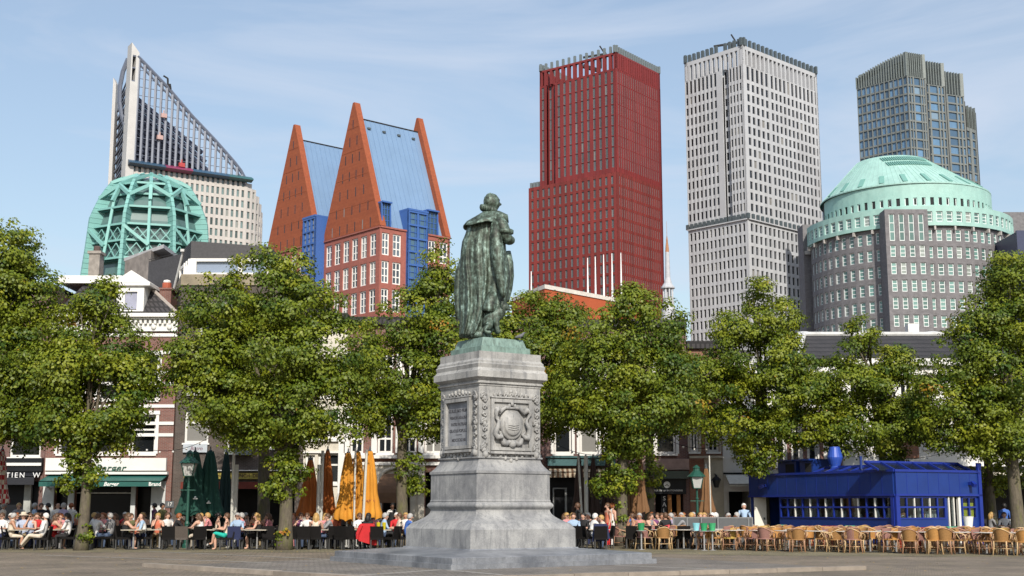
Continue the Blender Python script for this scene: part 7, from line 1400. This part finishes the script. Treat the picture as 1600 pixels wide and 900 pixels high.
# front row on the left, as the photograph shows it
person(16, 49.6, 20, 'table', 'cream', 'cream', 'grey', legs=1, sleeve='bare', skin='tan'); tbl(33, 49.7); person(36, 50.8, -80, 'table', 'pale blue stripes', 'khaki', 'white', wear='sun_hat'); person(48, 50.9, 'C', 'chin', 'pale blue stripes', 'navy', 'brown', wear='sunglasses', sleeve='bare'); person(58, 51.3, 'C', 'table', 'red', 'navy', 'brown'); person(66, 49.0, 188, 'back', 'white', 'cream', 'white', sleeve='long')
person(82, 50.2, 20, 'chin', 'red', 'red', 'brown', 'long', legs=1, sleeve='bare'); tbl(94, 50.1); person(107, 50.0, 190, 'table', 'white', 'black', 'black', wear='sunglasses', skin='tan'); person(96, 51.2, 'C', 'lean', 'pink', 'white', 'ginger'); person(3, 50.6, 'C', 'table', 'white', 'navy', 'brown', wear='sunglasses'); empty_chair(-2, 49.3, 60)
person(147, 50.6, 60, 'lean', 'white', 'denim', 'brown', sleeve='long'); person(160, 52, 'C', 'table', 'pink', 'navy', 'ginger'); tbl(160, 51.2); person(174, 51.0, 165, 'table', 'grey', 'denim', 'grey')
person(193, 49.8, 15, 'lean', 'black', 'black', 'brown', 'long', legs=1, sleeve='bare'); tbl(209, 49.6); person(214, 50.7, 'C', 'table', 'coral', 'navy', 'ginger', sc=.8); person(225, 50.1, 200, 'chin', 'white', 'navy', 'bald', sleeve='light blue'); person(202, 51.0, -60, 'lean', 'olive', 'navy', 'brown')
person(247, 51.0, 'C', 'chin', 'coral', 'khaki', 'blond', sleeve='bare'); tbl(250, 50.1); empty_chair(266, 49.2, 'B'); empty_chair(286, 49.2, 'B', c=mat('brown_wicker', (.075, .06, .05), .6, .3, 30)); person(272, 51.3, 20, 'lean', 'black', 'black', 'ginger', sleeve='long')
person(308, 51.2, 25, 'chin', 'white', 'white', 'blond', 'long', sleeve='bare'); person(315, 50.4, 160, 'lean', 'white', 'cream', 'brown', 'long', sleeve='bare'); person(327, 51.2, 190, 'table', 'pink', 'navy', 'blond'); empty_chair(308, 49.3, 125); tbl(322, 49.9)
person(354, 49.3, 190, 'cross', 'cream', 'turquoise', 'brown', legs=1, sleeve='bare', note='reading person in turquoise trousers, legs crossed, before the tall pale post'); person(371, 50.6, 'C', 'table', 'light blue', 'navy', 'grey', wear='sunglasses'); empty_chair(368, 49.4, 'B', c=CL['navy']); person(380, 51.0, 190, 'table', 'pink', 'denim', 'grey'); tbl(388, 50.1); tbl(402, 49.6); person(404, 50.2, 190, 'table', 'black', 'black', 'blond', 'long', legs=1, sleeve='bare'); empty_chair(423, 49.3, -60)
person(458, 51.4, 'C', 'chin', 'pink', 'pink', 'ginger', sleeve='bare'); person(470, 51.2, 'C', 'table', 'purple', 'denim', 'brown', wear='sunglasses', sleeve='bare'); person(480, 50.6, 'C', 'table', 'white', 'denim', 'brown', wear='sunglasses'); empty_chair(476, 49.4, 'B'); person(493, 49.6, 'B', 'table', 'cream', 'black', 'blond', 'long', sleeve='bare'); person(504, 50.9, -40, 'lean', 'pink', 'navy', 'blond', 'long'); person(518, 50.2, 200, 'lean', 'grey', 'denim', 'brown', note='young person in grey top leaning on a table left of the orange parasols'); tbl(509, 50.1); empty_chair(456, 49.7, 'B'); empty_chair(445, 49.7, 80); empty_chair(525, 50.0, 'B')
person(560, 50.4, -60, 'table', 'white', 'denim', 'brown', wear='sunglasses', skin='tan'); person(574, 49.7, 75, 'table', 'black', 'black', 'black', 'long', note='dark haired person seen from behind with a red jacket over the chair'); p_ = spot(574, 49.53); m_ = MB()
m_.hexa([(p_.x - .30, p_.y - .30, .34), (p_.x + .38, p_.y - .28, .14), (p_.x + .33, p_.y - .24, .14), (p_.x - .26, p_.y - .24, .34), (p_.x - .24, p_.y - .37, .98), (p_.x + .25, p_.y - .35, .98), (p_.x + .25, p_.y - .16, .97), (p_.x - .24, p_.y - .18, .97)]); m_.tube([(p_.x + .2, p_.y - .36, .9), (p_.x + .34, p_.y - .36, .5), (p_.x + .36, p_.y - .34, .2)], [.08, .07, .05], 8); m_.tube([(p_.x - .2, p_.y - .37, .92), (p_.x - .33, p_.y - .37, .6), (p_.x - .34, p_.y - .35, .4)], [.08, .07, .05], 8); solo(m_, 'jacket', CL['red'], 'bright red jacket draped over a chair back left of the pedestal', 'jacket')
person(598, 50.6, 10, 'table', 'light blue', 'denim', 'grey'); tbl(596, 49.6); person(624, 50.4, 195, 'cross', 'cream', 'black', 'brown', wear='sunglasses'); person(634, 49.6, 20, 'lean', 'blue', 'black', 'grey', sleeve='long'); empty_chair(590, 49.2, 'B'); empty_chair(612, 49.4, 150); empty_chair(545, 49.5, 'B'); tbl(545, 50.4); empty_chair(537, 49.4, 60)
bt = [(591, 49.55, 'yellow', (.5, .42, .02)), (600, 49.6, 'yellow', (.5, .42, .02)), (584, 49.6, 'red', (.4, .02, .02))]
for px, Y, n_, c_ in bt: q = spot(px, Y); m_ = MB(); m_.lathe((q.x, q.y, .75), [(.045, 0), (.045, .16), (.018, .22), (.016, .28)] if n_ == 'red' else [(.05, 0), (.065, .12), (.075, .26), (.07, .27)], 10); o = solo(m_, 'drink_bottle' if n_ == 'red' else 'drink_jug', mat(n_ + '_drink', c_, .3), 'small', 'drink', 'drinks on the terrace tables'); later(o, n_ + (' bottle' if n_ == 'red' else ' drink in a jug') + ' on a table left of the pedestal', px)
# staff and standing guests
person(613, 56, 'C', 'tray', 'black', 'black', 'black', skin='dark', sleeve='white', row='', note='waiter in black waistcoat standing below the brown barrel awning'); person(326, 55.5, 'C', 'tray', 'black', 'black', 'black', sleeve='black', row='', note='waiter in black standing before the right hand green parasol')
for px, Y, f, c, h, sk in ((52, 55, 30, 'light blue', 'grey', 'tan'), (62, 55.6, -60, 'black', 'brown', 'fair'), (73, 55.3, 190, 'black', 'black', 'tan'), (88, 54, 95, 'white', 'bald', 'fair'), (97, 53.6, 70, 'lilac', 'grey', 'fair'), (109, 54.2, 120, 'white', 'ginger', 'fair'), (27, 55.5, -60, 'grey', 'blond', 'fair'), (3, 53.8, 40, 'cream', 'grey', 'tan'), (240, 57.5, 180, 'purple', 'black', 'tan'), (252, 57, -30, 'olive', 'black', 'tan')): person(px, Y, f, 'stand', c, 'navy', h, skin=sk, row='')
# right-hand terrace
person(903, 52.5, 190, 'stand', 'black', 'black', 'brown', skin='dark', row=''); person(950, 53.2, 200, 'stand', 'coral', 'red', 'brown', row='', sleeve='bare'); person(957, 53.6, 30, 'stand', 'white', 'white', 'ginger', row='', sleeve='bare')
person(924, 50.4, 15, 'lean', 'white', 'denim', 'white', sleeve='long'); person(946, 50.6, 190, 'lean', 'cream', 'khaki', 'blond', sc=.95); p_ = spot(938, 49.5); m_ = MB(); m_.hexa([(p_.x - .32, p_.y - .14, .30), (p_.x + .32, p_.y - .12, .34), (p_.x + .3, p_.y + .1, .34), (p_.x - .3, p_.y + .1, .30), (p_.x - .25, p_.y - .09, .97), (p_.x + .25, p_.y - .09, .97), (p_.x + .25, p_.y + .08, .97), (p_.x - .25, p_.y + .08, .97)]); m_.tube([(p_.x + .2, p_.y - .1, .9), (p_.x + .3, p_.y - .15, .4)], [.09, .06], 8); solo(m_, 'jacket', CL['navy'], 'navy jacket hung over a chair back right of the pedestal', 'jacket'); empty_chair(938, 49.45, 'B'); tbl(936, 50.5)
person(896, 51.2, 'C', 'table', 'light blue', 'denim', 'brown'); person(884, 51.6, -60, 'table', 'pink', 'navy', 'blond', wear='sunglasses'); empty_chair(905, 50.3, 60); empty_chair(890, 50.0, 'B'); person(913, 51.8, -120, 'table', 'black', 'black', 'black'); tbl(900, 51.0)
rd = random.Random(21); tops = ['white', 'white', 'black', 'navy', 'light blue', 'pink', 'red', 'grey', 'cream', 'blue', 'purple', 'coral', 'pale blue stripes', 'lilac', 'white', 'black', 'cream']; hs_ = ['brown', 'brown', 'blond', 'black', 'grey', 'ginger', 'white', 'brown', 'blond']
def crowd(x0, x1, n, Y0, Y1, row):
    for k in range(n):
        px = x0 + (x1 - x0) * (k + .5) / n + rd.uniform(-3, 3); Y = rd.uniform(Y0, Y1); f = rd.choice((-90, -90, 0, 180, -60, -120, 90)); h = rd.choice(hs_)
        person(px, Y, f + rd.uniform(-20, 20), rd.choice(('table', 'lean', 'chin', 'table', 'cross')), rd.choice(tops), rd.choice(('denim', 'navy', 'black', 'khaki')), h, rd.choice(('short', 'short', 'long', 'bun')) if h not in ('white', 'grey') else 'short', rd.choice(('fair', 'fair', 'tan')), sleeve=rd.choice((None, 'bare', None)), wear=rd.choice((None, None, None, 'sunglasses')), row=row)
        if k % 2: tbl(px + rd.uniform(3, 7), Y - .5 + rd.uniform(0, .3), row)
crowd(-5, 115, 9, 52.2, 53, 'second row'); crowd(135, 270, 7, 52.8, 53.6, 'second row'); crowd(275, 430, 8, 52.6, 53.4, 'second row'); crowd(450, 640, 12, 52.3, 53.4, 'second row')
crowd(-5, 125, 7, 55.6, 57, 'back row'); crowd(140, 280, 6, 55.4, 57, 'back row'); crowd(370, 540, 8, 55, 57, 'back row'); crowd(870, 960, 6, 54.5, 56, 'back row')
crowd(985, 1140, 15, 51.8, 53.2, 'second row'); crowd(980, 1165, 12, 54.6, 57, 'back row'); crowd(1535, 1625, 4, 57.5, 59, 'back row')
person(1571, 58, 90, 'stand', 'blue', 'black', 'black', skin='dark', row='')
for px, Y in ((995, 51), (1015, 51.2), (1040, 51.2), (1075, 50.9)): tbl(px, Y, 'second row'); empty_chair(px - 8, Y - .7, 'B', 'second row')
m_ = MB(); q = spot(1030, 50.6); m_.hexa([(q.x - .35, q.y, .45), (q.x + .3, q.y - .1, .42), (q.x + .3, q.y + .2, .42), (q.x - .35, q.y + .2, .45), (q.x - .2, q.y, .78), (q.x + .42, q.y, .92), (q.x + .4, q.y + .16, .92), (q.x - .2, q.y + .16, .78)]); solo(m_, 'shopping_bag', mat('red_bag', (.5, .03, .04), .5), 'big red shopping bag on a chair right of the leafy trunk', 'bag')
# grey wind screens, high white chair, drinks and buckets
SCR = mat('grey_screen', (.075, .08, .085), .5, .1)
for k, (px, w, Y) in enumerate(((1072, 1.0, 52.2), (1095, 1.05, 51.6), (1119, 1.15, 51.5), (1146, 1.2, 51.4), (1166, .5, 51.6))):
    q = spot(px, Y); t = thing('wind_screen', q, 'grey', 'wind screen', 'grey wind screens'); m_ = MB(); m_.box(Fr((q.x, q.y), 0), -w / 2 + .04, w / 2 - .04, -.02, .02, .12, 1.15); m_.build('panel', SCR, t); m_ = MB(); [m_.box(Fr((q.x, q.y), 0), s * w / 2 - .03, s * w / 2 + .03, -.03, .03, 0, 1.2) for s in (-1, 1)]; m_.box(Fr((q.x, q.y), 0), -w / 2 + .03, w / 2 - .03, -.03, .03, 1.152, 1.2); m_.build('frame', mat('screen_frame', (.16, .165, .17), .4), t); later(t, 'grey wind screen panel behind the rattan chairs', px)
q = spot(1164, 57); t = thing('high_chair', q, 'tall white tubular stand with a person sitting on top, left of the kiosk', 'high chair'); m_ = MB()
for sx in (-1, 1):
    for sy in (-1, 1): m_.tube([(q.x + sx * .36, q.y + sy * .36, 0), (q.x + sx * .3, q.y + sy * .3, 0.85)], .025, 8)
m_.tube([(q.x - .3, q.y + .3, .8), (q.x - .3, q.y + .32, 1.35), (q.x + .3, q.y + .32, 1.35), (q.x + .3, q.y + .3, .8)], .025, 8)
for z in (.35, .7): m_.bar((q.x - .34, q.y - .34, z), (q.x + .34, q.y - .34, z), .04)
m_.build('frame', WH, t); m_ = MB(); m_.box(Fr((q.x, q.y), 0), -.3, .3, -.3, .3, .8, .85); m_.build('seat', WH, t); person(1164, 57.0, 'C', 'back', 'light blue', 'denim', 'white', z=.38, chair=0, note='white haired person in light blue on the tall white stand')
for px, Y, c, n_ in ((1002, 49.4, (.03, .25, .10), 'green'), (1100, 48.6, (.03, .28, .12), 'green'), (1113, 48.7, (.05, .35, .15), 'green'), (1088, 49.3, (.25, .60, .68), 'pale blue'), (1092, 49.9, (.20, .05, .10), 'dark red')):
    q = spot(px, Y); m_ = MB(); m_.lathe((q.x, q.y, .72), [(.10, 0), (.14, .26), (.145, .28), (.12, .27)], 14); o = solo(m_, 'ice_bucket', mat(n_.replace(' ', '_') + '_bucket', c, .4), 'x', 'bucket', 'coloured buckets'); later(o, n_ + ' bucket standing among the chairs near the screens', px); m_ = MB(); m_.lathe((q.x, q.y, 0), [(.16, 0), (.03, .03), (.03, .69), (.2, .70), (.2, .72)], 12); later(solo(m_, 'side_stand', mat('stand_grey', (.3, .3, .3), .5), 'x', 'stand', 'stands under buckets'), 'thin stand carrying a %s bucket' % n_, px)
for px, py in ((1408, 824), (1428, 824), (1443, 825), (1456, 825), (1469, 825), (1265, 826), (1287, 825), (1305, 826)):
    Y = 50.4 if px > 1400 else 54.5; q = spot(px, Y); m_ = MB(); m_.lathe((q.x, q.y, 0), [(.20, 0), (.20, .55), (.27, .58), (.28, .80), (.25, .82)], 16); later(solo(m_, 'red_stool', mat('red_brown_vinyl', (.28, .045, .025), .4, .1), 'x', 'stool', 'red stools by the kiosk'), 'round red brown stool standing along the blue kiosk wall', px)
q = spot(1490, 52); q = spot(1518, 52.0); t = thing('green_table', q, 'small table with green legs carrying a white bucket, right of the kiosk door', 'table'); m_ = MB(); m_.box(Fr((q.x, q.y), 0), -.75, .75, -.35, .35, .74, .78); m_.build('tabletop', mat('grey_green_top', (.35, .45, .42), .5), t)
for sx in (-1, 1):
    for sy in (-.3, .3): m_ = MB(); m_.bar((q.x + sx * .68, q.y + sy, 0), (q.x + sx * .6, q.y + sy, .74), .06); m_.build('leg', mat('green_leg', (.02, .22, .10), .5), t)
m_ = MB(); m_.lathe((q.x - .1, q.y, .78), [(.14, 0), (.2, .42), (.215, .45), (.19, .44)], 18); solo(m_, 'white_bucket', WH, 'white bucket on the green legged table right of the kiosk door', 'bucket')
for px, Y in ((1222, 56.2), (1328, 53.6), (1487, 51.3), (1500, 51.0)): q = spot(px, Y); t = thing('folding_chair', q, 'x', 'folding chair', 'small green folding chairs'); m_ = MB(); [m_.box(Fr((q.x, q.y), 0), -.2, .2, -.02, .02, .60 + .09 * k, .66 + .09 * k) for k in range(3)]; m_.build('backrest', mat('mint_slat', (.06, .30, .18), .5), t); m_ = MB(); [m_.bar((q.x + s * .18, q.y + .2, 0), (q.x + s * .18, q.y, .86), .03) for s in (-1, 1)]; [m_.bar((q.x + s * .18, q.y - .2, 0), (q.x + s * .18, q.y + .2, .45), .03) for s in (-1, 1)]; m_.box(Fr((q.x, q.y), 0), -.18, .18, -.2, .2, .43, .46); m_.build('frame', GRN, t); later(t, 'mint green slatted folding chair among the rattan chairs', px)
lv = MB(); rl = random.Random(8)
for k in range(520):
    p = ground(rl.uniform(-20, 1620), rl.choice((rl.uniform(856, 872), rl.uniform(862, 899)))); s = rl.uniform(.03, .06); a = rl.uniform(0, 6.3); c, d = math.cos(a) * s, math.sin(a) * s; z = .02 + rl.uniform(0, .012)
    if abs((p - MC).dot(Fr((0, 0), MA).u)) < 3.6 and abs((p - MC).dot(Fr((0, 0), MA).n)) < 3.6: continue
    lv.add([(p.x - c, p.y - d, z), (p.x + d * .6, p.y - c * .6, z + .006), (p.x + c, p.y + d, z + .012), (p.x - d * .6, p.y + c * .6, z + .004)], [(0, 1, 2, 3)])
tag(lv.build('fallen_leaves', mat('dry_leaf', (.30, .20, .05), .8, .3, 3, island=.5)), 'dry yellow brown leaves scattered over the paving', 'leaves', kind='stuff')
settle()
